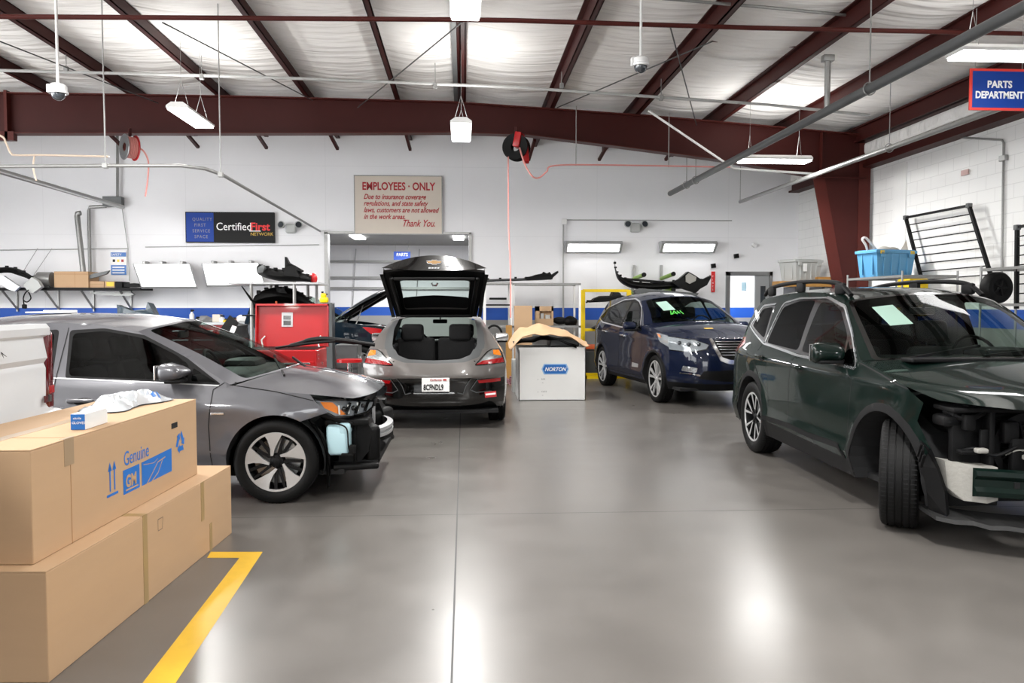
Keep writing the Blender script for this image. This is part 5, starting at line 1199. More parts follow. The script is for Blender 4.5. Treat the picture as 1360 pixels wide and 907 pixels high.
tx(S2, 'NETWORK', 1.38, .155, .10, 'letter_yellow', sx=.98)
MB().bb((1.36, -.005, .245), (1.60, -.001, .262)).build('underline', 'letter_white', S2, world=False)
a = P(1287.5, 146, 8.6); b = P(1370, 92, 8.6); S3 = thing('hanging_sign', 'blue sign with red border hanging at the right edge', 'sign', (a.x, 8.6, a.z))
W_, H_ = b.x-a.x, b.z-a.z
MB().bb((0, 0, 0), (W_, .02, H_), .003).build('board', 'sign_border', S3, world=False); MB().bb((.028, -.002, .028), (W_-.028, 0, H_-.028)).build('blue_panel', 'sign_blue', S3, world=False)
tx(S3, 'PARTS', .335, H_/2+.02, .105, 'letter_white', align='CENTER', bold=.003, sx=.95); tx(S3, 'DEPARTMENT', .335, H_/2-.095, .105, 'letter_white', align='CENTER', bold=.003, sx=.83)
for x in (.06, W_-.1): MB().tube([(x, .01, H_), (x, .01, 4.75-a.z)], .003, 5).build('hanger_wire', 'galv', S3, world=False)
S4, w_, h_ = board('poster', 'blue and white safety poster pinned on the far wall', 'poster', 147, 334, 168, 365, 17.97, 'white_paint', .008)
MB().bb((.01, -.002, .0), (w_-.01, 0, h_*.42)).bb((.01, -.002, h_*.78), (w_-.01, 0, h_-.02)).build('print_panel', 'label_blue', S4, world=False)
tx(S4, 'SAFETY', .02, h_*.82, .07, 'letter_white', sx=.95)
for k in range(3): MB().bb((.04, -.004, h_*(.06+.12*k)), (w_-.05, -.002, h_*(.11+.12*k))).build('print_line', 'letter_white', S4, world=False)
for k, m_ in enumerate(('sign_black', 'yellow_steel', 'sign_red')): MB().bb((.05+.09*k, -.003, h_*.55), (.10+.09*k, -.001, h_*.66)).build('picture', m_, S4, world=False)
S5, w_, h_ = board('extinguisher_sign', 'narrow vertical red sign on the far wall beside the doorway', 'sign', 944.5, 360.5, 950, 388, 17.97, 'letter_red', .01)
for k in range(5): tx(S5, 'FIRES'[k], .02, h_-.13-.075*k, .06, 'letter_white', ext=.0005)
for i, (px, py) in enumerate(((947.5, 353), (978, 340))):
    c = P(px, py, 17.9); m = MB().box(c, (.10, .08, .10), Matrix.Rotation(-.15, 3, 'Y'), .01)
    solo('wall_speaker', m, 'black_plastic', ('small black box above the narrow red sign', 'small black box on the wall left of the doorway')[i], 'speaker', 'black wall boxes')
c = P(1001, 325, 17.95); m = MB().cyl(c+Vector((0, .04, 0)), c+Vector((0, -.05, -.02)), .045, n=16).sphere(c+Vector((0, -.05, -.03)), .04)
solo('wall_camera', m, 'white_plastic', 'tiny white camera on the far wall above the doorway', 'camera', smooth=True)
# sign in the far room
S6, w_, h_ = board('far_sign', 'blue sign hanging in the room behind the opening', 'sign', 523, 334, 545, 345, 24, 'sign_blue', .02)
tx(S6, 'PARTS', .08, .11, .13, 'letter_white', sx=.9)
for x in (.05, w_-.05): MB().tube([(x, .01, h_), (x, .01, 3.42-WM[S6].translation.z)], .004, 5).build('hanger_wire', 'galv', S6, world=False)
# ---------------------------------------------------------------- wall lights
for i, (x0, x1) in enumerate(((751, 827), (879, 953))):
    a = P(x0, 331, 17.7); b = P(x1, 320, 17.7); t = thing('wall_light', ('lit wall light fitting above the yellow rack', 'lit wall light fitting above the green brackets')[i], 'lamp', (a.x, 17.98, a.z), 0, 'wall lights')
    L = b.x-a.x; pr = [(0, -.05), (-.10, -.06), (-.32, .13), (-.24, .19), (0, .19)]
    MB().prism(pr, lambda p, q: (0, p, q), lambda p, q: (L, p, q)).build('housing', 'alu', t, world=False)
    n_ = Vector((0, -.19, -.22)).normalized()*.003
    MB().add([Vector(v)+n_ for v in ((.06, -.12, -.04), (L-.06, -.12, -.04), (L-.06, -.30, .11), (.06, -.30, .11))], [[0, 1, 2, 3]]).build('diffuser', 'tube_on', t, world=False, fixn=False)
for i, (q) in enumerate((((176, 350.5), (252.5, 350.5), (262, 381), (187, 381)), ((267, 350), (344, 349), (352, 378), (274, 379)))):
    zt = P(*q[0], 17.9).z; A0, A1 = P(*q[0], 17.75), P(*q[1], 17.75); B1, B0 = P(*q[2], 17.2), P(*q[3], 17.2)
    t = thing('light_panel', ('tilted bright light panel left of the other, beside the poster', 'tilted bright light panel behind the parts rack')[i], 'lamp', tuple((A0+A1+B0+B1)/4), 0, 'tilted light panels')
    nn = (A1-A0).cross(B0-A0).normalized(); nn = nn if nn.y < 0 else -nn
    MB().add([A0, A1, B1, B0, A0-nn*.05, A1-nn*.05, B1-nn*.05, B0-nn*.05], [[0, 1, 2, 3], [7, 6, 5, 4], [0, 4, 5, 1], [1, 5, 6, 2], [2, 6, 7, 3], [3, 7, 4, 0]]).build('frame', 'alu', t)
    C_ = (A0+A1+B0+B1)/4; k = lambda v: C_+(v-C_)*.95+nn*.004
    MB().add([k(A0), k(A1), k(B1), k(B0)], [[0, 1, 2, 3]]).build('diffuser', 'panel_on', t, fixn=False)
    for pp in (A0.lerp(A1, .2), A0.lerp(A1, .5), A0.lerp(A1, .85)): MB().bb(pp+Vector((-.03, -.02, .0)), pp+Vector((.03, .23, .06)), .01).build('bracket', 'galv', t)
# emergency lights
for i, (px, py) in enumerate(((386, 302), (844, 301))):
    c = P(px, py, 17.9); t = thing('emergency_light', ('twin headed emergency light left of the opening', 'twin headed emergency light between the wall lights')[i], 'lamp', tuple(c), 0, 'emergency lights')
    MB().box((0, .03, -.02), (.22, .12, .2), None, .03).build('housing', 'grey_plastic', t, world=False)
    for s in (-1, 1):
        MB().cyl((s*.19, -.10, .05), (s*.17, .0, .03), .085, .05, n=20).build('lamp_head', 'grey_plastic', t, smooth=True, world=False)
        MB().cyl((s*.192, -.108, .052), (s*.19, -.10, .05), .065, n=20).build('lens', 'glass_lens', t, world=False)
# ---------------------------------------------------------------- dome cameras on pendants
for i, (px, pt, pb, y) in enumerate(((77, 112, 133, 9.2), (851, 76, 103, 9.0))):
    c = P(px, pt, y); t = thing('dome_camera', ('dome camera on a pendant at the left of the ceiling', 'dome camera on a pendant in the middle of the ceiling')[i], 'camera', tuple(c), 0, 'pendant dome cameras')
    MB().cyl((0, 0, 0), (0, 0, roofz(c.x)+.1-c.z), .015, n=12).build('pendant', 'white_paint', t, smooth=True, world=False)
    MB().lathe([(0, .0), (.07, .0), (.092, -.02), (.092, -.07), (.1, -.075), (.1, -.10), (.0, -.10)], n=32).box((-.08, 0, -.05), (.06, .08, .09), None, .01).build('housing', 'white_plastic', t, smooth=True, world=False)
    MB().sphere((0, 0, -.10), .075, half=-1, n=24, m=10).build('dome', 'glass_lens', t, smooth=True, world=False)
# ---------------------------------------------------------------- pipes, rods, conduits
def pipe(name, label, pts, r, m, cat='pipe', n=10, smooth=False, grp=None):
    return solo(name, MB().tube(pts, r, n, smooth=smooth), m, label, cat, grp, smooth=True)
def up(p, z=None): return Vector((p.x, p.y, z if z is not None else roofz(p.x)+.1))
pipe('strut_pipe', 'long red pipe crossing the whole ceiling in front', [P(-60, 21.5, 9.3), P(0, 22, 9.3), P(600, 26, 9.3), P(680, 27, 9.3), P(1000, 37, 9.3), P(1420, 46, 9.3)], .027, 'red_steel_flange')
pipe('strut_pipe', 'short red pipe between the roof purlins at the right', [P(945, 53, 11), P(1240, 73, 11)], .026, 'red_steel_flange')
pipe('conduit_pipe', 'thin white conduit running across under the purlins', [P(-60, 92, 12.3), P(340, 102, 12.3), P(680, 115.5, 12.3), P(1020, 139, 12.3), P(1155, 153, 12.3)], .022, 'conduit')
for px, py in ((88, 86), (268, 96), (578, 108), (746, 108), (878, 124)):
    c = P(px, py+6, 12.3); solo('pipe_clamp', MB().bb(c+Vector((-.03, -.03, -.04)), c+Vector((.03, .03, .04)), .008).cyl(c, up(c, roofz(c.x)+.02), .006, n=6), 'galv', 'small clamp holding the thin white conduit to the roof, at %s' % {88: 'the left dome camera', 268: 'the left hanging lamp', 578: 'the middle ceiling rail', 746: 'the middle of the roof', 878: 'the second dome camera'}[px], 'clamp', 'conduit clamps')
rail = thing('exhaust_rail', 'thick dark pipe running back along the right side of the ceiling', 'pipe', tuple(P(890, 257, 17)))
MB().tube([P(890, 257, 17), P(1375, 2, 6.25)], .055, 14).build('rail', 'galv_dark', rail, smooth=True)
for px, py, y in ((1150, 120, 8.8), (907, 245, 15.8), (917, 240, 15.2)):
    k = (y-17)/(6.25-17); c = P(890, 257, 17).lerp(P(1375, 2, 6.25), k); MB().tube([c, up(c)], .008, 6).tube([c+Vector((.07*math.cos(a), 0, .07*math.sin(a))) for a in [PI*i/8 for i in range(17)]], .008, 6).build('hanger_rod', 'galv', rail)
k = (9.2-17)/(6.25-17); c = P(890, 257, 17).lerp(P(1375, 2, 6.25), (8.15-17)/(6.25-17))
c = P(890, 257, 17).lerp(P(1375, 2, 6.25), .668); MB().cyl(c+Vector((0, 0, .04)), c+Vector((0, 0, .62)), .035, n=14).bb(c+Vector((-.07, -.05, .60)), c+Vector((.07, .05, .68)), .01).build('drop_pipe', 'galv', rail, smooth=True)
pipe('conduit_pipe', 'thin grey conduit at the top leading to the thick dark pipe', [P(880, -2, 9.2), P(1020, 10, 9.4), P(1185, 26, 9.8)], .018, 'galv')
r2_ = thing('air_pipe', 'grey pipe running back along the right wall below the eave', 'pipe', tuple(P(983, 268, 17)))
MB().tube([P(983, 268, 17), P(1335, 141, 8.8)], .038, 12).build('pipe_run', 'galv', r2_, smooth=True)
c = P(983, 268, 17).lerp(P(1335, 141, 8.8), .71); MB().tube([c, up(c)], .006, 6).tube([c+Vector((.06*math.cos(a), 0, .06*math.sin(a))) for a in [PI*i/8 for i in range(17)]], .007, 6).build('hanger_rod', 'galv', r2_)
c = P(983, 268, 17); MB().tube([c+Vector((0, .0, 0)), c+Vector((0, 0, .9))], .006, 6).build('hanger_rod', 'galv', r2_)
pipe('air_pipe', 'grey pipe slanting to the junction box on the left wall', [P(-60, 210, 11.6), P(163, 275, 17.2)], .045, 'galv', n=12)
cz = pipe('conduit_pipe', 'grey conduit that runs along the left and bends back to the far wall', [P(-60, 221, 10.2), P(0, 221, 10.2), P(150, 220, 10.2), P(240, 220, 10.2), P(272, 224, 10.25), P(295, 232, 10.5), P(425, 307, 17.95)], .022, 'galv', smooth=False)
for px, py0, py, y in ((140, 0, 220, 10.2), (293, 30, 232, 10.4)):
    c = P(px, py, y); solo('hanger_rod', MB().tube([c, up(c)], .008, 6).bb(c+Vector((-.03, -.03, -.03)), c+Vector((.03, .03, .03)), .005), 'conduit', 'thin white rod hanging from the roof, %s of the left hanging lamp' % ('left' if px < 200 else 'right'), 'rod', 'roof rods')
for px, p0, y, lb in ((765, 220, 14.2, 'beside the red hose reel'), (888, 222, 14.2, 'below the second dome camera')):
    c = P(px, p0, y); solo('hanger_rod', MB().tube([c, up(c, roofz(c.x))], .008, 6), 'galv', 'thin rod hanging in front of the red beam '+lb, 'rod', 'beam rods')
pipe('conduit_pipe', 'white conduit slanting down in front of the red beam', [P(861, 147, 14.2), P(960, 214, 14.2), P(975, 224, 14.2), P(1085, 231, 14.2)], .02, 'white_paint')
for i, (a, ya, b, yb) in enumerate((((475, 143), 14.5, (614, 29), 9.3), ((740, 143), 14.5, (946, 55), 10.2), ((925, 166), 14.4, (890, 35), 9.3), ((210, 137), 14.5, (0, 55), 11), ((415, 133), 14.5, (216, 30), 9.4))):
    solo('brace_rod', MB().tube([P(*a, ya), P(*b, yb)], .009, 6), 'hair_wire', 'thin diagonal roof brace rod '+('left of the middle lamp', 'passing behind the middle dome camera', 'right of the middle dome camera', 'at the far left of the roof', 'crossing above the left hanging lamp')[i], 'rod', 'roof brace rods')
wp = lambda px, py, y=17.96: P(px, py, y)
pipe('wall_conduit', 'thin conduit running along the far wall above the wall lights', [wp(752, 292), wp(972, 293)], .012, 'conduit')
vb = thing('junction_box', 'small white junction box on the far wall with a conduit dropping down', 'box', tuple(wp(749, 295))); MB().bb(wp(745.5, 298.5)-Vector((0, .08, 0)), wp(752.5, 291), .01).build('housing', 'white_plastic', vb)
MB().tube([wp(748, 298, 17.93), wp(748, 447, 17.93)], .02, 8).build('conduit_drop', 'conduit', vb, smooth=True)
pipe('wall_conduit', 'thin horizontal conduit on the far wall left of the poster', [wp(0, 332), wp(170, 330)], .010, 'conduit')
pipe('wall_conduit', 'thin horizontal conduit on the far wall below the black shop sign', [wp(193, 328), wp(424, 325)], .010, 'conduit')
pipe('wall_conduit', 'thin vertical cable on the wall between the poster and the light panels', [wp(162, 275), wp(170, 330), wp(172, 373)], .008, 'galv')
jb = thing('junction_box', 'grey electrical box under the slanting pipe on the far wall', 'box', tuple(wp(152, 268))); MB().bb(wp(140, 275)-Vector((0, .15, 0)), wp(165, 262), .01).build('housing', 'galv_dark', jb)
MB().tube([wp(141, 274, 17.9), wp(119, 275, 17.9), wp(118, 280, 17.9), wp(119.5, 364, 17.9)], .035, 10).build('conduit_drop', 'galv', jb, smooth=True)
MB().tube([wp(156, 262, 17.9), wp(156, 180, 17.9)], .03, 8).build('conduit_rise', 'galv', jb, smooth=True)
pipe('exhaust_tube', 'grey tube with an elbow leaning on the wall shelf', [wp(107, 283, 17.7), wp(103, 283.5, 17.7), wp(102.5, 287, 17.7), wp(112, 374, 17.5)], .055, 'galv', n=12, cat='tube')
# right wall conduit and details
rw = lambda px, py: PX(px, py, XR-.03)
pipe('wall_conduit', 'thin conduit on the right wall turning down behind the wheel', [rw(1232, 180), rw(1331, 186), rw(1333, 190), rw(1330, 385)], .016, 'galv')
c = rw(1333, 210); solo('conduit_clamp', MB().bb(c+Vector((-.03, -.07, -.04)), c+Vector((.02, .07, .04)), .01), 'galv', 'small clamp on the right wall conduit', 'clamp')
c = rw(1281, 229); solo('wall_label', MB().bb(c+Vector((-.0, -.09, -.04)), c+Vector((.012, .09, .04))), mat('faded_pink', '#c9aba6', .7), 'faded pink patch high on the right wall', 'label')
# hose reels
def reel(px, py, y, label, rd, ay, hose, side):
    c = P(px, py, y); t = thing('hose_reel', label, 'hose reel', tuple(c), 0, 'hose reels on the beam')
    rx = Matrix.Rotation(ay, 3, 'Z')
    def rot(mb): mb.v = [rx @ v for v in mb.v]; return mb
    for x in (-.10, .08):
        rot(MB().lathe([(rd*.35, x), (rd, x-.008), (rd+.01, x), (rd, x+.012), (rd*.35, x+.012)], axis='X', n=36)).build('reel_flange', 'black_plastic' if side else ('cast' if x < 0 else 'tool_red'), t, smooth=True, world=False)
    w = MB()
    for k in range(5): w.tube([(-.06+.03*k, .8*rd*math.cos(a), .8*rd*math.sin(a)) for a in [2*PI*i/28 for i in range(29)]], .016, 8)
    rot(w).build('hose_coil', 'pink_hose' if not side else 'black_rubber', t, smooth=True, world=False)
    if side: rot(MB().box((.0, -.04, .12), (.28, .12, .26), Matrix.Rotation(.2, 3, 'X'), .02).beam((0.1, -.12, .1), (-.1, -.2, -.28), .10, .08, .01).beam((.1, -.12, .1), (.14, -.14, -.2), .06, .06, .01).bb((-.05, -.13, .06), (.05, -.10, .12), .005)).build('bracket', 'tool_red', t, smooth=True, world=False)
    rot(MB().bb((-.02, -.03, rd*.9), (.02, .03, rd+.12), .01) if not side else MB().bb((-.03, -.03, .2), (.03, .03, .36), .01)).build('mount', 'red_steel', t, world=False)
    return t
H1 = reel(173, 196, 14.35, 'hose reel seen edge on, hanging under the red beam at the left', .21, .75, None, False)
MB().tube([P(180, 196, 14.3), P(190, 200, 14.3), P(197, 215, 14.3), P(196, 240, 14.3), P(193, 261, 14.3)], .014, 8, smooth=True).build('hose', 'pink_hose', H1, smooth=True)
H2 = reel(686, 196, 14.1, 'black hose reel with red bracket under the middle of the beam', .22, 1.25, None, True)
MB().tube([P(675, 208, 14), P(675.5, 300, 14), P(678, 360, 14), P(678, 422, 14)], .012, 8, smooth=True).build('hose', 'pink_hose', H2, smooth=True)
MB().tube([P(690, 196, 13.9), P(697, 218, 13.9), P(707, 234, 13.9), P(716, 236, 14), P(726, 228, 14), P(736, 220, 14), P(800, 219, 14.1), P(970, 222, 14.1)], .014, 8, smooth=True).build('hose', 'pink_hose', H2, smooth=True)
hs = solo('air_hose', MB().tube([P(-40, 170, 12), P(0, 180, 12), P(8, 190, 12), P(14, 203, 12), P(22, 206, 12), P(60, 206, 12), P(145, 208, 12)], .014, 8, smooth=True).tube([P(46, 206, 12), P(44, 222, 12), P(48, 240, 12)], .012, 8, smooth=True), 'cream_hose', 'cream air hose running in below the beam at the far left', 'hose', smooth=True)
# ---------------------------------------------------------------- things along the far wall
def traced(mb, px, y, th, jit=0):     # solid plate following an outline, with real thickness
    pl = [P(a, b, y) for a, b in px]; n = len(pl); d = Vector((0, th, 0))
    ob = MB(); from mathutils.geometry import tessellate_polygon
    tr = tessellate_polygon([pl]); ob.add(pl, [list(t_) for t_ in tr]); ob.add([p+d for p in pl], [list(t_)[::-1] for t_ in tr])
    ob.add(pl+[p+d for p in pl], [[i, (i+1) % n, (i+1) % n+n, i+n] for i in range(n)])
    mb.add(ob.v, ob.f); return mb
def bumper(pts, y0, y1, h, label, name='bumper_cover', m='black_plastic', cat='car part', grp=None, bow=.0, lip=.6, **k):
    """sheet moulding swept along image points: bent section, flanges and clip tabs"""
    n = len(pts); C3 = [P(p[0], p[1], y0+(y1-y0)*i/(n-1)) for i, p in enumerate(pts)]; hs = [p[2] if len(p) > 2 else 1 for p in pts]
    Cs = spline(C3, 6); Hs = [hs[min(n-2, i//6)]+(hs[min(n-1, i//6+1)]-hs[min(n-2, i//6)])*((i % 6)/6) for i in range(len(Cs))]
    mb = MB(); sec = [(-.12, .5), (-.03, .42), (.02, .15), (.03, -.1), (-.02, -.35), (-.12, -.5), (-.13, -.46), (-.05, -.31), (0, -.1), (-.01, .15), (-.05, .38), (-.12, .46)]; q = len(sec)
    for c, s_ in zip(Cs, Hs): mb.v += [c+Vector((0, -a*1.0*s_, b*h*s_)) for a, b in sec]
    L = len(Cs); mb.f = [[i*q+j, i*q+(j+1) % q, (i+1)*q+(j+1) % q, (i+1)*q+j] for i in range(L-1) for j in range(q)]+[list(range(q)), [(L-1)*q+j for j in range(q)][::-1]]; mb.m = [0]*len(mb.f)
    t = thing(name, label, cat, tuple(Cs[L//2]), 0, grp); mb.build('cover', m, t, smooth=True)
    tb = MB()
    for i in range(3, L-3, 4):
        c = Cs[i]; tb.box(c+Vector((0, .04, .5*h*Hs[i])), (.05, .06, .03+.03*random.random()), None, .005)
    tb.beam(Cs[L//4]+Vector((0, .06, 0)), Cs[3*L//4]+Vector((0, .06, 0)), .05, .05, .01)
    tb.build('clip_tab', 'black_trim', t); return t
# wall shelf with cartons, left
a = P(0, 381.5, 17.3); b = P(186, 382, 17.3)
sh = thing('wall_shelf', 'long wall shelf under the poster loaded with boxes and car parts', 'shelf', tuple(b)); MB().bb((XL, 17.3, b.z-.05), (b.x, 18, b.z)).build('board', 'black_trim', sh)
for px in (20, 75, 122, 172): c = P(px, 383, 17.9); MB().beam((c.x, 17.4, b.z-.05), (c.x, 17.97, b.z-.45), .03, .03).bb((c.x-.015, 17.95, b.z-.5), (c.x+.015, 17.99, b.z)).build('bracket', 'galv', sh)
def wbox(px0, py0, px1, py1, y, dy, label, m='cardboard', name='cardboard_box', cat='box', zb=None, grp=None, bev=.006):
    p = P(px0, py1, y); q = P(px1, py0, y); z0 = p.z if zb is None else zb
    o = thing(name, label, cat, (p.x, y, z0), 0, grp); MB().bb((0, 0, 0), (q.x-p.x, dy, q.z-z0), bev).build('carton' if 'box' in name else 'body', m, o, world=False)
    return o, q.x-p.x, q.z-z0
o, w_, h_ = wbox(72, 360.5, 117, 381, 17.35, .5, 'large brown carton on the wall shelf left of the poster', zb=b.z, grp='cartons on the wall shelf'); MB().bb((0, -.003, h_-.06), (w_, 0, h_-.05)).bb((.42, -.002, 0), (.425, 0, h_)).build('flap_edge', 'cardboard_inner', o, world=False)
o, w_, h_ = wbox(119, 373.5, 138, 381, 17.4, .4, 'low brown carton on the wall shelf below the conduit', zb=b.z, grp='cartons on the wall shelf'); MB().bb((0, -.003, h_*.5), (w_, 0, h_*.56)).build('tape_strip', 'tape', o, world=False)
o, w_, h_ = wbox(139, 373.5, 152, 381, 17.4, .4, 'small carton with a yellow front on the wall shelf', zb=b.z, grp='cartons on the wall shelf'); MB().bb((.04, -.004, .03), (w_-.01, 0, h_-.02)).build('label_panel', 'yellow_steel', o, world=False)
o, w_, h_ = wbox(153, 374, 162, 381, 17.4, .4, 'black carton at the right end of the row on the wall shelf', m='black_trim', zb=b.z, grp='cartons on the wall shelf')
c = P(62, 381, 17.5); t = thing('motor_housing', 'grey drum shaped motor part on the wall shelf', 'car part', (c.x, 17.5, b.z)); MB().cyl((-.16, 0, .17), (.12, 0, .17), .16, n=24).cyl((-.24, 0, .17), (-.16, 0, .17), .10, n=20).build('drum', 'galv', t, smooth=True, world=False); MB().bb((-.12, -.1, 0), (.1, .1, .03)).bb((-.1, -.02, .0), (-.06, .02, .1)).build('foot', 'galv_dark', t, world=False)
t = bumper([(-12, 360, 1), (5, 358, 1), (22, 361, 1), (38, 369, .9), (52, 380, .7)], 17.2, 17.1, .12, 'black curved car trim lying over the white part at the left of the shelf')
m = traced(MB(), [(-5, 366), (4, 366), (26, 381), (19, 387), (10, 384), (-5, 374)], 17.05, .08); solo('bumper_bracket', m, 'alu', 'pale bent metal strip at the left end of the wall shelf', 'car part')
m = traced(MB(), [(31, 379), (42, 368), (50, 373), (55, 381), (44, 389), (37, 387)], 17.05, .12); solo('headlamp_housing', m, 'grey_plastic', 'grey plastic housing hanging over the edge of the wall shelf', 'car part')
m = MB().tube([P(38, 385, 17), P(33, 390, 17), P(31, 398, 17), P(36, 401, 17), P(41, 396, 17), P(38, 388, 17)], .012, 8, smooth=True).box(P(32.5, 407, 17), (.09, .06, .09), None, .02).tube([P(31, 398, 17), P(32, 406, 17)], .012, 8)
solo('hanging_cable', m, 'black_rubber', 'black cable with plug hanging from the left end of the wall shelf', 'cable', smooth=True)
m = traced(MB(), [(117, 366), (125, 363), (137, 361), (145, 359), (141, 364), (128, 368), (119, 370)], 17.4, .08); solo('trim_part', m, 'galv_dark', 'grey pointed trim piece on top of the low carton', 'car part')
m = traced(MB(), [(118, 388), (172, 387), (178, 391), (172, 393), (140, 392), (120, 390)], 17.5, .1); solo('bumper_strip', m, 'grey_plastic', 'pale strip hanging below the right end of the wall shelf', 'car part')
m = traced(MB(), [(165, 377), (178, 376), (187, 377), (188, 381), (165, 381)], 17.4, .2); solo('air_duct', m, 'black_plastic', 'flat black part at the right end of the wall shelf', 'car part')
for i, (x0, x1) in enumerate(((50, 28), (69, 45))):
    solo('stay_cable', MB().tube([P(x0, 330, 17.97), P(x1, 365, 17.5)], .006, 5), 'galv', 'thin stay running from the wall down to the shelf, %s of the pair' % ('left', 'right')[i], 'cable', 'shelf stays')
# workbench with clutter below the light panels
bn = thing('workbench', 'workbench with red drawers against the far wall below the light panels', 'workbench', tuple(P(270, 470, 17.1)))
zt = P(270, 428, 17.1).z
x0 = P(120, 430, 17.1).x; x1 = P(352, 430, 17.1).x
MB().bb((x0, 17.05, zt-.05), (x1, 17.95, zt)).build('worktop', 'steel_brushed', bn); MB().bb((x0, 17.2, .05), (x1, 17.9, zt-.05)).build('cabinet', 'tool_red', bn)
for k in range(5):
    for i in range(7):
        xa = x0+(x1-x0)*i/7; d_ = MB().bb((xa+.03, 17.13, .1+k*.19), (xa+(x1-x0)/7-.03, 17.2, .26+k*.19), .008).build('drawer', 'tool_red', bn)
        MB().bb((xa+.05, 17.10, .21+k*.19), (xa+(x1-x0)/7-.05, 17.13, .235+k*.19)).build('handle', 'chrome', d_)
def bottle(px, pb, pt, y, label, m, r=.045, cat='bottle', grp='bottles and cans on the workbench'):
    c = P(px, pb, y); z1 = P(px, pt, y).z; h = z1-zt; o = thing('spray_bottle' if h > .2 else 'can', label, cat, (c.x, y, zt), 0, grp)
    MB().lathe([(0, 0), (r, 0), (r, h*.6), (r*.45, h*.75), (r*.4, h*.85), (0, h*.85)], n=16).build('bottle', m, o, smooth=True, world=False)
    MB().lathe([(r*.5, h*.82), (r*.5, h), (0, h)], n=12).box((.02, -.01, h*.93), (.07, .03, .03)).build('cap', 'black_trim' if m != 'black_trim' else 'white_plastic', o, smooth=True, world=False)
for px, pt, m_, lb in ((255, 411, 'white_plastic', 'tall white spray bottle standing on the workbench'), (219, 422, 'white_plastic', 'short white tub at the left of the workbench clutter'), (229, 422, 'orange', 'orange tin at the left of the workbench clutter'), (237, 423, 'black_trim', 'dark tin on the workbench'), (246, 424, 'tool_red', 'red tin beside the tall white bottle'), (300, 424, 'yellow_steel', 'yellow tin on the workbench right of the carton')):
    bottle(px, 430, pt, 17.3, lb, m_, .05 if pt < 415 else .07)
for px, pt, m_, lb, r_ in ((204, 420, 'white_plastic', 'small white pot at the far left of the workbench clutter', .05), (262, 421, 'dark_grey_steel', 'dark jar between the white spray bottle and the grey rags', .05), (295, 419, 'white_plastic', 'white tub just right of the cream carton', .06), (311, 422, 'orange', 'small orange tin near the right end of the workbench', .05), (331, 420, 'white_plastic', 'white jar at the right end of the workbench', .06)):
    bottle(px, 430, pt, 17.3, lb, m_, r_)
for i, (px, w2_, m_, lb) in enumerate(((272, .34, 'letter_grey', 'grey heap of rags on the workbench'), (320, .3, 'white_paint', 'white crumpled rag on the workbench at the right'), (208, .2, 'faded_pink', 'pinkish rag on the workbench at the left'))):
    c = P(px, 430, 17.35); m = MB().sphere((c.x, 17.35, zt+.05), w2_/2, sc=(1, .6, .5), n=20, m=12); m.v = [v+noise.noise_vector(v*9)*.05 for v in m.v]; m.v = [Vector((v.x, v.y, max(v.z, zt))) for v in m.v]
    solo('rag', m, m_, lb, 'rag', 'rags on the workbench', smooth=True)
c = P(287, 430, 17.3); wbox(282, 417.5, 292, 430, 17.3, .2, 'small cream carton standing on the workbench', m='sign_cream', name='small_box', zb=zt)
# blue foil cover, dark parts on the bench left
m = traced(MB(), [(156, 405), (165, 409), (175, 413), (190, 411.5), (193, 413), (197, 402), (200, 409), (205, 418), (208, 424), (206, 432), (158, 432)], 16.6, .25); m.rough(.03, 4)
solo('covered_part', m, mat('dark_teal_film', '#2c3f49', .3, coat=.5, bump=.4, bscale=12), 'dark shiny wrapped part with a raised tip, behind the grey car roof', 'car part')
m = MB(); c = P(180, 440, 16.8); m.bb((c.x-.45, 16.6, 0), (c.x+.45, 17.0, P(180, 430, 16.7).z), .01); solo('parts_crate', m, 'dark_grey_steel', 'dark crate hidden behind the grey car carrying the wrapped part', 'crate')
# black splash panel leaning behind the grey car's hood
sp = thing('splash_panel', 'black moulded panel with white label standing behind the windshield of the grey car', 'car part', tuple(P(310, 445, 9.2)))
m = traced(MB(), [(302, 419), (315, 429), (329, 431), (328, 437), (332, 448), (326, 470), (310, 466), (286, 458), (291, 437)], 9.2, .04); m.v = [v+Vector((0, .08*math.sin(v.x*9), 0)) for v in m.v]; m.build('panel', 'black_plastic', sp, smooth=True)
traced(MB(), [(308.5, 432), (314.5, 434), (311, 442), (304.5, 441)], 9.08, .006).build('label_panel', 'letter_white', sp); traced(MB(), [(304, 446), (312, 450), (310, 458), (302, 455)], 9.1, .01).build('cutout', 'under', sp)
# support for it: low parts cart
ct = thing('parts_cart', 'low grey cart holding the black moulded panel upright', 'cart', tuple(P(308, 600, 9.2))); c = P(308, 468, 9.2)
MB().bb((c.x-.3, 9.0, c.z-.06), (c.x+.3, 9.5, c.z), .01).build('tray', 'dark_grey_steel', ct)
for sx in (-.27, .27):
    for yy in (9.04, 9.46): MB().bb((c.x+sx-.015, yy-.015, .03), (c.x+sx+.015, yy+.015, c.z-.06)).build('leg', 'dark_grey_steel', ct)
MB().bb((c.x-.28, 9.02, .2), (c.x+.28, 9.48, .23)).build('shelf', 'dark_grey_steel', ct)
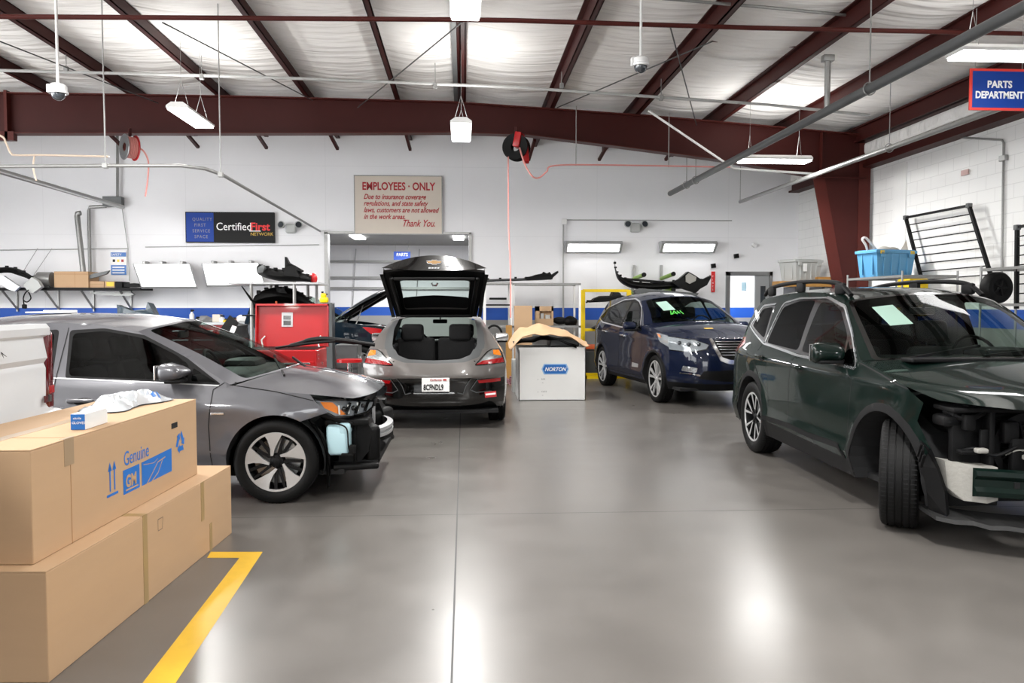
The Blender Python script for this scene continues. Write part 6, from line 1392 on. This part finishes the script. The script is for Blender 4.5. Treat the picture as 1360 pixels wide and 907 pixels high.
# ---------------------------------------------------------------- red tool chest
TC_ = thing('tool_chest', 'red tool chest with its lid raised, behind the grey hood', 'tool chest', (-1.50, 8.35, 0)); W_ = .74
MB().bb((-W_, 0, .12), (0, .62, 1.06), .012).build('body', 'tool_red', TC_, world=False)
MB().bb((-W_+.02, .02, 1.055), (-.02, .60, 1.066)).build('tray', 'black_trim', TC_, world=False)
for k, (z0, z1) in enumerate(((.16, .38), (.40, .56), (.58, .72), (.74, .84), (.86, .94))):
    d_ = MB().bb((-W_+.03, -.018, z0), (-.03, .0, z1), .005).build('drawer', 'tool_red', TC_, world=False); WM[d_] = WM[TC_]; MB().bb((-W_+.06, -.03, z1-.03), (-.06, -.016, z1-.008), .003).build('drawer_handle', 'chrome', d_, world=False)
MB().cyl((-.42, -.012, 1.0), (-.42, .0, 1.0), .014).build('lock', 'chrome', TC_, world=False)
m = MB()
for z in (.90, .78): m.cyl((0, .3, z), (.012, .3, z), .018, n=12)
for z in (1.0, .96): m.cyl((0, .10, z), (.006, .10, z), .010, n=10)
m.beam((.02, .15, .62), (.02, .15, .78), .03, .015, .004).build('side_bolt', 'chrome', TC_, smooth=True, world=False)
lx = Matrix.Translation((0, .62, 1.06)) @ Matrix.Rotation(-.10, 4, 'X')
m = MB().bb((-W_-.02, 0, .0), (.02, .035, .47), .008).bb((-W_-.02, -.06, .45), (.02, .03, .47)).bb((-W_-.02, -.06, 0), (-W_-.01, .03, .47)).bb((.01, -.06, 0), (.02, .03, .47)); m.v = [lx @ v for v in m.v]; ld_ = m.build('lid', 'tool_red', TC_, world=False)
m = MB().bb((-.49, -.008, .22), (-.37, .002, .38), .003); m.v = [lx @ v for v in m.v]; m.build('lid_badge', 'alu', ld_, world=False)
m = MB().bb((-.47, -.012, .24), (-.39, -.006, .29)).bb((-.47, -.012, .30), (-.39, -.006, .345)); m.v = [lx @ v for v in m.v]; m.build('lid_badge_print', 'black_gloss', ld_, world=False)
for x in (-.66, -.06): MB().tube([(x, .50, 1.06), (x-.03, .56, 1.14), (x, .60, 1.18)], .008, 6).build('lid_stay', 'galv', TC_, world=False)
for x in (-W_+.08, -.08):
    for y in (.08, .54): MB().cyl((x-.02, y, .06), (x+.02, y, .06), .06, n=20).bb((x-.03, y-.03, .06), (x+.03, y+.03, .12)).build('caster', 'black_rubber', TC_, world=False)
solo('cowl_trim', MB().tube([P(366, 462, 8.45), P(390, 458, 8.45), P(412, 452, 8.5), P(430, 450.5, 8.55), P(460, 453, 8.6), P(498, 458, 8.65)], [.012, .022, .028, .03, .028, .02], 8, smooth=True).tube([P(382, 460, 8.35), P(412, 456, 8.4), P(445, 453, 8.45)], .015, 6, smooth=True), 'black_trim', 'long black trim strip laid across the open tool chest and the dark cabinet', 'car part', smooth=True)
# dark cabinet and small stool right of it
o, w_, h_ = wbox(446, 458, 475, 560, 8.75, .35, 'dark grey steel cabinet right of the red tool chest', m='dark_grey_steel', name='steel_cabinet', cat='cabinet', zb=0)
for k in range(4): MB().bb((.01, -.006, .12+.24*k), (w_-.01, 0, .34+.24*k), .003).build('drawer', 'dark_grey_steel', o, world=False)
st = thing('work_stool', 'small stool with a red rim between tool chest and dark cabinet', 'stool', tuple(P(465, 560, 8.4)[:2])+(0,))
zs = P(464, 477, 8.4).z
MB().cyl((0, 0, zs-.03), (0, 0, zs), .13, n=24).build('seat', 'tool_red', st, world=False); MB().cyl((0, 0, .1), (0, 0, zs-.03), .025).build('column', 'chrome', st, world=False)
for k in range(4): MB().beam((0, 0, .1), (.18*math.cos(k*PI/2+.6), .18*math.sin(k*PI/2+.6), .05), .03, .02).cyl((.18*math.cos(k*PI/2+.6), .18*math.sin(k*PI/2+.6), 0), (.18*math.cos(k*PI/2+.6), .18*math.sin(k*PI/2+.6), .05), .02, n=10).build('leg', 'chrome', st, world=False)
# grey column in front of the wall with a yellow tool on it
c0 = P(430, 560, 14.4); gc_ = solo('grey_cabinet', MB().bb((P(424.5, 0, 14.4).x, 14.4, 0), (P(437, 0, 14.4).x, 14.7, P(430, 402, 14.4).z), .01), 'dark_grey_steel', 'narrow grey cabinet right of the raised red lid', 'cabinet')
zc = P(430, 402, 14.4).z; yt = thing('yellow_can', 'yellow can standing on the narrow grey cabinet', 'can', (P(430, 400, 14.5).x, 14.55, zc)); MB().box((0, 0, .05), (.15, .12, .10), None, .03).box((-.01, 0, .13), (.10, .09, .08), None, .03).build('body', 'yellow_steel', yt, smooth=True, world=False); MB().cyl((-.03, 0, .165), (-.03, 0, .2), .02).box((.04, 0, .15), (.04, .02, .02)).build('cap', 'black_trim', yt, world=False)
# ---------------------------------------------------------------- parts rack left of the opening
RK = thing('parts_rack', 'open wheeled rack with black bumper parts on two levels', 'rack', tuple(P(370, 520, 12)[:2])+(0,)); y0, y1 = 11.7, 12.5
z1 = P(360, 376, y0).z; z2 = P(360, 418, y0).z
xa, xb = P(322, 376, y0).x, P(424, 376, y0).x
for x, yy in ((P(334, 400, y0).x, y0), (P(391, 400, y0).x, y0), (P(409, 400, y1).x, y1), (P(360, 400, y1).x, y1), (P(420.5, 400, y1).x, y1)): MB().cyl((x, yy, .08), (x, yy, z1+.02), .024, n=12).build('post', 'galv', RK, smooth=True)
MB().bb((xa-.2, y0-.05, z1-.015), (xb, y1+.05, z1+.01)).build('shelf', 'alu', RK); MB().bb((xa, y0-.05, z2-.02), (P(421, 376, y1).x, y1+.05, z2)).build('shelf', 'black_trim', RK); MB().bb((xa, y0-.05, .2), (P(421, 376, y1).x, y1+.05, .23)).build('shelf', 'black_trim', RK)
for x in (P(334, 400, y0).x, P(420, 400, y1).x):
    for yy in (y0, y1): MB().cyl((x-.02, yy, .05), (x+.02, yy, .05), .05, n=16).build('caster', 'black_rubber', RK)
bumper([(341, 358, .9), (352, 362, 1.0), (368, 365, 1.1), (385, 366, 1.1), (400, 368, .8), (413, 371, .5)], 11.9, 12.1, .16, 'black bumper bracket lying on the top level of the parts rack', grp='black parts on the rack')
m = traced(MB(), [(376, 364), (378, 354), (377.5, 342), (380, 342), (384, 349), (392, 353), (401, 359), (400, 361), (394, 359), (398, 368), (380, 366)], 11.95, .10); m.rough(.02, 8); solo('fender_bracket', m, 'black_plastic', 'black bracket with a tall fin standing on the parts rack', 'car part', 'black parts on the rack')
m = traced(MB(), [(341, 360), (343, 355), (348, 352), (351, 356), (349, 361), (344, 362)], 11.85, .12); m.rough(.02, 8); solo('end_cap', m, 'galv_dark', 'grey ragged end piece at the left of the rack top', 'car part')
bumper([(338, 399, .8), (350, 394, 1.1), (370, 391, 1.2), (388, 394, 1.1), (402, 399, .9), (412, 405, .5)], 11.75, 12.2, .20, 'black curved bumper cover on the second level of the parts rack', grp='black parts on the rack')
bumper([(337, 402, 1.2), (352, 403, 1.3), (372, 403, 1.3), (395, 405, 1.1), (415, 409, .6)], 11.85, 12.3, .18, 'lower black bumper cover under the curved one on the rack', grp='black parts on the rack')
m = traced(MB(), [(367, 388), (366, 380), (369.5, 381), (372, 384), (376.5, 380), (378, 385), (381, 389)], 11.9, .08); m.rough(.015, 8); solo('clip_bracket', m, 'black_plastic', 'small forked black bracket on the second level of the rack', 'car part')
solo('antenna_rod', MB().tube([P(321, 380, 11.6), P(336, 401, 11.7), P(339, 404, 11.7)], [.008, .02, .02], 8), 'black_plastic', 'thin black rod sticking up left from the parts rack', 'car part')
m = MB().bb(P(366, 420, 11.65), P(368.5, 400, 11.7), .004); solo('orange_clamp', m, 'orange', 'small orange upright between the bumpers on the rack', 'clamp')
tz = P(416, 376, 12).z; rl = thing('work_lamp', 'small red work lamp on the right end of the rack', 'lamp', (P(416, 376, 12.2).x, 12.2, tz+.012)); MB().sphere((0, 0, .06), .07, sc=(.9, .7, 1.2)).build('body', 'tool_red', rl, smooth=True, world=False); MB().box((-.05, 0, .12), (.08, .06, .03), None, .01).cyl((-.06, 0, .13), (-.06, 0, .15), .015).cyl((.03, 0, .13), (.03, 0, .15), .015).build('handle', 'white_plastic', rl, world=False)
# ---------------------------------------------------------------- shelving right of the opening
def rack(name, label, px0, px1, y0, y1, lv, m='galv', top=None, r=.02, sh='galv', cat='rack'):
    t = thing(name, label, cat, tuple(P((px0+px1)/2, 500, y0)[:2])+(0,)); xa = P(px0, 400, y0).x; xb = P(px1, 400, y0).x; zt_ = P(500, lv[0] if top is None else top, y0).z
    for x in (xa, xb):
        for y in (y0, y1): MB().bb((x-r, y-r, 0), (x+r, y+r, zt_)).build('post', m, t)
    for py in lv:
        z = P(600, py, y0).z; u = MB().bb((xa-r, y0-r, z-.02), (xb+r, y0+r, z+.02)).bb((xa-r, y1-r, z-.02), (xb+r, y1+r, z+.02)); 
        for k in range(16): x = xa+(xb-xa)*(k+.5)/16; u.bb((x-.006, y0, z-.004), (x+.006, y1, z+.004))
        u.build('shelf', sh, t)
    return t, xa, xb
rk1, xa, xb = rack('shelf_rack', 'grey wire shelf rack against the far wall behind the white carton', 682, 770, 16.5, 17.3, (377, 434, 490), 'white_paint')
rk2, _, _ = rack('shelf_rack', 'light shelf rack between the grey hatchback and the wire rack', 644, 679, 16.3, 17.1, (376, 434, 480), 'white_paint')
for px0, px1, py0, py1, y, dy, lb, nm, m_ in ((683, 707, 406, 462, 16.1, .08, 'tall brown cardboard panel standing by the white post', 'cardboard_sheet', 'cardboard'), (672, 680, 432, 515, 15.9, .1, 'narrow wooden board standing beside the rack', 'wooden_board', 'wood')):
    p = P(px0, py1, y); q = P(px1, py0, y); solo(nm, MB().bb((p.x, y, 0), (q.x, y+dy, q.z), .004), m_, lb, 'panel')
z = P(600, 434, 16.5).z+.02
o = thing('open_box', 'brown cardboard box with a window cut in it on the wire rack', 'box', (P(712, 430, 16.6).x, 16.6, z)); w_ = P(735, 430, 16.6).x-P(712, 430, 16.6).x
MB().bb((0, 0, 0), (w_, .3, .14)).bb((0, 0, .14), (.07, .3, .40)).bb((w_-.04, 0, .14), (w_, .3, .40)).bb((0, 0, .30), (w_, .3, .40)).bb((.07, .1, .14), (w_-.04, .3, .30)).build('carton', 'cardboard', o, world=False)
MB().bb((.1, .05, .14), (.16, .1, .25)).bb((.2, .05, .14), (.3, .1, .22)).build('content', 'grey_plastic', o, world=False)
for i, (px, r_) in enumerate(((744, .14), (758, .15))):
    c = P(px, 433, 16.7); m = MB().sphere((c.x, 16.8, z+.09), r_, sc=(1, .8, .65), n=20, m=12); m.v = [v+noise.noise_vector(v*6)*.04 for v in m.v]; m.v = [Vector((v.x, v.y, max(z, v.z))) for v in m.v]
    solo('black_bag', m, 'black_rubber', ('left black bundle on the wire rack', 'right black bundle on the wire rack')[i], 'bag', 'black bundles on the wire rack', smooth=True)
bumper([(640, 373, .8), (660, 372, .8), (690, 371, .8), (720, 370, .9), (734, 369, .7)], 16.6, 16.7, .07, 'flat grey-black bumper strip along the top of the wire rack', m='galv_dark')
m = traced(MB(), [(697, 369), (699, 367), (706, 367), (712, 364), (720, 363), (722, 361), (727, 363), (731, 362), (733, 365), (741, 360), (742, 363), (736, 367), (733, 371), (700, 371)], 16.6, .2); m.rough(.03, 7); solo('grille_part', m, 'black_plastic', 'ragged black grille part on top of the wire rack', 'car part')
z = P(600, 404, 16.4).z; m = MB().bb((P(650, 400, 16.4).x, 16.4, P(650, 398, 16.4).z), (P(673, 400, 16.4).x, 16.5, P(650, 395.2, 16.4).z), .01).bb((P(644, 404, 16.4).x, 16.3, z-.03), (P(678, 404, 16.4).x, 16.9, z)); solo('bracket_shelf', m, 'black_trim', 'small shelf with a black bar between the light rack posts', 'shelf')
c = P(656, 446, 15.6); tr = thing('coiled_hose', 'black coiled hose on the floor stand right of the grey hatchback', 'hose', tuple(c)); w = MB()
for k in range(4): w.tube([c+Vector((.15*math.cos(a), -.03*k+.02, .17*math.sin(a)+.03)) for a in [2*PI*i/24 for i in range(25)]], .02, 8)
w.build('coil', 'black_rubber', tr, smooth=True); MB().cyl((c.x, 15.66, 0), (c.x, 15.66, c.z+.03), .02).bb((c.x-.2, 15.5, 0), (c.x+.2, 15.8, .03)).build('stand', 'galv', tr)
m = MB()
for k in range(5): m.tube([P(645+5*k, 520-4*k, 15), P(655+3*k, 505+2*k, 15.1), P(668+2*k, 498+3*k, 15.2), P(678, 512-3*k, 15)], .02, 6, smooth=True)
m.v = [Vector((v.x, v.y, max(v.z, .02))) for v in m.v]; solo('hose_heap', m, mat('hose_mauve', '#7d5358', .5), 'tangle of dull red hose on the floor behind the white carton', 'hose', smooth=True)
for k in range(5): m = None
# white carton with the blue badge
p = Vector((.882, 12.73, 0)); NB = thing('white_carton', 'big white carton with a blue badge in the middle of the shop', 'box', tuple(p), .0); W_, D_, H_ = 1.07, .85, .845
MB().bb((0, 0, 0), (W_, .012, H_)).bb((0, D_-.012, 0), (W_, D_, H_)).bb((0, 0, 0), (.012, D_, H_-.05)).bb((W_-.012, 0, 0), (W_, D_, H_+.03)).bb((0, 0, 0), (W_, D_, .01)).build('carton', 'white_paint', NB, world=False)
m = MB(); hexa = [(-.20, .0), (-.165, .07), (.165, .07), (.20, 0), (.165, -.07), (-.165, -.07)]; m.prism([(a*1.1+.58, b*1.2+.50) for a, b in hexa], lambda a, b: (a, -.003, b), lambda a, b: (a, 0, b)); m.build('badge_rim', mat('pale_blue', '#9cc3e6', .5), NB, world=False)
m = MB().prism([(a+.58, b+.50) for a, b in hexa], lambda a, b: (a, -.005, b), lambda a, b: (a, -.002, b)); m.build('badge', 'label_blue', NB, world=False)
text('NORTON', .085, WM[NB] @ face_mx((.58, -.006, .47), (1, 0, 0), (0, 0, 1)), 'letter_white', NB, shear=.3, align='CENTER', bold=.002, sx=.9)
for z in (.33, .13):
    text('EAR' if z > .2 else 'CAT5', .035, WM[NB] @ face_mx((.36, -.002, z), (1, 0, 0), (0, 0, 1)), 'letter_grey', NB, 'print_lettering', ext=.0005); MB().bb((.30, -.002, z), (.31, 0, z+.01)).bb((.37, -.002, z-.05), (.39, 0, z-.045)).build('print_mark', 'letter_grey', NB, world=False)
# black sheet and brown paper on it
m = MB(); n = 24; k = 10
for i in range(n+1):
    for j in range(k+1):
        u, v = i/n, j/k; x = -.08+1.0*u; y = -.05+.9*v
        z = H_+.03+.15*math.sin(PI*u)*(.7+.3*math.sin(PI*min(1, v+.2)))+.03*noise.noise(Vector((u*5, v*4, 0)))+(.13*max(0, .3-u))-.12*max(0, .08-v)
        m.v.append(p+Vector((x, y, z)))
m.f = [[i*(k+1)+j, (i+1)*(k+1)+j, (i+1)*(k+1)+j+1, i*(k+1)+j+1] for i in range(n) for j in range(k)]; nb = len(m.v); m.v += [v-Vector((0, 0, .03)) for v in m.v]; m.f += [[a+nb for a in f[::-1]] for f in m.f[:n*k]]; m.m = [0]*len(m.f)
solo('black_sheet', m, 'black_rubber', 'black plastic sheeting stuffed in the open white carton', 'sheet', smooth=True)
m = MB(); n = 26; k = 10
for i in range(n+1):
    for j in range(k+1):
        u, v = i/n, j/k; x = -.14+1.25*u; y = -.12+.75*v
        z = H_+.05+(.15+.17*v)*math.sin(PI*min(1, u*.95+.10))**.7+.05*noise.noise(Vector((u*6, v*3, 5)))-(.16*max(0, .16-u)/.16)
        m.v.append(p+Vector((x, y, z+.02*math.sin(v*9+u*4))))
m.f = [[i*(k+1)+j, (i+1)*(k+1)+j, (i+1)*(k+1)+j+1, i*(k+1)+j+1] for i in range(n) for j in range(k)]; nb = len(m.v); m.v += [v-Vector((0, 0, .008)) for v in m.v]; m.f += [[a+nb for a in f[::-1]] for f in m.f[:n*k]]; m.m = [0]*len(m.f)
solo('brown_paper', m, 'cardboard', 'crumpled brown paper draped over the white carton', 'paper', smooth=True)
m = MB().bb(p+Vector((.50, .12, H_+.0)), p+Vector((.98, .5, H_+.15)), .03); m.rough(.03, 5); solo('grey_filter', m, 'galv_dark', 'dark grey folded filter under the brown paper in the white carton', 'filter')
o, w_, h_ = wbox(681, 478, 690, 530, 13.9, .4, 'narrow grey-white carton behind the left side of the big white carton', m='grey_plastic', name='narrow_box', zb=0)
# yellow frame
YF = thing('steel_stand', 'yellow steel stand left of the navy crossover', 'stand', tuple(P(805, 505, 16.75)[:2])+(0,)); y = 16.75
xa, xb = P(774, 400, y).x, P(835, 400, y).x; zt_ = P(800, 385, y).z
for x in (xa, xb): MB().bb((x-.045, y-.04, 0), (x+.045, y+.04, zt_), .006).build('post', 'yellow_steel', YF)
for py in (386, 438, 497): z = P(800, py, y).z; MB().bb((xa, y-.03, z-.03), (xb, y+.03, z+.03), .004).build('crossbar', 'yellow_steel', YF)
MB().bb((xa-.05, y-.3, 0), (xa+.05, y+.3, .06)).bb((xa-.05, y-.3, 0), (xb, y-.22, .06)).bb((xb-.05, y-.3, 0), (xb+.05, y+.3, .06)).build('foot', 'yellow_steel', YF)
bumper([(778, 402, .5), (786, 399.5, .7), (800, 399, .7), (822, 399, .8)], 16.5, 16.6, .06, 'thin black strip hooked on the yellow frame', m='black_trim')
m = traced(MB(), [(787, 399), (790, 396), (798, 393), (812, 393), (814, 388), (824, 388), (826, 392), (834, 394), (832, 400), (800, 400)], 16.4, .25); m.rough(.03, 6); solo('engine_cover', m, 'black_plastic', 'ragged black part resting on the yellow frame', 'car part')
m = traced(MB(), [(787, 436), (793, 432), (806, 429), (806, 436), (796, 438), (788, 437)], 16.45, .2); solo('black_tray', m, 'black_plastic', 'black tray end at the middle bar of the yellow frame', 'car part')
m = MB().bb(P(778, 463.8, 17.1), P(806, 457, 17.6), .02); solo('orange_case', m, 'orange', 'orange case lying behind the yellow frame', 'case')
m = MB().bb(P(775, 522, 17.0)+Vector((0, 0, 0)), P(812, 463.6, 17.8), .02); m.v = [Vector((v.x, v.y, max(0, v.z))) for v in m.v]; solo('grey_cart', m, 'dark_grey_steel', 'dark grey cart under the orange case', 'cart')
# green wall brackets with a bumper cover
for i, (px, t0, t1, ax, ay) in enumerate(((842, 352, 372, 855, 364), (878, 352, 372, 894, 363), (840, 374, 390, 855, 384), (877, 374, 390, 894, 384))):
    c = P(px, t0, 17.95); d = P(px, t1, 17.95); t = thing('wall_bracket', ('green padded wall bracket, upper left of the four', 'green padded wall bracket, upper right of the four', 'green padded wall bracket, lower left of the four', 'green padded wall bracket, lower right of the four')[i], 'bracket', tuple(d), 0, 'green wall brackets')
    MB().bb(d-Vector((.03, .03, 0)), c+Vector((.03, 0, 0))).build('rail', 'galv', t); e_ = P(ax, ay+1, 17.2); MB().tube([d.lerp(c, .1)+Vector((0, -.03, 0)), e_], .045, 12).build('arm', 'green_steel', t, smooth=True); MB().cyl(e_, e_+(e_-d).normalized()*.03, .05, n=14).build('end_cap', 'black_rubber', t)
bumper([(817, 347, .35), (817.5, 356, .6), (821, 366, .9), (829, 373, 1.1), (842, 378, 1.2), (862, 380, 1.2), (885, 379, 1.3), (905, 378, 1.4), (925, 377, 1.2), (937, 374, .8), (944, 368, .5)], 17.2, 17.2, .13, 'large black bumper cover hung on the green wall brackets')
m = traced(MB(), [(903, 370), (914, 361), (922, 365), (932, 372), (944, 366), (945, 369), (939, 379), (930, 384), (925, 389), (908, 384), (898, 378), (893, 375)], 17.05, .2); m.rough(.02, 5); solo('bumper_corner', m, 'black_plastic', 'black flared corner piece with a white patch right of the brackets', 'car part')
m = traced(MB(), [(911, 366), (915, 362.5), (925, 368), (924, 373), (916, 377), (911, 374)], 17.0, .03); solo('white_patch', m, 'foam', 'white foam patch on the black corner piece', 'foam')
m = traced(MB(), [(842, 386), (850, 383), (880, 385), (905, 388), (928, 389), (925, 394), (880, 394), (846, 392)], 17.1, .2); m.rough(.02, 5); solo('bumper_lining', m, 'galv_dark', 'dark grey bumper lining hanging lowest on the brackets', 'car part')
# hallway details
c = P(990, 390, 20.95); solo('poster', MB().bb(P(985, 386, 20.98)-Vector((0, .01, 0)), P(991, 375, 20.98)), mat('poster_green', '#7f98a0', .5), 'small grey green poster in the hallway behind the doorway', 'poster')
# ---------------------------------------------------------------- right side: wood shelf, bins, frames, wheel
z = P(1060, 376, 16.3).z; WS = thing('wood_shelf', 'wooden plank shelf in the corner carrying a grey tub', 'shelf', tuple(P(1070, 376, 16.3)))
for k, (xa_, xb_, yy, zz, m_) in enumerate(((1030, 1112, 16.1, z, 'wood'), (1034, 1120, 16.5, z+.01, 'wood'))): MB().bb((P(xa_, 376, yy).x, yy-.18, zz-.08), (P(xb_, 376, yy).x, yy+.18, zz+.03)).build('plank', m_, WS)
for px in (1050, 1085): MB().bb((P(px, 380, 16.3).x-.03, 16.0, 0), (P(px, 380, 16.3).x+.03, 16.6, z-.08)).build('leg', 'dark_grey_steel', WS)
MB().bb((P(1085, 0, 16.3).x, 16.0, z+.03), (P(1108, 0, 16.3).x, 16.4, z+.12)).build('block', 'wood', WS)
def tub(name, label, x, y, z, w, d, h, rz, m, rimm=None):
    t = thing(name, label, 'bin', (x, y, z), rz); k = .86
    vs = [(sx*w/2*k, sy*d/2*k, 0) for sx, sy in ((-1, -1), (1, -1), (1, 1), (-1, 1))]+[(sx*w/2, sy*d/2, h) for sx, sy in ((-1, -1), (1, -1), (1, 1), (-1, 1))]
    iv = [(a*.96, b_*.96, c_+.01) for a, b_, c_ in vs]
    MB().add(vs+iv, [[0, 3, 2, 1], [0, 1, 5, 4], [1, 2, 6, 5], [2, 3, 7, 6], [3, 0, 4, 7], [8, 9, 10, 11], [8, 12, 13, 9], [9, 13, 14, 10], [10, 14, 15, 11], [11, 15, 12, 8]]).build('tub_wall', m, t, world=False)
    MB().bb((-w/2-.02, -d/2-.02, h-.05), (w/2+.02, -d/2+.005, h), .008).bb((-w/2-.02, d/2-.005, h-.05), (w/2+.02, d/2+.02, h), .008).bb((-w/2-.02, -d/2-.02, h-.05), (-w/2+.005, d/2+.02, h), .008).bb((w/2-.005, -d/2-.02, h-.05), (w/2+.02, d/2+.02, h), .008).build('rim', rimm or m, t, world=False)
    rb = MB()
    for u in (-.3, -.1, .1, .3): rb.box((u*w, -d/2*.95, h*.5), (.03, .02, h*.8), Matrix.Rotation(.0, 3, 'X'), .004)
    rb.box((-w*.36, -d/2-.02, h-.07), (.09, .02, .10), None, .008).box((w*.36, -d/2-.02, h-.07), (.09, .02, .10), None, .008)
    for u in (-.25, .25): rb.box((-w/2*.96, u*d, h*.5), (.02, .03, h*.8)).box((w/2*.96, u*d, h*.5), (.02, .03, h*.8))
    [q.build('rib', m, t, world=False) for q in rb.split()]; return t
c = P(1063, 366, 16.3); tg = tub('storage_tub', 'grey storage tub on the wooden plank shelf', c.x, 16.3, z+.03, .70, .48, .44, .35, 'grey_plastic')
MB().bb((-.17, -.262, .2), (-.07, -.255, .36)).build('tub_label', 'letter_white', tg, world=False)
zz = PX(1180, 369, 7.0).z; yy = PX(1184, 369, 7.0).y
tb_ = tub('storage_tub', 'blue storage tub full of odds and ends on the wire shelf', 6.95, yy+.1, zz, .78, .46, .44, .25, 'bin_blue')
for u in (-.3, .3): MB().bb((u-.04, -.26, .38), (u+.04, -.252, .43)).build('tub_clip', 'yellow_steel', tb_, world=False)
m = MB().sphere((6.95, yy+.1, zz+.42), .16, sc=(1.3, .9, .6)).sphere((7.1, yy+.12, zz+.44), .10, sc=(1, .8, .7)); m.rough(.03, 7); solo('white_rags', m, 'foam', 'white rags heaped in the blue tub', 'rag', smooth=True)
solo('bent_pipe', MB().tube([(6.62, yy+.05, zz+.40), (6.56, yy, zz+.52), (6.50, yy, zz+.62), (6.56, yy, zz+.64), (6.72, yy+.05, zz+.5), (6.82, yy+.1, zz+.42)], .02, 8, smooth=True), 'white_plastic', 'white bent pipe poking out of the blue tub', 'pipe', smooth=True)
solo('cone_part', MB().add([(7.12, yy, zz+.42), (7.28, yy, zz+.44), (7.24, yy+.1, zz+.44), (7.25, yy+.02, zz+.62)], [[0, 1, 3], [1, 2, 3], [2, 0, 3], [0, 2, 1]]), 'sign_cream', 'pointed beige scrap sticking out of the blue tub', 'scrap')
def wireshelf(name, label, x0, x1, y0, y1, zs, ztop):
    t = thing(name, label, 'shelf', ((x0+x1)/2, (y0+y1)/2, 0))
    for x in (x0, x1):
        for y in (y0, y1): MB().cyl((x, y, 0), (x, y, ztop), .016, n=10).build('post', 'galv', t, smooth=True)
    for z in zs:
        u = MB().bb((x0, y0-.012, z-.035), (x1, y0+.012, z)).bb((x0, y1-.012, z-.035), (x1, y1+.012, z)).bb((x0-.012, y0, z-.035), (x0+.012, y1, z)).bb((x1-.012, y0, z-.035), (x1+.012, y1, z))
        for k in range(22): y = y0+(y1-y0)*(k+.5)/22; u.bb((x0, y-.004, z-.008), (x1, y+.004, z))
        u.build('wire_deck', 'galv', t)
    return t
wireshelf('wire_shelf', 'chrome wire shelf under the blue tub', 6.5, 7.35, 11.6, 13.3, (.2, .9, zz), zz+.06)
z = .9; m = MB().bb((6.6, 12.2, z), (7.0, 12.8, z+.3), .02); solo('white_box', m, 'white_paint', 'white box on the wire shelf behind the green roof rail', 'box')
m = MB().bb((6.7, 11.75, 1.35), (7.0, 12.1, zz-.05), .02); solo('yellow_case', m, 'yellow_steel', 'yellow case hanging below the wire deck by the green roof rail', 'case')
ztop = PX(1300, 357, 6.95).z; y_a = PX(1303, 360, 6.95).y
ws2 = wireshelf('wire_shelf', 'chrome wire shelf at the right edge with the black wheel', 6.95, 7.45, 8.3, y_a, (.2, .8, PX(1330, 403, 6.95).z, ztop), ztop+.04)
zr = PX(1330, 403, 6.95).z; c = Vector((7.1, PX(1323, 384, 7.1).y, zr)); wt = thing('spare_wheel', 'black spare wheel standing on the wire shelf at the right', 'wheel', tuple(c), .15); R_ = .21
MB().lathe([(.11, -.07), (.14, -.085), (.19, -.08), (R_, -.05), (R_, .05), (.19, .08), (.14, .085), (.11, .07)], c=(0, 0, R_), axis='Y', n=40).build('tire', 'black_rubber', wt, smooth=True, world=False)
m = MB().lathe([(.02, -.05), (.115, -.06), (.115, .05)], c=(0, 0, R_), axis='Y', n=32)
for k in range(5): a = k*2*PI/5; m.beam((0, -.07, R_), (.11*math.cos(a), -.06, R_+.11*math.sin(a)), .03, .02)
m.build('rim', 'black_trim', wt, world=False)
m = MB().bb((7.0, 8.35, .8), (7.4, 9.2, 1.22), .01); solo('cardboard_box', m, 'cardboard', 'brown cardboard box on the right wire shelf at the photo edge', 'box')
def grate(label, q, n, m='black_trim'):
    a, b_, c_, d_ = q; t = thing('steel_grate', label, 'grate', tuple(d_), 0, 'black steel grates'); u = MB().beam(a, d_, .045, .045).beam(b_, c_, .045, .045).beam(a, b_, .035, .035)
    u.build('frame', m, t)
    for k in range(1, n+1): MB().beam(a.lerp(d_, k/(n+.6)), b_.lerp(c_, k/(n+.6)), .016, .016).build('bar', m, t)
    for e_ in (a, b_): MB().box(e_, (.07, .07, .07), None, .008).build('corner_cap', 'galv_dark', t)
gx = 7.45
grate('black steel grate leaning tilted between blue tub and wheel', (PX(1203, 289, gx), PX(1287, 273, gx), PX(1318, 372, gx), PX(1226, 378, gx)), 8)
grate('black steel grate standing upright at the right edge', (PX(1351, 302, gx), PX(1405, 290, gx), PX(1412, 410, gx), PX(1350, 410, gx)), 8)
